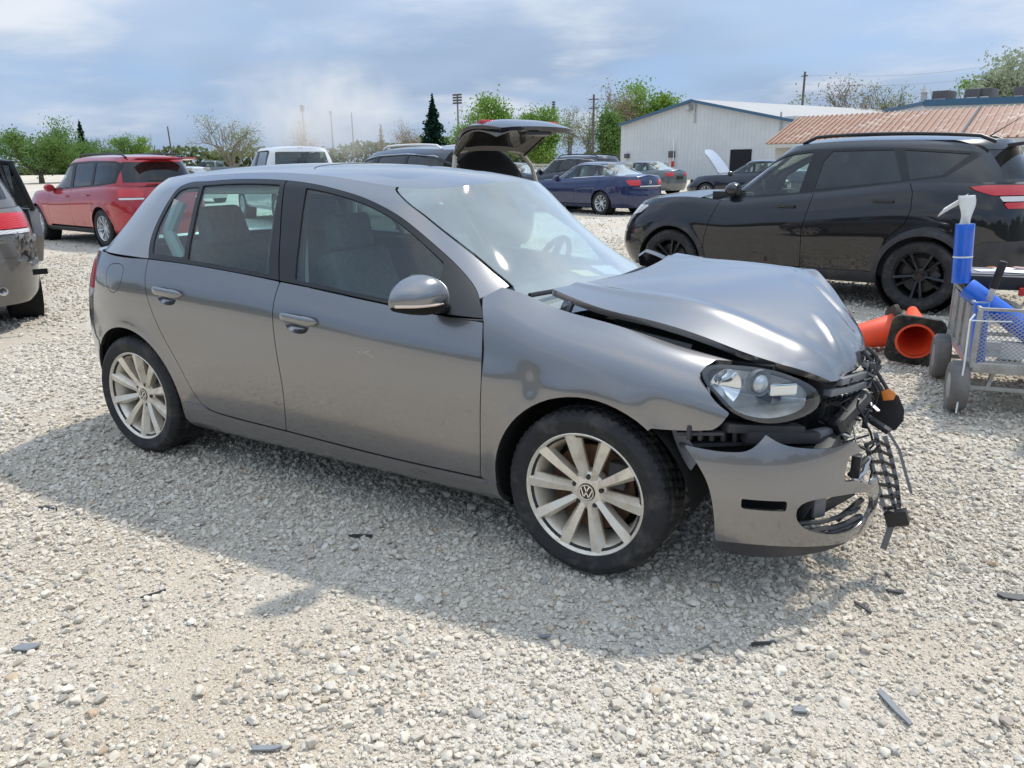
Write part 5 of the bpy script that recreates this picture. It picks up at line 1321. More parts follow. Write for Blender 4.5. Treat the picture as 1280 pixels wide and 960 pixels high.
    # windscreen
    iu = np.where(U[:, :, 0].max(1) > ws_edge[0][0]-0.2)[0][0]
    M = U[iu:][::-1].copy(); M[:, :, 1] *= -1; WS = np.concatenate([U[iu:], M[1:]], 0)
    panel('windscreen', WS, XZ(WS), s.get('ws_mat', 'glass_screen'), root, outer=ws_poly, gap=-0.002, depth=0)
    # dark cabin and floor
    MB().box((wb*0.5, 0, s.get('zs', 0.22)+0.03), (wb+1.0, 2*w-0.5, 0.06)).build('floor_pan', 'cavity', root)
    zbm = float(q.zw(np.array(wb*0.4)))
    MB().box((wb*0.45, 0, (zbm+s.get('zs', 0.22))/2-0.06), (wb*0.95, 2*w-0.28, zbm-s.get('zs', 0.22)-0.25)).build('cabin_tub', 'interior_dark', root)
    for (sx_, sy) in s.get('seats', ()):
        for sg in (-1, 1):
            st = empty('front_seat' if sx_ == s['seats'][0][0] else 'rear_seat', parent=root)
            MB().box((sx_, sg*sy, zbm-0.02), (0.14, 0.48, 0.66), rot=Matrix.Rotation(-0.25, 3, 'Y')).build('seat_back', s.get('seat_mat', 'seat_cloth'), st, bevel=0.05)
            MB().box((sx_-0.10, sg*sy, zbm+0.36), (0.10, 0.25, 0.17)).build('head_restraint', s.get('seat_mat', 'seat_cloth'), st, bevel=0.03)
    if s.get('dash'):
        MB().prism([(s['dash']-0.45, zbm-0.25), (s['dash']-0.35, zbm-0.01), (s['dash']+0.1, zbm+0.0), (s['dash']+0.1, zbm-0.3)], 'y', -w*0.82, w*0.82).build('dashboard', 'interior_dark', root)
        ring = [(s['dash']-0.42+0.07*math.sin(a), 0.36+0.18*math.cos(a), zbm+0.02+0.17*math.sin(a)) for a in np.linspace(0, 2*math.pi, 25)]
        MB().tube(ring, 0.016, 6).build('steering_wheel', 'interior_dark', root)
    # wheels
    wl = build_wheel(s['rim'], tr, s.get('tw', 0.225), s.get('style', 'mesh'), s.get('rim_mat', 'alloy_clean'), root, 'wheel', emblem=False, detail=s.get('wd', 0.45), disc='bolt_steel')
    yw = w-s.get('tw', 0.225)/2-0.015
    wl.location = (0, -yw, tr)
    for x, sg in ((wb, -1), (0, 1), (wb, 1)):
        c = copy_tree(wl, root); c.location = (x, sg*yw, tr)
        c.rotation_euler = (0, R(37+20*x), R(180) if sg > 0 else 0)
    return root, q
car_paint('paint_black', (0.006, 0.0065, 0.009), metal=0.0, rough=0.3, dust=0.010)
car_paint('paint_red', (0.42, 0.012, 0.022), metal=0.35, rough=0.3, dust=0.05)
car_paint('paint_granite', (0.135, 0.126, 0.118), metal=0.35, rough=0.42, dust=0.14)
car_paint('paint_navy', (0.008, 0.020, 0.085), metal=0.3, rough=0.28, dust=0.04)
car_paint('paint_darkblue', (0.012, 0.016, 0.030), metal=0.3, rough=0.28, dust=0.04)
car_paint('paint_white', (0.72, 0.73, 0.73), metal=0.0, rough=0.35, dust=0.06)
car_paint('paint_steel', (0.13, 0.145, 0.15), metal=0.6, rough=0.32, dust=0.08)
car_paint('paint_silver', (0.55, 0.57, 0.58), metal=0.6, rough=0.32, dust=0.06)
pbr('alloy_black', (0.012, 0.012, 0.013), rough=0.3, metal=0.3, coat=0.3)
glass('glass_clear', (0.80, 0.93, 0.89), dust=0.02)
pbr('beige_trim', (0.45, 0.42, 0.36), rough=0.85)

SUV_ESC = dict(
    w=0.92, wb=2.69, tr=0.347, rim=0.245, tw=0.235, zs=0.24, paint='paint_black', style='five_split', rim_mat='alloy_black', wd=0.8,
    waist=[(-0.9, 1.215), (-0.4, 1.235), (0.1, 1.235), (0.6, 1.185), (1.1, 1.125), (1.6, 1.075), (2.05, 1.035), (2.45, 1.065), (2.9, 1.045), (3.25, 0.985), (3.6, 0.86)],
    roof=[(-0.9, 1.585), (-0.6, 1.625), (-0.2, 1.665), (0.5, 1.695), (1.1, 1.685), (1.5, 1.625), (2.0, 1.38), (2.5, 1.12)], drop=0.05,
    W2=[(0, 0.842), (0.25, 0.805), (0.5, 0.755), (0.75, 0.70), (0.88, 0.665), (0.95, 0.63), (1.0, 0.58)],
    xr=[(0, -0.82), (0.3, -0.90), (0.55, -0.885), (0.8, -0.86), (1.0, -0.82)], xf=[(0, 3.50), (0.3, 3.60), (0.55, 3.60), (0.8, 3.52), (1.0, 3.36)],
    xr2=[(0, -0.80), (0.5, -0.70), (1.0, -0.52)], xf2=[(0, 2.56), (0.25, 2.32), (0.5, 2.06), (0.75, 1.79), (1.0, 1.50)],
    seams=([(2.10, 1.05), (2.13, 1.0), (2.22, 0.78), (2.26, 0.62), (2.28, 0.36)], [(1.10, 1.14), (1.10, 1.08), (1.17, 0.76), (1.16, 0.36)], [(0.20, 1.26), (0.15, 1.15), (0.14, 0.98), (0.18, 0.85), (0.33, 0.70), (0.42, 0.36)]),
    handles=((1.36, 0.99), (0.40, 1.06)), sill_top=0.36, sill_mat='plastic_dark', arch_trim=True,
    rear_bumper=[(-0.50, 0.70), (-0.42, 0.62), (-0.42, 0.15), (-1.3, 0.15), (-1.3, 0.72)], rb_mat='plastic_dark', front_bumper=[(3.05, 0.62), (3.05, 0.15), (4, 0.15), (4, 0.62)],
    dlo=[(2.12, 1.05), (2.06, 1.14), (1.86, 1.32), (1.62, 1.475), (1.45, 1.535), (1.20, 1.563), (0.7, 1.575), (0.3, 1.565), (-0.30, 1.518), (-0.36, 1.49), (-0.20, 1.36), (-0.10, 1.285), (0.22, 1.245), (0.6, 1.195), (1.12, 1.135), (1.62, 1.085)],
    windows=[([(2.03, 1.065), (1.86, 1.285), (1.62, 1.445), (1.45, 1.508), (1.19, 1.540), (1.25, 1.135)], 'glass_clear'), ([(1.10, 1.165), (1.06, 1.45), (0.99, 1.545), (0.40, 1.548), (0.27, 1.255)], 'glass_dark'), ([(0.30, 1.545), (-0.27, 1.500), (-0.07, 1.305), (0.20, 1.268)], 'glass_dark')],
    ws_edge=[(1.55, 1.62), (1.76, 1.50), (2.05, 1.28), (2.32, 1.08), (2.42, 1.0)], cowl_x=2.36, deck_x=-0.2,
    rear_glass=[(-0.62, 1.27), (0.2, 1.27), (0.2, 1.54), (-0.52, 1.54)], rear_glass_x=-0.3,
    tail=[([(-0.30, 1.195), (-0.45, 1.215), (-1.2, 1.215), (-1.2, 1.12), (-0.52, 1.12), (-0.42, 1.15)], 'xz', -0.25, 'lens_red', 'tail_lamp'), ([(-0.56, 1.115), (-1.2, 1.115), (-1.2, 1.065), (-0.60, 1.065)], 'xz', -0.3, 'lens_white', 'reversing_lens'), ([(-0.60, 1.06), (-1.2, 1.06), (-1.2, 0.995), (-0.64, 1.00)], 'xz', -0.3, 'lens_red', 'brake_lens')],
    head=([(3.02, 0.965), (3.33, 0.95), (3.6, 0.90), (3.7, 0.80), (3.35, 0.82), (3.15, 0.87)], 3.0),
    rails=(-0.45, 1.35), mirror=(1.98, 1.15), mirror_mat='paint_black', seats=((1.15, 0.38), (0.15, 0.38)), dash=2.15, seat_mat='beige_trim')
esc, esc_q = make_car('suv_car', SUV_ESC, (0.74, 6.30), 173, 'black compact SUV with black wheels parked behind the grey hatchback', 'car', 'cars parked across the lot', res=0.018)
MB().tube([(-0.30, 0.0, 1.655), (-0.42, 0.0, 1.74), (-0.56, 0.0, 1.835)], [0.008, 0.005, 0.003], 6).build('aerial', 'trim_black', esc)
MB().box((-0.62, 0, 1.585), (0.16, 1.06, 0.03), rot=Matrix.Rotation(0.12, 3, 'Y')).build('roof_spoiler', 'paint_black', esc, bevel=0.01)
for sg in (-1, 1): MB().box((-0.885, sg*0.55, 0.60), (0.03, 0.30, 0.06)).build('rear_reflector', 'lens_red', esc, bevel=0.005)

JOURNEY = dict(
    w=0.905, wb=2.89, tr=0.355, rim=0.235, tw=0.225, zs=0.24, paint='paint_red', style='mesh',
    waist=[(-1.1, 1.10), (-0.4, 1.12), (0.4, 1.09), (1.2, 1.05), (2.0, 1.01), (2.6, 1.02), (3.2, 0.98), (3.8, 0.84)],
    roof=[(-1.05, 1.60), (-0.6, 1.665), (0.2, 1.70), (1.0, 1.70), (1.6, 1.62), (2.2, 1.30), (2.7, 1.06)], drop=0.05,
    W2=[(0, 0.83), (0.25, 0.795), (0.5, 0.75), (0.75, 0.705), (0.88, 0.675), (0.95, 0.64), (1.0, 0.59)],
    xr=[(0, -0.98), (0.3, -1.06), (0.55, -1.05), (0.8, -1.02), (1.0, -0.98)], xf=[(0, 3.72), (0.3, 3.82), (0.6, 3.82), (0.8, 3.75), (1.0, 3.58)],
    xr2=[(0, -0.96), (0.5, -0.88), (1.0, -0.74)], xf2=[(0, 2.75), (0.5, 2.2), (1.0, 1.58)], er=(11, 2.6), er2=(8, 2.5),
    seams=([(2.22, 1.01), (2.25, 0.8), (2.30, 0.36)], [(1.22, 1.05), (1.24, 0.7), (1.22, 0.36)], [(0.36, 1.10), (0.30, 0.95), (0.33, 0.75), (0.42, 0.55), (0.45, 0.36)]),
    handles=((1.42, 0.93), (0.52, 0.96)), sill_top=0.33, sill_mat='plastic_dark',
    rear_bumper=[(-0.62, 0.66), (-0.42, 0.60), (-0.42, 0.15), (-1.5, 0.15), (-1.5, 0.70)], front_bumper=[(3.3, 0.6), (3.3, 0.15), (4.2, 0.15), (4.2, 0.6)],
    dlo=[(2.24, 1.03), (2.05, 1.22), (1.80, 1.42), (1.60, 1.52), (1.3, 1.565), (0.4, 1.59), (-0.35, 1.575), (-0.55, 1.52), (-0.50, 1.18), (0.0, 1.13), (1.0, 1.085)],
    windows=[([(2.12, 1.06), (1.78, 1.385), (1.58, 1.485), (1.31, 1.53), (1.29, 1.10)], 'glass_clear'), ([(1.17, 1.11), (1.17, 1.535), (0.42, 1.555), (0.40, 1.145)], 'glass_dark'), ([(0.30, 1.15), (0.32, 1.555), (-0.34, 1.54), (-0.46, 1.49), (-0.42, 1.20)], 'glass_dark')],
    ws_edge=[(1.62, 1.62), (1.95, 1.42), (2.3, 1.17), (2.58, 0.98)], cowl_x=2.5, deck_x=-0.2,
    rear_glass=[(-0.70, 1.19), (0.2, 1.19), (0.2, 1.555), (-0.62, 1.555)], rear_glass_x=-0.5,
    tail=[([(-0.62, 1.07), (-1.6, 1.09), (-1.6, 0.93), (-0.66, 0.93)], 'xz', -0.55, 'lens_red', 'tail_lamp'), ([(-0.66, 0.925), (-1.6, 0.925), (-1.6, 0.885), (-0.68, 0.885)], 'xz', -0.55, 'lens_white', 'reversing_lens')],
    rails=(-0.55, 1.35), mirror=(2.1, 1.08), seats=((1.2, 0.38), (0.2, 0.38)), rear_glass_mat='glass_dark')
red, red_q = make_car('suv_car', JOURNEY, (-13.07, 6.64), 172, 'red SUV with silver wheels and roof rails, parked at the left', 'car', 'cars parked across the lot', res=0.025)
MB().box((-0.90, 0, 1.605), (0.26, 1.16, 0.03), rot=Matrix.Rotation(0.10, 3, 'Y')).build('roof_spoiler', 'paint_red', red, bevel=0.01)
MB().tube([(-0.55, 0, 1.69), (-0.64, 0, 1.85)], 0.006, 6).build('aerial', 'trim_black', red)
MB().bar((-1.055, -0.05, 1.20), (-1.04, 0.42, 1.22), 0.02, 0.02).build('rear_wiper', 'trim_black', red)
GREYJ = dict(JOURNEY); GREYJ.update(paint='paint_granite', doorless='rear_door', doorless_mir=False, rb_mat='paint_granite')
gj, gj_q = make_car('suv_car', GREYJ, (-7.66, 0.43), 158, 'grey SUV at the left edge with crumpled rear corner and an open rear door', 'car', 'cars parked across the lot', res=0.025)
# ---- open rear door and crumpled corner of the grey SUV
od = empty('open_door', parent=gj); od.location = (1.22, -0.90, 0.0); od.rotation_euler = (0, 0, R(8))
dm = MB().prism([(-0.72, 0.48), (-0.90, 0.75), (-0.84, 1.05), (0.0, 1.04), (0.0, 0.48)], 'y', -0.05, 0.05); dm.build('door_skin', 'paint_granite', od, bevel=0.02)
MB().prism([(-0.70, 0.52), (-0.84, 0.78), (-0.82, 1.02), (-0.04, 1.02), (-0.04, 0.52)], 'y', 0.045, 0.075).build('door_card', 'interior_dark', od, bevel=0.01)
fr = MB()
for a, b in (((-0.84, 0, 1.04), (-0.80, 0.12, 1.52)), ((-0.80, 0.12, 1.52), (-0.1, 0.14, 1.56)), ((-0.1, 0.14, 1.56), (0.0, 0, 1.04))): fr.bar(a, b, 0.07, 0.05)
fr.build('door_window_frame', 'trim_black', od, bevel=0.008)
MB().add([(-0.82, 0.01, 1.05), (-0.03, 0.01, 1.05), (-0.11, 0.13, 1.54), (-0.79, 0.115, 1.50)], [(0, 1, 2, 3)]).build('door_glass', 'glass_dark', od)
MB().box((-0.42, 0.09, 0.92), (0.45, 0.04, 0.05)).build('arm_rest', 'plastic_grey', od, bevel=0.01)
rc = np.random.RandomState(2); CP = np.zeros((12, 9, 3))
for i in range(12):                                     # torn, folded strip of bumper skin hanging at the corner
    for j in range(9):
        u, v = i/11, j/8
        CP[i, j] = (-1.075+0.05*u+rc.normal(0, 0.009)+0.02*math.sin(v*6), -0.66-0.17*u+rc.normal(0, 0.007), 0.62+0.26*v+0.03*math.sin(u*7)+rc.normal(0, 0.007))
o = mesh_obj('crumpled_corner', CP.reshape(-1, 3), [(i*9+j, i*9+j+1, (i+1)*9+j+1, (i+1)*9+j) for i in range(11) for j in range(8)], 'paint_granite', gj)
o.modifiers.new('thickness', 'SOLIDIFY').thickness = 0.006
MB().lathe([(0.028, -0.06), (0.040, -0.06), (0.040, 0.08), (0.028, 0.08)], axis='x', n=20, c=(-1.07, -0.50, 0.40)).build('exhaust_tip', 'chrome', gj)
for k, (z, wd) in enumerate(((0.86, 0.10), (0.825, 0.12))): MB().box((-1.055, -0.60, z), (0.006, wd, 0.018)).build('badge', 'chrome', gj)
MB().box((-1.075, -0.82, 0.545), (0.03, 0.12, 0.05)).build('broken_reflector', 'cavity', gj)

SEDAN = dict(
    w=0.91, wb=2.775, tr=0.325, rim=0.225, tw=0.215, zs=0.20, paint='paint_navy', style='mesh', sedan=True,
    waist=[(-1.1, 1.03), (-0.6, 1.065), (0.0, 1.035), (0.8, 0.985), (1.6, 0.95), (2.2, 0.945), (2.7, 0.92), (3.3, 0.84), (3.75, 0.70)],
    roof=[(-0.75, 1.09), (-0.3, 1.27), (0.2, 1.42), (0.8, 1.465), (1.2, 1.455), (1.7, 1.32), (2.3, 1.02)], drop=0.05, xm2=0.8,
    W2=[(0, 0.83), (0.25, 0.785), (0.5, 0.73), (0.75, 0.665), (0.88, 0.63), (0.95, 0.60), (1.0, 0.55)],
    xr=[(0, -0.98), (0.3, -1.07), (0.6, -1.06), (0.85, -1.05), (1.0, -1.0)], xf=[(0, 3.68), (0.3, 3.76), (0.6, 3.75), (1.0, 3.50)],
    xr2=[(0, -0.62), (0.5, -0.22), (1.0, 0.18)], xf2=[(0, 2.45), (0.5, 1.95), (1.0, 1.35)],
    seams=([(2.05, 0.95), (2.08, 0.8), (2.12, 0.30)], [(1.08, 0.98), (1.08, 0.7), (1.10, 0.30)], [(0.12, 1.04), (0.10, 0.9), (0.22, 0.65), (0.40, 0.42), (0.42, 0.30)]),
    handles=((1.30, 0.87), (0.32, 0.91)), sill_top=0.29, sill_mat='paint_navy', crown=0.05,
    rear_bumper=[(-0.60, 0.66), (-0.40, 0.60), (-0.40, 0.12), (-1.5, 0.12), (-1.5, 0.68)], front_bumper=[(3.2, 0.55), (3.2, 0.12), (4.2, 0.12), (4.2, 0.55)],
    dlo=[(2.02, 0.985), (1.80, 1.13), (1.52, 1.29), (1.25, 1.365), (0.8, 1.395), (0.35, 1.375), (-0.05, 1.26), (-0.28, 1.10), (0.0, 1.065), (1.0, 1.02)],
    windows=[([(1.92, 1.01), (1.50, 1.26), (1.24, 1.335), (1.14, 1.345), (1.10, 1.045)], 'glass_clear'), ([(1.01, 1.05), (1.05, 1.352), (0.80, 1.365), (0.42, 1.35), (0.22, 1.08)], 'glass_clear'), ([(0.12, 1.09), (0.33, 1.335), (-0.03, 1.235), (-0.18, 1.115)], 'glass_clear')],
    ws_edge=[(1.38, 1.38), (1.7, 1.22), (2.05, 1.02), (2.2, 0.92)], cowl_x=2.15, deck_x=-0.35,
    rear_glass=[(-0.66, 1.09), (0.2, 1.09), (0.2, 1.39), (-0.55, 1.37)], rear_glass_x=0.30, rear_glass_mat='glass_screen', tail_y=0.36,
    tail=[([(-0.78, 0.955), (-1.5, 0.985), (-1.5, 0.80), (-0.90, 0.81)], 'xz', -0.7, 'lens_red', 'tail_lamp')],
    mirror=(1.9, 1.0), seats=((1.1, 0.38), (0.2, 0.38)), seat_mat='beige_trim',
    chrome=[(1.98, 0.985), (1.76, 1.14), (1.50, 1.285), (1.25, 1.36), (0.8, 1.39), (0.35, 1.37), (-0.02, 1.265), (-0.25, 1.11), (0.0, 1.068), (1.0, 1.022), (1.9, 0.985)])
cam1, _q = make_car('sedan_car', SEDAN, (-8.05, 18.55), 160, 'dark blue sedan with red tail lamps and silver-edged windows', 'car', 'cars parked across the lot', res=0.04)
MB().box((-1.07, 0, 0.79), (0.03, 0.86, 0.035)).build('boot_trim', 'chrome', cam1, bevel=0.008)
MB().lathe([(0.035, 0.0), (0.045, -0.012), (0.035, -0.012)], axis='x', n=20, c=(-1.055, 0, 0.90)).build('boot_emblem', 'chrome', cam1)
SED2 = dict(SEDAN); SED2.update(paint='paint_steel', sill_mat='paint_steel', chrome=None)
cam2, _q = make_car('sedan_car', SED2, seat_at(828, 37.0, 158), 158, 'grey sedan parked in front of the grey metal building', 'car', 'cars parked across the lot', res=0.07)
MB().box((-1.09, 0, 0.74), (0.02, 0.34, 0.13)).build('number_plate', 'trim_black', cam2)
BSUV = dict(SUV_ESC); BSUV.update(paint='paint_darkblue', rim_mat='alloy_clean', wd=0.4, chrome=[(2.08, 1.06), (1.85, 1.31), (1.62, 1.465), (1.42, 1.53), (0.7, 1.565), (0.2, 1.55), (-0.28, 1.51), (-0.34, 1.48)], arch_trim=False, sill_mat='paint_darkblue')
b2, _q = make_car('suv_car', BSUV, seat_at(748, 27.5, 164), 164, 'dark blue SUV mostly hidden behind the dark blue sedan', 'car', 'cars parked across the lot', res=0.06)
SED3 = dict(SEDAN); SED3.update(paint='paint_darkblue', sill_mat='paint_darkblue', chrome=None)
b3, _q = make_car('sedan_car', SED3, (-14.6, 24.6), 166, 'dark sedan seen between the raised tailgate and the blue sedan', 'car', 'cars parked across the lot', res=0.07)

# ---- dark SUV with its tailgate up
pbr('gate_lining', (0.16, 0.15, 0.135), rough=0.8)
ENC = dict(JOURNEY); ENC.update(
    w=0.985, wb=3.02, tr=0.37, zs=0.24, paint='paint_darkblue', sill_mat='plastic_dark',
    waist=[(-1.1, 1.17), (-0.4, 1.19), (0.4, 1.16), (1.2, 1.12), (2.0, 1.08), (2.7, 1.09), (3.3, 1.05), (3.9, 0.90)],
    roof=[(-1.05, 1.60), (-0.6, 1.675), (0.2, 1.735), (1.0, 1.735), (1.7, 1.64), (2.3, 1.36), (2.9, 1.10)],
    W2=[(0, 0.90), (0.25, 0.86), (0.5, 0.81), (0.75, 0.75), (0.88, 0.71), (0.95, 0.67), (1.0, 0.61)], xr2=[(0, -0.98), (0.5, -0.86), (1.0, -0.66)], xf2=[(0, 2.95), (0.5, 2.3), (1.0, 1.62)],
    dlo=[(2.34, 1.10), (2.1, 1.302), (1.85, 1.458), (1.6, 1.549), (1.2, 1.600), (0.4, 1.618), (-0.3, 1.577), (-0.70, 1.448), (-0.78, 1.375), (-0.5, 1.27), (0.0, 1.22), (1.0, 1.15)],
    windows=[([(2.2, 1.14), (1.82, 1.421), (1.58, 1.512), (1.31, 1.558), (1.29, 1.16)], 'glass_dark'), ([(1.17, 1.17), (1.17, 1.568), (0.42, 1.590), (0.36, 1.21)], 'glass_dark'), ([(0.28, 1.215), (0.34, 1.586), (-0.28, 1.549), (-0.66, 1.430), (-0.68, 1.375), (-0.45, 1.29)], 'glass_dark')],
    chrome=[(2.30, 1.12), (2.08, 1.311), (1.84, 1.453), (1.6, 1.545), (1.2, 1.595), (0.4, 1.613), (-0.3, 1.572), (-0.69, 1.444), (-0.74, 1.384), (-0.5, 1.28)],
    rear_glass=[(-0.80, 0.80), (0.2, 0.80), (0.2, 1.66), (-0.66, 1.66)], rear_glass_mat='cavity', rails=(-0.3, 1.3), rail_mat='white_paper', chrome_mat='silver_trim', mirror=None)  # rear window here: black sheet standing in for the shaded open load bay
enc, enc_q = make_car('suv_car', ENC, seat_at(574, 12.8, 164), 162, 'dark SUV with its tailgate raised, behind the grey hatchback roof', 'car', 'cars parked across the lot', res=0.035)
for sg in (-1, 1):   # pale trim round the open load bay
    MB().tube([(-0.92, sg*0.80, 1.14), (-0.86, sg*0.76, 1.40), (-0.74, sg*0.64, 1.62), (-0.68, sg*0.3, 1.67)], 0.035, 8).build('load_bay_trim', 'beige_trim', enc)
    MB().tube([(-0.76, sg*0.66, 1.55), (-1.25, sg*0.70, 1.86)], 0.018, 8).build('gas_strut', 'trim_black', enc)
tg = empty('raised_tailgate', parent=enc); tg.location = (-0.66, 0, 1.655); tg.rotation_euler = (0, R(10), 0)
# outer skin on top, trim and window below: the gate swings back and up from the roof edge
def gate_surface(off, y0, x0, x1, n=18, m=22):
    P = np.zeros((n, m, 3))
    for i in range(n):
        q = x0+(x1-x0)*i/(n-1)
        for j in range(m):
            y = -y0+2*y0*j/(m-1)
            P[i, j] = (-q, y*(0.86+0.14*min(1, q/0.5)), 0.25*math.sin(min(1, q/1.25)*math.pi*0.95)+off-0.10*(abs(y)/y0)**3)
    return P
ok_c = lambda P: np.stack(np.meshgrid(np.arange(P.shape[0])/(P.shape[0]-1), np.arange(P.shape[1])/(P.shape[1]-1), indexing='ij'), -1)
GS = gate_surface(0.03, 0.84, 0.0, 1.24); GSc = ok_c(GS)
panel('gate_skin', GS, GSc, 'paint_darkblue', tg, outer=path([(0.0, 0.08), (0.0, 0.5), (0.0, 0.92)], [(0.3, 0.985), (0.7, 0.985), (0.96, 0.90)], [(1.0, 0.7), (1.0, 0.3)], [(0.96, 0.10), (0.7, 0.015), (0.3, 0.015)], step=0.05), flip=True, depth=0.05)
GI = gate_surface(-0.045, 0.78, 0.04, 1.18); GIc = ok_c(GI)
gw = path([(0.08, 0.14), (0.08, 0.86)], [(0.40, 0.92), (0.50, 0.86)], [(0.52, 0.5), (0.50, 0.14)], [(0.40, 0.08)], step=0.05)
panel('gate_trim', GI, GIc, 'gate_lining', tg, holes=[gw], depth=0.02)
panel('gate_window', GI, GIc, 'glass_dark', tg, outer=gw, depth=0)
for sg in (-1, 1): MB().box((-0.74, sg*0.60, 0.205), (0.22, 0.24, 0.05), rot=Matrix.Rotation(0.1, 3, 'Y')).build('gate_lamp', 'lens_red', tg, bevel=0.015)
MB().box((-1.12, 0.0, 0.0), (0.12, 0.5, 0.05)).build('gate_latch', 'trim_black', tg, bevel=0.01)

# ---- white pickup
PICK = dict(JOURNEY); PICK.update(
    w=1.0, wb=3.6, tr=0.40, zs=0.35, paint='paint_white', rim_mat='alloy_clean', sill_mat='paint_white',
    waist=[(-1.3, 1.36), (0.0, 1.36), (1.2, 1.34), (2.4, 1.32), (3.2, 1.30), (4.0, 1.24), (4.6, 1.10)],
    roof=[(0.6, 1.86), (1.0, 1.93), (1.8, 1.95), (2.5, 1.88), (3.0, 1.62), (3.4, 1.34)], drop=0.04, xm2=1.9,
    W2=[(0, 0.93), (0.5, 0.86), (0.8, 0.80), (0.9, 0.77), (1.0, 0.70)], xr=[(0, -1.2), (0.3, -1.3), (0.7, -1.3), (1.0, -1.27)], xf=[(0, 4.5), (0.3, 4.6), (0.7, 4.6), (1.0, 4.45)],
    xr2=[(0, 0.72), (0.5, 0.76), (1.0, 0.86)], xf2=[(0, 3.55), (0.5, 3.05), (1.0, 2.45)], er2=(14, 4),
    seams=([(3.15, 1.3), (3.2, 0.5)], [(2.0, 1.33), (2.0, 0.5)], [(0.85, 1.35), (0.85, 0.5)]), handles=((2.2, 1.15), (1.05, 1.15)), sill_top=0.5,
    rear_bumper=[(-1.0, 0.75), (-1.0, 0.3), (-2, 0.3), (-2, 0.75)], front_bumper=[(4.2, 0.7), (4.2, 0.3), (5.2, 0.3), (5.2, 0.7)],
    dlo=[(3.05, 1.36), (2.8, 1.60), (2.5, 1.78), (2.3, 1.83), (1.1, 1.84), (0.98, 1.80), (0.95, 1.40)],
    windows=[([(2.95, 1.40), (2.48, 1.74), (2.28, 1.80), (2.10, 1.80), (2.10, 1.40)], 'glass_clear'), ([(1.92, 1.40), (1.92, 1.80), (1.12, 1.80), (1.04, 1.42)], 'glass_clear')],
    ws_edge=[(2.5, 1.88), (2.9, 1.62), (3.2, 1.40), (3.35, 1.28)], cowl_x=3.3, deck_x=-2.0, rear_glass=[(-0.72, 1.42), (0.2, 1.42), (0.2, 1.80), (-0.66, 1.80)], rear_glass_x=0.95, rear_glass_mat='glass_clear',
    tail=[], rails=None, mirror=(3.05, 1.42), mirror_mat='trim_black', seats=((1.9, 0.42), (1.05, 0.42)), dash=3.0)
pk, _q = make_car('pickup_truck', PICK, seat_at(362, 23.0, 152, 1.9), 152, 'white crew-cab pickup showing above the grey hatchback roof', 'truck', res=0.06)
MB().box((-0.25, 0, 0.98), (1.9, 1.7, 0.05)).build('bed_floor', 'plastic_dark', pk)
# ---- car with a lifted silver hood beyond the black SUV
HOODUP = dict(SEDAN); HOODUP.update(paint='paint_darkblue', sill_mat='paint_darkblue', chrome=None, skip=('hood',))
hu, _q = make_car('sedan_car', HOODUP, (-5.1, 26.9), 176, 'dark car with its hood lifted, beyond the black SUV', 'car', 'cars parked across the lot', res=0.06)
hd = empty('raised_hood', parent=hu); hd.location = (2.35, 0, 1.0); hd.rotation_euler = (0, R(-48), 0)
HP = np.zeros((16, 16, 3))
for i in range(16):
    for j in range(16):
        u, v = i/15, -1+2*j/15; HP[i, j] = (1.15*u, v*0.70*(1-0.12*u), 0.06*math.sin(u*2.6)-0.05*v*v)
panel('hood_skin', HP, ok_c(HP), 'paint_silver', hd, outer=path([(0.02, 0.04), (0.02, 0.96)], [(0.8, 0.96), (0.96, 0.85)], [(0.98, 0.5)], [(0.96, 0.15), (0.8, 0.04)], step=0.05), depth=0.04)
MB().box((2.95, 0, 0.66), (1.1, 1.3, 0.22)).build('engine', 'cavity', hu, bevel=0.03)
# ---- small vehicles far back at the left
SIL = dict(JOURNEY); SIL.update(paint='paint_black', chrome=None)
s1, _q = make_car('suv_car', SIL, (-22.0, 13.0), 165, 'black SUV rear showing past the red SUV', 'car', 'cars parked across the lot', res=0.08)
SL2 = dict(SEDAN); SL2.update(paint='paint_silver', sill_mat='paint_silver', chrome=None)
s2, _q = make_car('sedan_car', SL2, (-27.0, 19.0), 168, 'silver sedan roof between the red SUV and the white pickup', 'car', 'cars parked across the lot', res=0.09)
PK2 = dict(PICK); PK2.update(paint='paint_steel', sill_mat='paint_steel', seats=(), dash=None)
s3, _q = make_car('pickup_truck', PK2, (-62.0, 50.0), 200, 'small grey truck far off left of the white pickup', 'truck', res=0.14)
# ------------------------------------------------------------------ buildings
def ribbed(name, col, streak=None, rough=0.55, scale=3.0, horiz=False):
    m, n, l = new_mat(name)
    o = n.new('ShaderNodeOutputMaterial'); b = n.new('ShaderNodeBsdfPrincipled'); l.new(b.outputs[0], o.inputs[0])
    b.inputs['Roughness'].default_value = rough
    f = tex_noise(n, l, 0.5, 6, 0.6)
    c = ramp(n, l, f, [(0.3, tuple(v*0.92 for v in col)), (0.7, tuple(min(1, v*1.06) for v in col))])
    if streak:
        tc = n.new('ShaderNodeTexCoord'); mp = n.new('ShaderNodeMapping'); mp.inputs['Scale'].default_value = (2.2, 0.25, 0.25)
        l.new(tc.outputs['Object'], mp.inputs[0]); t = n.new('ShaderNodeTexNoise'); t.inputs['Scale'].default_value = 1.6; t.inputs['Detail'].default_value = 5
        l.new(mp.outputs[0], t.inputs['Vector'])
        k = ramp(n, l, t.outputs['Fac'], [(0.54, (0, 0, 0)), (0.70, (1, 1, 1))])
        c = mixc(n, l, k, c, streak)
    l.new(c, b.inputs['Base Color'])
    return m
ribbed('metal_wall', (0.60, 0.61, 0.60)); ribbed('metal_roof', (0.36, 0.35, 0.33)); ribbed('rust_roof', (0.31, 0.165, 0.100), (0.50, 0.43, 0.36))
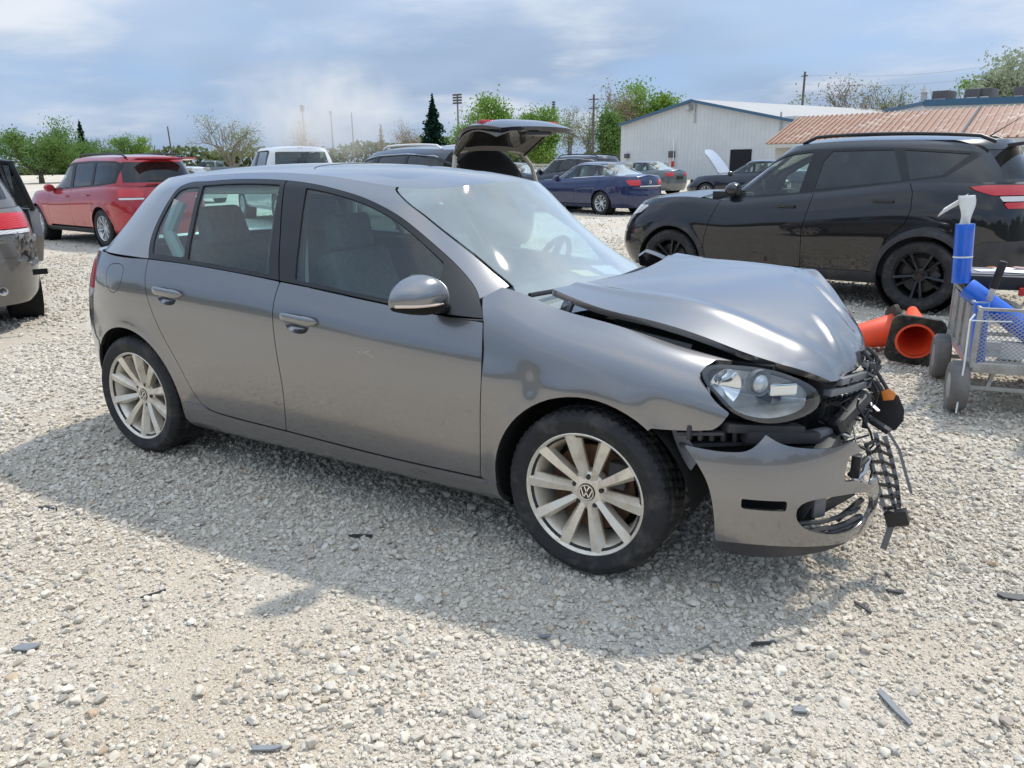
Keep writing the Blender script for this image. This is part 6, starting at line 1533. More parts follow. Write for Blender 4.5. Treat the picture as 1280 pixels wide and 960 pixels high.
pbr('blue_trim', (0.045, 0.115, 0.19), rough=0.45); pbr('pale_wall', (0.55, 0.53, 0.47), rough=0.8, var=0.06); pbr('doorway_shade', (0.01, 0.01, 0.012), rough=0.9)
pbr('hvac', (0.42, 0.42, 0.42), rough=0.5, var=0.1); pbr('hvac_dark', (0.09, 0.08, 0.08), rough=0.6); pbr('sign_red', (0.55, 0.03, 0.02), rough=0.4)
def oriented(p0, p1):
    """frame on the ground: origin p0, x towards p1, y away from the viewer"""
    a, b = Vector((p0[0], p0[1], 0)), Vector((p1[0], p1[1], 0)); ang = math.atan2(b.y-a.y, b.x-a.x)
    return ang, (b-a).length
# grey metal shed with a gable end
p0, p1 = at(775, 222, z=0), at(990, 224.5, z=0)
p0, p1 = (p0[0], p0[1]), (p1[0], p1[1])
ang, Wd = oriented(p0, p1)
shed = empty('metal_building', (p0[0], p0[1], 0), ang); tag(shed, 'pale grey ribbed metal building with a gable end and blue roof edge', 'building')
eh = at(775, 157, x=p0[0])[2]; eh2 = at(988, 151, x=p1[0])[2]
Mi = Matrix.Rotation(-ang, 3, 'Z')
ax_px = 868; lo, hi = 0.0, Wd
for _ in range(40):                                        # where along the gable the ridge stands
    mid = (lo+hi)/2; q = Vector((p0[0]+math.cos(ang)*mid, p0[1]+math.sin(ang)*mid, 6)); d = q-Vector(CAM_POS)
    px = 640+CAM_F*d.dot(_r2)/d.dot(_fw)
    if px < ax_px: lo = mid
    else: hi = mid
rx = (lo+hi)/2
q = Vector((p0[0]+math.cos(ang)*rx, p0[1]+math.sin(ang)*rx, 0)); ah = at(868, 126.5, x=q.x)[2]
DP = 34.0
top = lambda x: eh+(ah-eh)*x/rx if x < rx else ah+(eh2-ah)*(x-rx)/(Wd-rx)
nrib = 46
for i in range(nrib):                                       # wall sheets of the gable end, each with a raised rib
    xa, xb = Wd*i/nrib, Wd*(i+1)/nrib
    MB().prism([(xa, 0), (xb, 0), (xb, top(xb)), (xa, top(xa))], 'y', 0.0, 0.06).prism([(xa, 0), (xa+0.09, 0), (xa+0.09, top(xa+0.05)), (xa, top(xa))], 'y', -0.012, 0.003).build('wall_sheet', 'metal_wall', shed, auto=None)
MB().box((Wd/2, DP/2+0.2, eh/2), (Wd-0.4, DP, eh-0.1)).build('wall', 'metal_wall', shed)
for nm, a, b in (('left', (0, eh), (rx, ah)), ('right', (rx, ah), (Wd, eh2))):
    MB().add([(a[0], -0.3, a[1]+0.05), (b[0], -0.3, b[1]+0.05), (b[0], DP, b[1]+0.05), (a[0], DP, a[1]+0.05), (a[0], -0.3, a[1]+0.14), (b[0], -0.3, b[1]+0.14), (b[0], DP, b[1]+0.14), (a[0], DP, a[1]+0.14)], [(3, 2, 1, 0), (4, 5, 6, 7), (0, 1, 5, 4), (1, 2, 6, 5), (2, 3, 7, 6), (3, 0, 4, 7)]).build('roof', 'metal_roof', shed, auto=None)
    MB().bar((a[0], -0.36, a[1]+0.02), (b[0], -0.36, b[1]+0.06), 0.10, 0.22).build('roof_edge', 'blue_trim', shed, auto=None)
MB().bar((Wd+0.03, -0.1, eh2), (Wd+0.03, -0.1, 0.2), 0.16, 0.16).build('drain_pipe', 'blue_trim', shed)
MB().bar((Wd*0.93, -0.15, top(Wd*0.93)+0.5), (Wd*0.93, -0.15, 0.3), 0.10, 0.10).build('drain_pipe', 'hvac', shed)
MB().bar((rx+0.2, -0.12, ah-0.1), (rx+0.2, -0.12, ah*0.72), 0.08, 0.08).build('conduit', 'hvac', shed)
MB().box((rx-0.4, -0.3, ah-0.55), (0.55, 0.5, 0.35)).build('wall_light', 'hvac', shed, bevel=0.03)
def on_shed(px, py):
    """gable position seen at a photo point"""
    d = _fw+_r2*((px-640)/CAM_F)+_u2*((480-py)/CAM_F); o = Vector(CAM_POS); n = Vector((-math.sin(ang), math.cos(ang), 0))
    t = (Vector((p0[0], p0[1], 0))-o).dot(n)/d.dot(n); q = o+d*t-Vector((p0[0], p0[1], 0)); q = Mi @ q
    return q.x, q.z
xa, za = on_shed(914, 187); xb, zb_ = on_shed(939, 200)
MB().box(((xa+xb)/2, -0.04, za/2), (xb-xa, 0.10, za)).build('door_opening', 'doorway_shade', shed)  # near-black slab stands in for the shade inside the doorway
xa, za = on_shed(841, 193); MB().box((xa, -0.15, za), (0.55, 0.25, 0.55)).build('meter_box', 'hvac_dark', shed)
xa, za = on_shed(785, 195); MB().box((xa, -0.15, za), (0.45, 0.25, 0.4)).build('meter_box', 'hvac_dark', shed)
xa, za = on_shed(843, 205); MB().box((xa, -0.25, za), (0.22, 0.2, 0.5)).build('fire_point', 'sign_red', shed, bevel=0.08)
xa, za = on_shed(844, 191); MB().box((xa, -0.22, za), (0.07, 0.07, 2.4)).build('post', 'white_paper', shed)
# long shed with a rusty roof
a0 = at(958, 178, z=2.6); dist = 44.0
E0, E1 = far(958, 181, 46.0), far(1330, 171, 36.0); R0, R1 = far(1000, 147.5, 53.0), far(1340, 130, 43.0)
rust = empty('rusty_roof_building', (E0.x, E0.y, 0), math.atan2(E1.y-E0.y, E1.x-E0.x)); tag(rust, 'long low building with a rust-brown streaked metal roof', 'building')
Mr = Matrix.Rotation(-rust.rotation_euler.z, 3, 'Z'); loc = lambda p: Mr @ (Vector(p)-Vector((E0.x, E0.y, 0)))
e0, e1, r0, r1 = loc(E0), loc(E1), loc(R0), loc(R1)
ns = 44
for i in range(ns):
    qa, qb = i/ns, (i+1)/ns
    A, B_, C2, D2 = e0.lerp(e1, qa), e0.lerp(e1, qb), r0.lerp(r1, qb), r0.lerp(r1, qa)
    up = Vector((0, 0, 0.05)); mb = MB().add([A, B_, C2, D2, A+up, B_+up, C2+up, D2+up], [(3, 2, 1, 0), (4, 5, 6, 7), (0, 1, 5, 4), (1, 2, 6, 5), (2, 3, 7, 6), (3, 0, 4, 7)])
    mb.bar(A+up*1.6, D2+up*1.6, 0.07, 0.07)
    mb.build('roof_sheet', 'rust_roof', rust, auto=None)
w0, w1 = e0.lerp(e1, 0.01), e0.lerp(e1, 0.99)
MB().add([(w0.x, w0.y+0.5, 0), (w1.x, w1.y+0.5, 0), (w1.x, w1.y+0.5, w1.z-0.03), (w0.x, w0.y+0.5, w0.z-0.03), (r0.x, r0.y, 0), (r1.x, r1.y, 0), (r1.x, r1.y, w1.z-0.05), (r0.x, r0.y, w0.z-0.05)], [(0, 1, 2, 3), (5, 4, 7, 6), (4, 0, 3, 7), (1, 5, 6, 2), (3, 2, 6, 7)]).build('wall', 'pale_wall', rust, auto=None)
MB().bar(e0+Vector((0, -0.05, -0.08)), e1+Vector((0, -0.05, -0.08)), 0.06, 0.18).build('fascia', 'pale_wall', rust, auto=None)
# gable closing the end of the roof
MB().add([e0+Vector((0.02, 0.5, -0.05)), Vector((r0.x, r0.y, e0.z-0.05)), r0+Vector((0, 0, -0.02))], [(0, 1, 2)]).build('gable', 'pale_wall', rust, auto=None)
MB().bar(e0.lerp(e1, 0.73)+Vector((0, 0, 0.10)), r0.lerp(r1, 0.735)+Vector((0, 0, 0.10)), 0.10, 0.08).build('roof_seam', 'trim_black', rust, auto=None)
# flat grey building beyond, with roof units
F0, F1, F2 = far(1105, 140, 66.0), far(1156, 130, 60.0), far(1330, 124, 58.0)
flat = empty('flat_roof_building', (F1.x, F1.y, 0), math.atan2(F2.y-F1.y, F2.x-F1.x)); tag(flat, 'flat-roofed grey building with blue roof edge and roof units', 'building')
Mf = Matrix.Rotation(-flat.rotation_euler.z, 3, 'Z'); lf = lambda p: Mf @ (Vector(p)-Vector((F1.x, F1.y, 0)))
f0, f1, f2 = lf(F0), lf(F1), lf(F2)
MB().add([(f1.x, f1.y, 0), (f2.x, f2.y, 0), f2, f1, (f0.x, f0.y, 0), (f2.x, f2.y+16, 0), (f2.x, f2.y+16, f2.z), f0], [(0, 1, 2, 3), (1, 5, 6, 2), (4, 0, 3, 7), (5, 4, 7, 6), (3, 2, 6, 7)]).build('wall', 'metal_wall', flat, auto=None)
MB().bar(f1+Vector((0, -0.1, 0.05)), f2+Vector((0, -0.1, 0.05)), 0.2, 0.40).build('roof_edge', 'blue_trim', flat, auto=None)
MB().bar(f0+Vector((0, -0.1, 0.05)), f1+Vector((0, -0.1, 0.05)), 0.15, 0.22).build('roof_edge', 'blue_trim', flat, auto=None)
for px, py, wpx, hpx, nm in ((1180, 122, 15, 12, 'air_unit'), (1220, 120, 13, 12, 'air_unit'), (1235, 119, 12, 12, 'air_unit'), (1278, 118, 10, 13, 'air_unit')):
    c = lf(far(px, py, 61.5)); k = 61.5/CAM_F*1.05
    u = MB().box((c.x, c.y, c.z), (wpx*k, 1.6, hpx*k)).build(nm, 'hvac_dark', flat, bevel=0.03)
    MB().box((c.x, c.y-0.85, c.z-hpx*k*0.28), (wpx*k*0.7, 0.1, hpx*k*0.3)).build('unit_panel', 'hvac', u)
c = lf(far(1155, 120, 61.0)); MB().tube([(c.x, c.y, c.z-0.7), (c.x, c.y, c.z+0.2)], 0.18, 10).tube([(c.x, c.y, c.z+0.2), (c.x, c.y, c.z+0.5)], [0.3, 0.1], 10).build('roof_vent', 'hvac', flat)

# ------------------------------------------------------------------ trees
def leaf_mat(name, a, b):
    m, n, l = new_mat(name)
    o = n.new('ShaderNodeOutputMaterial'); d = n.new('ShaderNodeBsdfDiffuse'); t = n.new('ShaderNodeBsdfTranslucent'); mx = n.new('ShaderNodeMixShader'); mx.inputs[0].default_value = 0.3
    c = ramp(n, l, tex_noise(n, l, 1.3, 4, 0.7), [(0.3, a), (0.7, b)])
    l.new(c, d.inputs[0]); l.new(c, t.inputs[0]); l.new(d.outputs[0], mx.inputs[1]); l.new(t.outputs[0], mx.inputs[2]); l.new(mx.outputs[0], o.inputs[0])
leaf_mat('leaf_spring', (0.15, 0.26, 0.05), (0.26, 0.38, 0.09)); leaf_mat('leaf_green', (0.11, 0.20, 0.055), (0.19, 0.29, 0.09)); leaf_mat('leaf_pale', (0.20, 0.22, 0.09), (0.33, 0.33, 0.17)); leaf_mat('leaf_pine', (0.010, 0.030, 0.022), (0.025, 0.055, 0.035)); leaf_mat('leaf_bud', (0.26, 0.20, 0.13), (0.36, 0.31, 0.20)); leaf_mat('leaf_wood', (0.09, 0.13, 0.05), (0.19, 0.22, 0.10)); leaf_mat('leaf_blossom', (0.20, 0.26, 0.12), (0.45, 0.47, 0.36))
pbr('bark', (0.10, 0.082, 0.065), rough=0.9, var=0.25); pbr('bark_pale', (0.20, 0.175, 0.14), rough=0.9, var=0.2)
def leaves_mesh(pts, size, rnd, up=0.3):
    n = len(pts); P = np.array(pts)
    a = rnd.normal(size=(n, 3)); a /= np.linalg.norm(a, axis=1, keepdims=True); b = np.cross(a, rnd.normal(size=(n, 3))); b /= np.linalg.norm(b, axis=1, keepdims=True)
    s = size*rnd.uniform(0.6, 1.4, (n, 1)); V = np.stack([P-a*s, P+b*s*0.6, P+a*s, P-b*s*0.6], 1).reshape(-1, 3)
    return V, np.arange(4*n).reshape(-1, 4)
def tree(px, top, bottom, wpx, dist, kind, label, seed, leaf='leaf_spring', bark='bark', group=None, name='leafy_tree', nleaf=2600, shape='round'):
    rnd = np.random.RandomState(seed)
    b = far(px, 200, dist); k = dist/CAM_F*0.97*math.hypot(1, (px-640)/CAM_F)
    d = _fw+_r2*((px-640)/CAM_F)+_u2*((480-top)/CAM_F); hz = math.hypot(d.x, d.y); H = CAM_POS[2]+d.z/hz*dist
    W_ = wpx*k/2
    t = empty(name, (b.x, b.y, 0)); tag(t, label, 'tree', group)
    mb = MB(); tips = []
    def limb(p, dirv, L, r, depth):
        q = p+dirv*L*0.5+Vector(rnd.normal(0, 0.06*L, 3)); e = p+dirv*L+Vector((0, 0, 0.08*L))
        mb.tube([p, q, e], [r, r*0.8, r*0.55], 5 if depth > 1 else 6, cap=False)
        tips.append(e); tips.append(q)
        if depth > 0:
            for _ in range(3 if depth > 1 else 3):
                nd = (dirv+Vector(rnd.normal(0, 0.48, 3))+Vector((0, 0, 0.12))).normalized(); limb(e if rnd.rand() < 0.6 else q, nd, L*rnd.uniform(0.55, 0.82), r*0.52, depth-1)
    if kind == 'conifer':
        mb.tube([(0, 0, 0), (0, 0, H*0.5), (0, 0, H*0.98)], [H*0.022, H*0.014, 0.02], 6); P = []
        for i in range(nleaf):
            q = rnd.rand()**0.62; tier = (q*16) % 1.0; r = W_*q*(0.62+0.38*tier)*rnd.rand()**0.45
            a = rnd.uniform(0, 6.28); r *= 0.80+0.30*math.sin(a*3+int(q*16)*1.9)+0.18*math.sin(a*7+int(q*16)*2.7)
            P.append((r*math.cos(a), r*math.sin(a), H*(1-q*0.88)-0.10*r+0.02*H*rnd.normal()))
        mb.build('trunk', bark, t)
        V, F = leaves_mesh(P, H*0.022, rnd); mesh_obj('crown', V, F, leaf, t); return t
    nl = 5 if kind == 'leafy' else 6
    th = H*(0.12 if kind == 'leafy' else 0.15)
    mb.tube([(0, 0, -0.1), (0, 0, th*0.6), (rnd.normal(0, 0.05*th), 0, th)], [H*0.032, H*0.026, H*0.022], 7)
    for i in range(nl):
        a = 6.28*i/nl+rnd.normal(0, 0.3); s = W_/H*rnd.uniform(0.7, 1.3)
        limb(Vector((0, 0, th*rnd.uniform(0.75, 1.0))), Vector((math.cos(a)*s*1.3, math.sin(a)*s*1.3, 1.0)).normalized(), H*0.27*rnd.uniform(0.8, 1.15), H*0.016, 3 if kind == 'bare' else 2)
    T = np.array([tuple(p) for p in tips]); T[:, 2] *= 1.0
    zmax = T[:, 2].max(); T[:, 2] = T[:, 2]*(H*(0.99 if kind == 'bare' else 0.94)/zmax); sc_ = W_/max(1e-3, np.percentile(np.hypot(T[:, 0], T[:, 1]), 96)); 
    V0 = np.array(mb.v); V0[:, 2] *= H*(0.99 if kind == 'bare' else 0.94)/zmax; V0[:, :2] *= sc_*(0.95 if kind == 'bare' else 0.85); mb.v = [tuple(p) for p in V0]
    T[:, :2] *= sc_*(0.95 if kind == 'bare' else 0.85)
    mb.build('trunk', bark, t, auto=60)
    if nleaf:
        cl = T[rnd.randint(0, len(T), max(12, len(T)//2))]
        nleaf = int(nleaf*(2.6 if kind == 'leafy' else 1.3)); idx = rnd.randint(0, len(cl), nleaf); P = cl[idx]+rnd.normal(0, 1, (nleaf, 3))*np.array([0.10, 0.10, 0.055])*H*rnd.uniform(0.5, 1.1, (len(cl), 1))[idx]
        if kind == 'leafy':                                  # lower, inner foliage so that the crown reaches down
            m_ = int(nleaf*0.55); u = rnd.normal(size=(m_, 3)); u /= np.linalg.norm(u, axis=1, keepdims=True); u *= rnd.rand(m_, 1)**0.4
            lump = 0.72+0.30*np.sin(u[:, 0]*7+seed)*np.cos(u[:, 1]*6-seed)+0.12*np.sin(u[:, 2]*11)
            P = np.concatenate([P, np.stack([u[:, 0]*W_*0.95*lump, u[:, 1]*W_*0.95*lump, H*0.46+u[:, 2]*H*0.40*lump], 1)])
        P = P[P[:, 2] > th*0.5]
        V, F = leaves_mesh(P, (0.0155 if kind == 'leafy' else 0.011)*H, rnd); mesh_obj('crown', V, F, leaf, t)
    return t
TG = 'trees beyond the lot'
tree(48, 150, 203, 84, 92, 'leafy', 'broad pale willow-like tree at the far left above the grey SUV door', 3, 'leaf_green', group=TG, nleaf=4200)
tree(92, 159, 203, 80, 96, 'leafy', 'rounded green tree right of the willow, above the red SUV roof', 4, 'leaf_green', group=TG, nleaf=3600)
tree(106, 151, 203, 34, 110, 'conifer', 'dark conifer tip poking above the green trees at the left', 5, 'leaf_pine', group=TG, name='conifer_tree', nleaf=1800)
tree(136, 167, 203, 52, 98, 'leafy', 'small green tree above the red SUV rear', 6, 'leaf_green', group=TG, nleaf=2400)
tree(167, 166, 203, 40, 100, 'leafy', 'small rounded green tree, rightmost of the left cluster', 7, 'leaf_spring', group=TG, nleaf=2200)
tree(290, 146, 203, 74, 95, 'bare', 'spreading pale budding tree left of the white pickup', 8, 'leaf_pale', 'bark_pale', group=TG, name='budding_tree', nleaf=2600)
tree(383, 148, 203, 36, 135, 'bare', 'budding tree half hidden in the dust cloud', 9, 'leaf_bud', 'bark_pale', group=TG, name='budding_tree', nleaf=1500)
tree(478, 156, 203, 26, 140, 'conifer', 'small hazy conifer in the dust', 10, 'leaf_bud', group=TG, name='conifer_tree', nleaf=900)
tree(512, 146, 203, 38, 120, 'bare', 'brownish budding tree left of the dark spruce', 11, 'leaf_bud', 'bark_pale', group=TG, name='budding_tree', nleaf=1500)
tree(543, 120, 203, 62, 100, 'conifer', 'tall dark spruce standing behind the raised tailgate', 12, 'leaf_pine', group=TG, name='conifer_tree', nleaf=4200)
tree(585, 142, 203, 44, 95, 'leafy', 'low bright green tree right of the dark spruce', 13, 'leaf_spring', group=TG, nleaf=2600)
tree(622, 113, 203, 54, 92, 'leafy', 'tall bright green tree above the raised tailgate', 14, 'leaf_spring', group=TG, nleaf=3600)
tree(674, 124, 203, 52, 94, 'leafy', 'bright green tree right of the tallest one above the tailgate', 15, 'leaf_spring', group=TG, nleaf=3400)
tree(712, 132, 203, 34, 98, 'bare', 'thin budding tree left of the utility pole', 16, 'leaf_pale', 'bark_pale', group=TG, name='budding_tree', nleaf=1400)
tree(735, 128, 203, 32, 104, 'bare', 'thin budding tree behind the utility pole', 17, 'leaf_pale', 'bark_pale', group=TG, name='budding_tree', nleaf=1200)
tree(772, 103, 203, 44, 108, 'bare', 'tall budding tree behind the left end of the metal building', 18, 'leaf_bud', 'bark_pale', group=TG, name='budding_tree', nleaf=2000)
tree(762, 128, 203, 40, 96, 'leafy', 'green tree beside the left wall of the metal building', 19, 'leaf_green', group=TG, nleaf=2600)
tree(815, 104, 203, 84, 112, 'leafy', 'big green tree rising behind the metal building', 20, 'leaf_spring', group=TG, nleaf=4600)
tree(1052, 92, 203, 70, 90, 'bare', 'bare vase-shaped tree behind the rusty roof', 21, 'leaf_bud', 'bark_pale', group=TG, name='bare_tree', nleaf=900)
tree(1102, 97, 203, 58, 92, 'bare', 'blossoming pale tree right of the bare one behind the rusty roof', 22, 'leaf_pale', 'bark', group=TG, name='blossom_tree', nleaf=1700)
tree(1003, 118, 203, 40, 98, 'leafy', 'yellow-green bush by the pole behind the rusty roof', 23, 'leaf_pale', group=TG, nleaf=1600)
tree(1156, 103, 203, 24, 96, 'bare', 'thin leafless tree behind the roof vent', 24, 'leaf_bud', 'bark', group=TG, name='bare_tree', nleaf=120)
tree(1186, 98, 203, 36, 97, 'bare', 'thin leafless tree behind the left roof unit', 25, 'leaf_bud', 'bark', group=TG, name='bare_tree', nleaf=160)
tree(1228, 92, 203, 52, 90, 'leafy', 'green tree behind the middle roof units', 26, 'leaf_spring', group=TG, nleaf=2600)
tree(1272, 64, 203, 92, 84, 'leafy', 'large blossoming tree at the right edge', 27, 'leaf_blossom', group=TG, nleaf=4800)
# distant mixed wood along the horizon, all round the lot
rw = np.random.RandomState(5); P = []
for a in np.linspace(-math.pi, math.pi, 520):
    back = math.cos(a-(math.pi/2+CAM_YAW)) < 0.2
    rr = 200 if not back else 75
    h = (5.6+2.0*math.sin(a*9)+1.6*math.sin(a*23+1)+1.0*math.sin(a*61))*(0.80 if not back else 0.8)
    c = (camv[0]+rr*math.cos(a), camv[1]+rr*math.sin(a))
    m_ = 130
    P += [(c[0]+rw.normal(0, rr*0.009), c[1]+rw.normal(0, rr*0.009), h*rw.rand()**0.8) for _ in range(m_)]
V, F = leaves_mesh(P, 0.62, rw); o = mesh_obj('far_wood', V, F, 'leaf_wood', None); tag(o, 'low mixed wood along the horizon', 'wood', kind='stuff')

# ------------------------------------------------------------------ poles, masts and wires
pbr('pole_grey', (0.16, 0.155, 0.15), rough=0.7); pbr('pole_wood', (0.13, 0.105, 0.085), rough=0.9, var=0.2)
def pole(px, top, dist, r, mat, label, cat, name, lean=0.0, heads=None, arms=0, group=None, armw=2.2):
    b = far(px, 200, dist); d = _fw+_r2*((px-640)/CAM_F)+_u2*((480-top)/CAM_F); H = CAM_POS[2]+d.z/math.hypot(d.x, d.y)*dist
    t = empty(name, (b.x, b.y, 0)); tag(t, label, cat, group)
    MB().tube([(0, 0, 0), (lean*H, 0, H)], [r, r*0.7], 8).build('shaft', mat, t)
    for i in range(arms): MB().box((lean*H, 0, H-0.5-0.9*i), (armw, 0.12, 0.12)).build('cross_arm', mat, t)
    if heads:
        rows, cols, s = heads
        for i in range(rows):
            MB().box((0, 0, H-i*s*1.3), (cols*s*1.15, 0.12, 0.12)).build('lamp_bar', mat, t)
            for j in range(cols): MB().box(((j-(cols-1)/2)*s*1.1, -0.15, H-i*s*1.3+0.1), (s*0.8, 0.4, s*0.85)).build('flood_lamp', 'hvac_dark', t)
    return t, (b.x+lean*H, b.y, H)
pole(574, 119, 260, 0.35, 'pole_grey', 'stadium light mast between the spruce and the green trees', 'light mast', 'light_mast', heads=(4, 5, 0.62))
pole(692, 128, 300, 0.35, 'pole_grey', 'stadium light mast above the right end of the tailgate', 'light mast', 'light_mast', heads=(5, 2, 0.62))
pole(383, 133, 300, 0.35, 'pole_grey', 'stadium light mast in the dust above the pickup', 'light mast', 'light_mast', heads=(3, 3, 0.6))
pole(417.5, 140, 280, 0.30, 'pole_grey', 'faint mast in the dust right of the pickup', 'light mast', 'light_mast', heads=(2, 2, 0.5))
pole(443, 140, 150, 0.14, 'pole_grey', 'thin bare pole in the dust', 'pole', 'thin_pole')
pole(217, 158, 100, 0.10, 'pole_wood', 'leaning wooden pole above the red SUV', 'pole', 'leaning_pole', lean=-0.06)
_, u1 = pole(741, 118, 90, 0.16, 'pole_wood', 'wooden utility pole with cross arms left of the metal building', 'utility pole', 'utility_pole', arms=2, armw=1.1)
_, u2 = pole(997, 90, 110, 0.18, 'pole_wood', 'wooden utility pole behind the rusty roof', 'utility pole', 'utility_pole', arms=1, armw=0.8)
for k in range(4):
    e = far(1340, 62+k*13, 125)
    pts = [Vector(u2)+Vector((0, 0, -0.4-1.1*k))]; pts = [pts[0].lerp(e, q)-Vector((0, 0, 1.2*math.sin(q*math.pi))) for q in np.linspace(0, 1, 10)]
    w = MB().tube(pts, 0.012, 4).build('overhead_wire', 'pole_grey', None); tag(w, ['top', 'second', 'third', 'lowest'][k]+' overhead wire running right from the utility pole', 'wire', 'overhead wires')
# ------------------------------------------------------------------ dust cloud drifting over the far lot
bm = bmesh.new(); bmesh.ops.create_icosphere(bm, subdivisions=3, radius=1.0)
c = far(400, 150, 118); k = 118/CAM_F
for v in bm.verts:
    d_ = 1+0.22*mnoise.noise(v.co*1.6)
    v.co = Vector((v.co.x*15.5*d_, v.co.y*6.0*d_, v.co.z*8.5*d_))
me = bpy.data.meshes.new('dust_cloud'); bm.to_mesh(me); bm.free()
dust = link(bpy.data.objects.new('dust_cloud', me)); dust.location = (c.x, c.y, 8.3); dust.rotation_euler = (0, 0, CAM_YAW+0.15); tag(dust, 'pale cloud of dust drifting behind the pickup', 'dust', kind='stuff')
m, n, l = new_mat('dust'); o = n.new('ShaderNodeOutputMaterial'); pv = n.new('ShaderNodeVolumePrincipled'); l.new(pv.outputs[0], o.inputs['Volume'])
pv.inputs['Color'].default_value = (0.97, 0.935, 0.885, 1); pv.inputs['Anisotropy'].default_value = 0.1
tc = n.new('ShaderNodeTexCoord'); f = n.new('ShaderNodeTexNoise'); f.inputs['Scale'].default_value = 0.16; f.inputs['Detail'].default_value = 4; f.inputs['Roughness'].default_value = 0.6; l.new(tc.outputs['Object'], f.inputs['Vector'])
mp = n.new('ShaderNodeMapping'); mp.inputs['Scale'].default_value = (1/15.5, 1/6.0, 1/8.5); l.new(tc.outputs['Object'], mp.inputs[0])
ln = n.new('ShaderNodeVectorMath'); ln.operation = 'LENGTH'; l.new(mp.outputs[0], ln.inputs[0])
fall = ramp(n, l, ln.outputs['Value'], [(0.25, (1, 1, 1)), (0.95, (0, 0, 0))]); nz = ramp(n, l, f.outputs['Fac'], [(0.34, (0.05,)*3), (0.66, (1, 1, 1))])
mm = n.new('ShaderNodeMath'); mm.operation = 'MULTIPLY'; l.new(fall, mm.inputs[0]); l.new(nz, mm.inputs[1])
m2 = n.new('ShaderNodeMath'); m2.operation = 'MULTIPLY'; m2.inputs[1].default_value = 0.20; l.new(mm.outputs[0], m2.inputs[0]); l.new(m2.outputs[0], pv.inputs['Density'])
dust.data.materials.append(m)
# ------------------------------------------------------------------ traffic cones
pbr('cone_orange', (0.93, 0.10, 0.035), rough=0.45, var=0.08, dirt=(0.35, 0.12, 0.07), dscale=9, dlow=0.55, dhigh=0.9); pbr('cone_base', (0.022, 0.022, 0.020), rough=0.8, var=0.3, dirt=(0.14, 0.12, 0.09), dscale=12)
def traffic_cone(name, label, M, s=1.0):
    """built standing along +z, then laid down by M"""
    root = empty(name); root.matrix_world = M; tag(root, label, 'traffic cone', 'fallen traffic cones')
    MB().lathe([(0.128, 0.0), (0.132, 0.012), (0.040, 0.66), (0.034, 0.67), (0.026, 0.66), (0.116, 0.0)], axis='z', n=40).build('cone_body', 'cone_orange', root, auto=40)
    b = 0.182; ring = [(0.134*math.cos(a), 0.134*math.sin(a)) for a in np.linspace(0, 2*math.pi, 40, endpoint=False)]
    sq = []
    for a in np.linspace(0, 2*math.pi, 40, endpoint=False):
        c, s_ = math.cos(a), math.sin(a); k = b/max(abs(c), abs(s_)); k = min(k, b*1.26); sq.append((c*k, s_*k))
    V = [(x, y, z) for z in (-0.014, 0.016) for x, y in ring]+[(x, y, z) for z in (-0.014, 0.016) for x, y in sq]; F = []
    for i in range(40):
        j = (i+1) % 40; F += [(i, j, 80+j, 80+i), (40+i, 120+i, 120+j, 40+j), (80+i, 80+j, 120+j, 120+i), (i, 40+i, 40+j, j)]
    base = MB().add(V, F).build('cone_foot', 'cone_base', root, auto=40)
    for i in range(24):
        a = 2*math.pi*(i+0.5)/24; r1 = min(b/max(abs(math.cos(a)), abs(math.sin(a))), b*1.24)-0.012
        MB().bar((0.145*math.cos(a), 0.145*math.sin(a), -0.018), (r1*math.cos(a), r1*math.sin(a), -0.018), 0.008, 0.010).build('foot_rib', 'cone_base', base, auto=None)
    MB().lathe([(0.117, -0.016), (0.134, -0.016), (0.134, -0.006), (0.117, -0.006)], axis='z', n=40).build('base_ring', 'cone_orange', root)
    return root
ax = Vector((-0.12, 0.98, 0.16)).normalized()          # lying, hollow foot towards the viewer
M = Matrix.Translation((0.795, 3.06, 0.185)) @ ax.to_track_quat('Z', 'Y').to_matrix().to_4x4() @ Matrix.Rotation(R(6), 4, 'Z')
traffic_cone('traffic_cone', 'orange traffic cone on its side, showing its hollow black foot', M)
ax = Vector((-0.86, -0.34, -0.20)).normalized()
M = Matrix.Translation((0.63, 3.52, 0.165)) @ ax.to_track_quat('Z', 'Y').to_matrix().to_4x4() @ Matrix.Rotation(R(20), 4, 'Z')
traffic_cone('traffic_cone', 'orange traffic cone lying sideways against the hollow-footed one', M)
# ------------------------------------------------------------------ garden cart at the right edge
pbr('cart_steel', (0.42, 0.42, 0.40), rough=0.5, metal=0.3, dirt=(0.24, 0.19, 0.15), dscale=9, dlow=0.45, dhigh=0.8); pbr('cart_tyre', (0.17, 0.16, 0.15), rough=0.9, var=0.2, bump=0.4, bscale=90, dirt=(0.22, 0.20, 0.17), dscale=8)
pbr('film_blue', (0.012, 0.13, 0.62), rough=0.28, coat=0.5, var=0.15, vscale=14); pbr('film_white', (0.80, 0.80, 0.76), rough=0.5, var=0.08); pbr('cart_label', (0.50, 0.28, 0.26), rough=0.6)
CX, CY, CW, CL_ = 1.165, 1.95, 0.56, 1.02
cart = empty('garden_cart', (CX, CY, 0), R(9)); tag(cart, 'grey steel mesh-sided cart with fat tyres, loaded with blue film rolls', 'cart')
zf, zt = 0.285, 0.63
for a, b in (((0, 0), (CW, 0)), ((0, CL_), (CW, CL_)), ((0, 0), (0, CL_)), ((CW, 0), (CW, CL_))):
    MB().bar((a[0], a[1], zf), (b[0], b[1], zf), 0.028, 0.055).build('floor_rail', 'cart_steel', cart, bevel=0.003)
    MB().bar((a[0], a[1], zt), (b[0], b[1], zt), 0.018, 0.018).build('top_rail', 'cart_steel', cart, bevel=0.003)
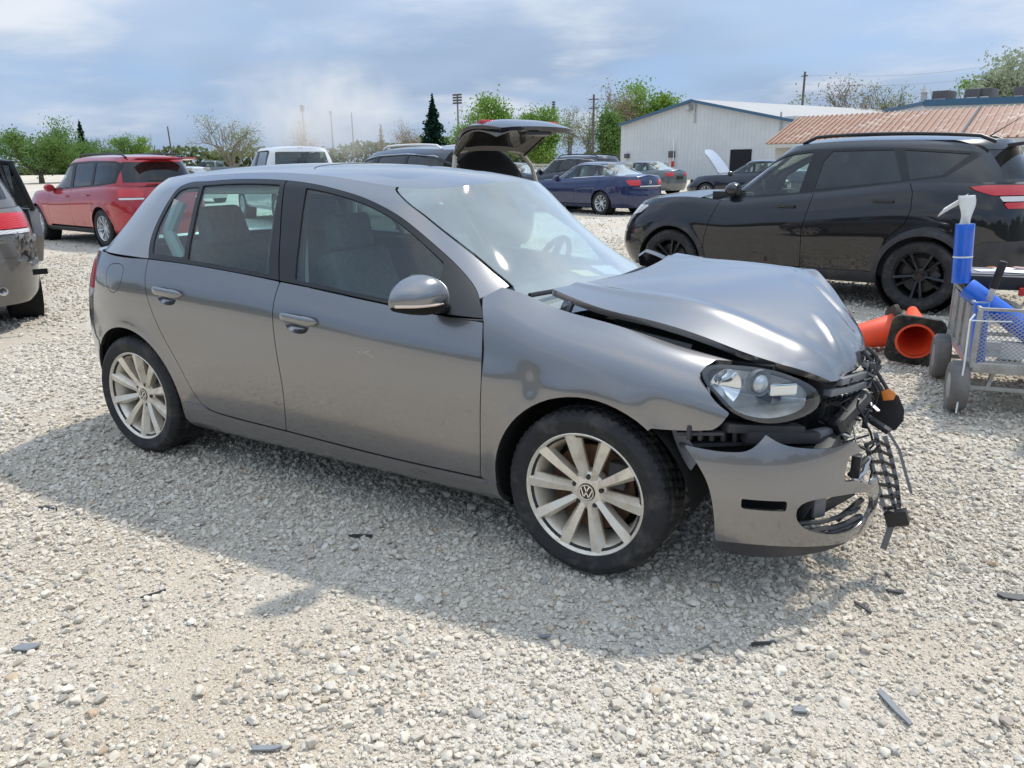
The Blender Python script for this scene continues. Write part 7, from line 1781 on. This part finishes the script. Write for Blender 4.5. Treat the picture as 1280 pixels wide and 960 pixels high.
for x, y in ((0, 0), (CW, 0), (0, CL_), (CW, CL_)): MB().bar((x, y, zf), (x, y, zt), 0.026, 0.026, up=(0, 1, 0)).build('corner_post', 'cart_steel', cart, bevel=0.003)
MB().box((CW/2, CL_/2, zf-0.005), (CW, CL_, 0.012)).build('floor_plate', 'cart_steel', cart)
def mesh_side(p, u, L):
    """expanded-metal panel: crossing strands"""
    mb = MB(); n = int(L/0.028)
    h = zt-zf-0.05; p = Vector(p); u = Vector(u)
    for s in (1, -1):
        i = -12
        while i < n+12:
            x0 = i*0.028; x1 = x0+s*h*1.25; z0, z1 = 0.0, h
            xa, za, xb, zb_ = x0, z0, x1, z1
            if min(xa, xb) < L and max(xa, xb) > 0:
                def clipx(xa, za, xb, zb_):
                    for lim in (0.0, L):
                        if (xa-lim)*(xb-lim) < 0:
                            q = (lim-xa)/(xb-xa); zm = za+(zb_-za)*q
                            if (xa < 0 or xa > L): xa, za = lim, zm
                            else: xb, zb_ = lim, zm
                    return xa, za, xb, zb_
                xa, za, xb, zb_ = clipx(xa, za, xb, zb_)
                if 0 <= xa <= L+1e-6 and 0 <= xb <= L+1e-6: mb.bar(p+u*xa+Vector((0, 0, zf+0.03+za)), p+u*xb+Vector((0, 0, zf+0.03+zb_)), 0.0035, 0.0035)
            i += 1
    return tag(mb.build('mesh_panel', 'cart_steel', cart, auto=None), kind='stuff')
mesh_side((0, 0, 0), (1, 0, 0), CW)
MB().box((0.0, CL_/2, (zf+zt)/2), (0.008, CL_-0.04, zt-zf-0.06)).build('side_sheet', 'cart_steel', cart)
for y in (0.25, 0.5, 0.75): MB().box((-0.010, y, (zf+zt)/2), (0.014, 0.02, zt-zf-0.05)).build('side_rib', 'cart_steel', cart)
MB().box((-0.018, 0.42, zf+0.002), (0.006, 0.50, 0.035)).build('cart_label', 'cart_label', cart)
for x, y in ((-0.055, 0.06), (-0.055, 0.86), (CW+0.055, 0.06), (CW+0.055, 0.86)):
    w = empty('cart_wheel', (x, y, 0.152), parent=cart)
    MB().lathe([(0.075, -0.042), (0.11, -0.051), (0.138, -0.048), (0.150, -0.032), (0.152, 0.0), (0.150, 0.032), (0.138, 0.048), (0.11, 0.051), (0.075, 0.042)], axis='x', n=36).build('tyre', 'cart_tyre', w, auto=50)
    MB().lathe([(0.0, -0.04), (0.078, -0.045), (0.078, 0.045), (0.0, 0.04)], axis='x', n=20).build('hub', 'cart_steel', w)
for y in (0.06, 0.86):
    MB().bar((-0.04, y, 0.152), (CW+0.04, y, 0.152), 0.025, 0.025).build('axle', 'cart_steel', cart)
    for x in (0.10, CW-0.10): MB().bar((x, y, 0.152), (x+0.03, y, zf), 0.03, 0.02).build('axle_strut', 'cart_steel', cart)
MB().tube([(-0.03, -0.02, 0.60), (-0.055, -0.05, 0.57), (-0.05, -0.05, 0.30), (-0.06, -0.08, 0.02)], 0.0055, 6).build('cord', 'film_white', cart)
MB().tube([(-0.055, -0.05, 0.57), (0.05, -0.02, 0.565), (0.16, -0.02, 0.57)], 0.004, 6).build('cord', 'film_white', cart)
MB().bar((0.40, -0.03, 0.20), (0.42, -0.10, 1.02), 0.045, 0.03, up=(0, 1, 0)).build('pull_handle', 'trim_black', cart, bevel=0.006)
MB().tube([(0.44, 0.3, 1.02), (0.30, 0.3, 1.03), (0.24, 0.3, 0.98), (0.24, 0.3, 0.92), (0.30, 0.3, 0.87), (0.44, 0.3, 0.87)], 0.016, 8).build('push_handle', 'cart_tyre', cart)
# load of the cart
def roll(name, a, b, r, label, mat='film_blue', core=True):
    a, b = Vector(a), Vector(b); d = (b-a); L = d.length
    z_ = d.normalized(); y_ = z_.cross(Vector((1, 0, 0)) if abs(z_.x) < 0.8 else Vector((0, -1, 0))).normalized(); x_ = y_.cross(z_)
    t = empty(name); t.matrix_world = Matrix.Translation(a) @ Matrix((x_, y_, z_)).transposed().to_4x4(); tag(t, label, 'film roll', 'rolls of blue film')
    prof = [(r*0.78, 0.0), (r*0.97, 0.0), (r, 0.01)]+[(r*(1+0.006*math.sin(i*1.7)), L*i/10) for i in range(1, 10)]+[(r, L-0.01), (r*0.97, L), (r*0.78, L), (r*0.76, L-0.04), (r*0.76, 0.04), (r*0.78, 0.0)]
    MB().lathe(prof, axis='z', n=28).build('film', mat, t, auto=50)
    MB().lathe([(r*0.76, 0.002), (r*0.60, 0.002), (r*0.60, L-0.002), (r*0.76, L-0.002)], axis='z', n=24).build('cardboard_core', 'beige_trim', t)
    return t
u = roll('film_roll', (1.038, 2.50, 0.70), (1.016, 2.50, 1.068), 0.055, 'upright blue film roll standing in the black tray, wrapped in white sheet')
MB().lathe([(0.0562, 0.16), (0.0566, 0.165), (0.0562, 0.17)], axis='z', n=28).build('film_edge', 'film_white', u)
V = []; F = []
for i in range(12):                                           # torn white sheet sticking out of the roll and folding over
    q = i/11
    for j in range(5):
        v = (j-2)/2*0.038; V.append((v+0.012*math.sin(q*5+j), 0.008*math.sin(j*1.4+q*3), 0.352+q*0.19))
for i in range(11):
    for j in range(4): F.append((i*5+j, i*5+j+1, (i+1)*5+j+1, (i+1)*5+j))
n0 = len(V)
for i in range(10):
    q = i/9
    for j in range(5): v = (j-2)/2*0.035; V.append((-0.01-q*0.13+v*0.45, 0.012+0.01*math.sin(j*1.3+q*2), 0.527-q*0.085+v*0.75))
for i in range(9):
    for j in range(4): F.append((n0+i*5+j, n0+i*5+j+1, n0+(i+1)*5+j+1, n0+(i+1)*5+j))
o = mesh_obj('white_sheet', V, F, 'film_white', u, smooth=True); sm = o.modifiers.new('thickness', 'SOLIDIFY'); sm.thickness = 0.004
roll('film_roll', (1.075, 2.30, 0.70), (1.48, 2.22, 0.43), 0.062, 'blue film roll lying slanted across the cart')
roll('film_roll', (1.185, 2.06, 0.30), (1.165, 2.06, 0.652), 0.042, 'slim blue film tube standing in the front corner of the cart')
tr = empty('tool_tray', (1.06, 2.62, 0.66), R(9)); tag(tr, 'black tool tray with papers lying across the cart', 'tray')
MB().box((0.26, 0.1, 0.045), (0.56, 0.42, 0.09)).build('tray_box', 'trim_black', tr, bevel=0.02)
MB().box((0.26, 0.1, 0.093), (0.48, 0.34, 0.006)).build('tray_inset', 'plastic_grey', tr)
for k, (x, y, w_, h_, a, m_) in enumerate(((0.14, 0.08, 0.16, 0.10, 0.3, 'white_paper'), (0.30, 0.04, 0.22, 0.15, -0.2, 'white_paper'), (0.24, 0.16, 0.12, 0.09, 0.8, 'white_paper'), (0.17, 0.19, 0.05, 0.04, 0.2, 'amber'), (0.34, 0.18, 0.10, 0.06, -0.6, 'cart_label'))):
    MB().box((x, y, 0.100+0.003*k), (w_, h_, 0.003), rot=Matrix.Rotation(a, 3, 'Z')).build('paper_slip', m_, tr)
MB().box((0.36, -0.13, 0.0), (0.16, 0.03, 0.05)).build('red_clip', 'sign_red', tr, bevel=0.008)
kn = empty('scraper', (1.20, 2.20, 0.64)); tag(kn, 'black-handled scraper stuck upright between the film rolls', 'scraper')
MB().bar((0.0, 0, 0.0), (0.015, 0, 0.08), 0.032, 0.004, up=(0, 1, 0)).build('blade', 'silver_trim', kn)
MB().bar((0.012, 0, 0.075), (0.045, 0.0, 0.24), 0.045, 0.028, up=(0, 1, 0)).build('grip', 'trim_black', kn, bevel=0.010)
bx = empty('white_box', (1.36, 2.25, 0.296)); tag(bx, 'small white box on the floor of the cart', 'box')
MB().box((0, 0, 0.05), (0.12, 0.10, 0.10)).build('carton', 'white_paper', bx, bevel=0.004); MB().box((0, 0, 0.102), (0.118, 0.03, 0.003)).build('tape', 'beige_trim', bx)
# ------------------------------------------------------------------ litter and bigger stones on the gravel
pbr('shard_dark', (0.04, 0.042, 0.045), rough=0.5); pbr('shard_grey', (0.20, 0.21, 0.22), rough=0.6, var=0.2)
rl = np.random.RandomState(11)
def shard(px, py, L, W_, ang, mat, label, name='plastic_shard'):
    p = at(px, py, z=0.010); n = 7
    prof = [(math.copysign(abs(math.cos(2*math.pi*i/n+0.4))**0.6, math.cos(2*math.pi*i/n+0.4))*L/2*rl.uniform(0.6, 1.1), math.copysign(abs(math.sin(2*math.pi*i/n+0.4))**0.5, math.sin(2*math.pi*i/n+0.4))*W_/2*rl.uniform(0.35, 1.2)) for i in range(n)]
    mb = MB(); mb.prism(prof, 'z', -0.003, 0.003)
    mb.xf(Matrix.Translation((p[0], p[1], float(ground_z(p[0], p[1]))+0.004)) @ Matrix.Rotation(ang, 4, 'Z') @ Matrix.Rotation(rl.uniform(-0.12, 0.12), 4, 'X'))
    return tag(mb.build(name, mat, None), label, 'debris', 'broken plastic on the gravel')
shard(62, 633, 0.11, 0.035, 0.3, 'shard_dark', 'dark plastic shard in the car shadow near the rear wheel')
shard(32, 803, 0.09, 0.05, 0.8, 'shard_grey', 'crumpled grey scrap on bare dirt at the lower left')
shard(453, 664, 0.12, 0.028, 0.5, 'shard_dark', 'dark sliver in the shadow below the front door')
shard(685, 791, 0.085, 0.018, 0.5, 'shard_grey', 'narrow grey strip at the shadow edge below the front wheel')
shard(1118, 875, 0.16, 0.022, -0.9, 'shard_grey', 'long grey splinter at the lower right')
shard(1265, 742, 0.10, 0.05, 0.4, 'shard_dark', 'dark broken piece at the right edge')
shard(1078, 755, 0.09, 0.016, -0.7, 'shard_dark', 'thin black splinter right of the bumper shadow')
shard(1120, 737, 0.07, 0.02, 0.2, 'shard_dark', 'short black fragment below the dangling grille')
shard(955, 799, 0.10, 0.014, 0.6, 'shard_dark', 'thin black strip at the front of the shadow')
shard(880, 802, 0.10, 0.010, 1.1, 'beige_trim', 'pale stick lying in front of the bumper shadow', 'stick')
shard(190, 738, 0.09, 0.014, 1.2, 'shard_dark', 'dark twig left of the mirror shadow', 'stick')
shard(330, 934, 0.10, 0.022, 0.5, 'shard_grey', 'grey strip at the bottom edge left of centre')
shard(1000, 880, 0.05, 0.03, 0.2, 'shard_grey', 'grey chip on the brown dirt')
stone_defs = [(590, 628, 0.06), (610, 637, 0.07), (558, 612, 0.05), (895, 722, 0.045), (872, 688, 0.045), (775, 722, 0.04), (375, 803, 0.05), (250, 862, 0.05), (770, 875, 0.05), (1260, 895, 0.045), (245, 575, 0.05)]
for i, (px, py, s_) in enumerate(stone_defs):
    bm = bmesh.new(); axs = np.array([1, rl.uniform(0.7, 0.95), rl.uniform(0.5, 0.7)])
    for p in rl.normal(size=(18, 3)): p = p/np.linalg.norm(p)*rl.uniform(0.85, 1.05); bm.verts.new(tuple(p*axs*s_*0.5))
    bmesh.ops.convex_hull(bm, input=bm.verts); bmesh.ops.delete(bm, geom=[v for v in bm.verts if not v.link_faces], context='VERTS')
    bmesh.ops.bevel(bm, geom=list(bm.edges), offset=s_*0.07, segments=2, affect='EDGES', clamp_overlap=True); bmesh.ops.recalc_face_normals(bm, faces=bm.faces)
    me = bpy.data.meshes.new('stone'); bm.to_mesh(me); bm.free(); me.shade_smooth(); me.set_sharp_from_angle(angle=R(40)); me.materials.append(MATS['pebble'])
    o = link(bpy.data.objects.new('stone', me)); p = at(px, py, z=0.01); o.location = (p[0], p[1], float(ground_z(p[0], p[1]))+s_*0.18); o.rotation_euler = (0, 0, i*1.3)
    tag(o, ['larger stone under the sill, left one of a pair', 'larger stone under the sill, right one of a pair', 'small rock in the shadow under the front door', 'pale stone in the shadow below the bumper', 'stone behind the front tyre near the bumper', 'pale stone at the foot of the front tyre', 'pale stone below the mirror shadow', 'rounded stone on the dirt at the lower left', 'squarish pale stone low in the middle foreground', 'dark-sided stone at the lower right edge', 'stone beside the rear tyre'][i], 'stone', 'bigger stones in the gravel')

# ------------------------------------------------------------------ pale fence along the far edge of the lot
fa, fb_ = far(655, 200, 74), far(790, 200, 80)
fence = empty('guard_fence', (fa.x, fa.y, 0), math.atan2(fb_.y-fa.y, fb_.x-fa.x)); tag(fence, 'low pale board fence under the trees left of the metal building', 'fence')
FL = math.hypot(fb_.x-fa.x, fb_.y-fa.y)
pbr('fence_pale', (0.42, 0.40, 0.36), rough=0.8, var=0.1)
for i in range(int(FL/2)+1): MB().box((i*2.0, 0.05, 0.65), (0.14, 0.12, 1.3)).build('fence_post', 'fence_pale', fence, auto=None)
for k in range(5): MB().box((FL/2, -0.04, 0.22+0.25*k), (FL, 0.04, 0.19)).build('fence_board', 'fence_pale', fence, auto=None)
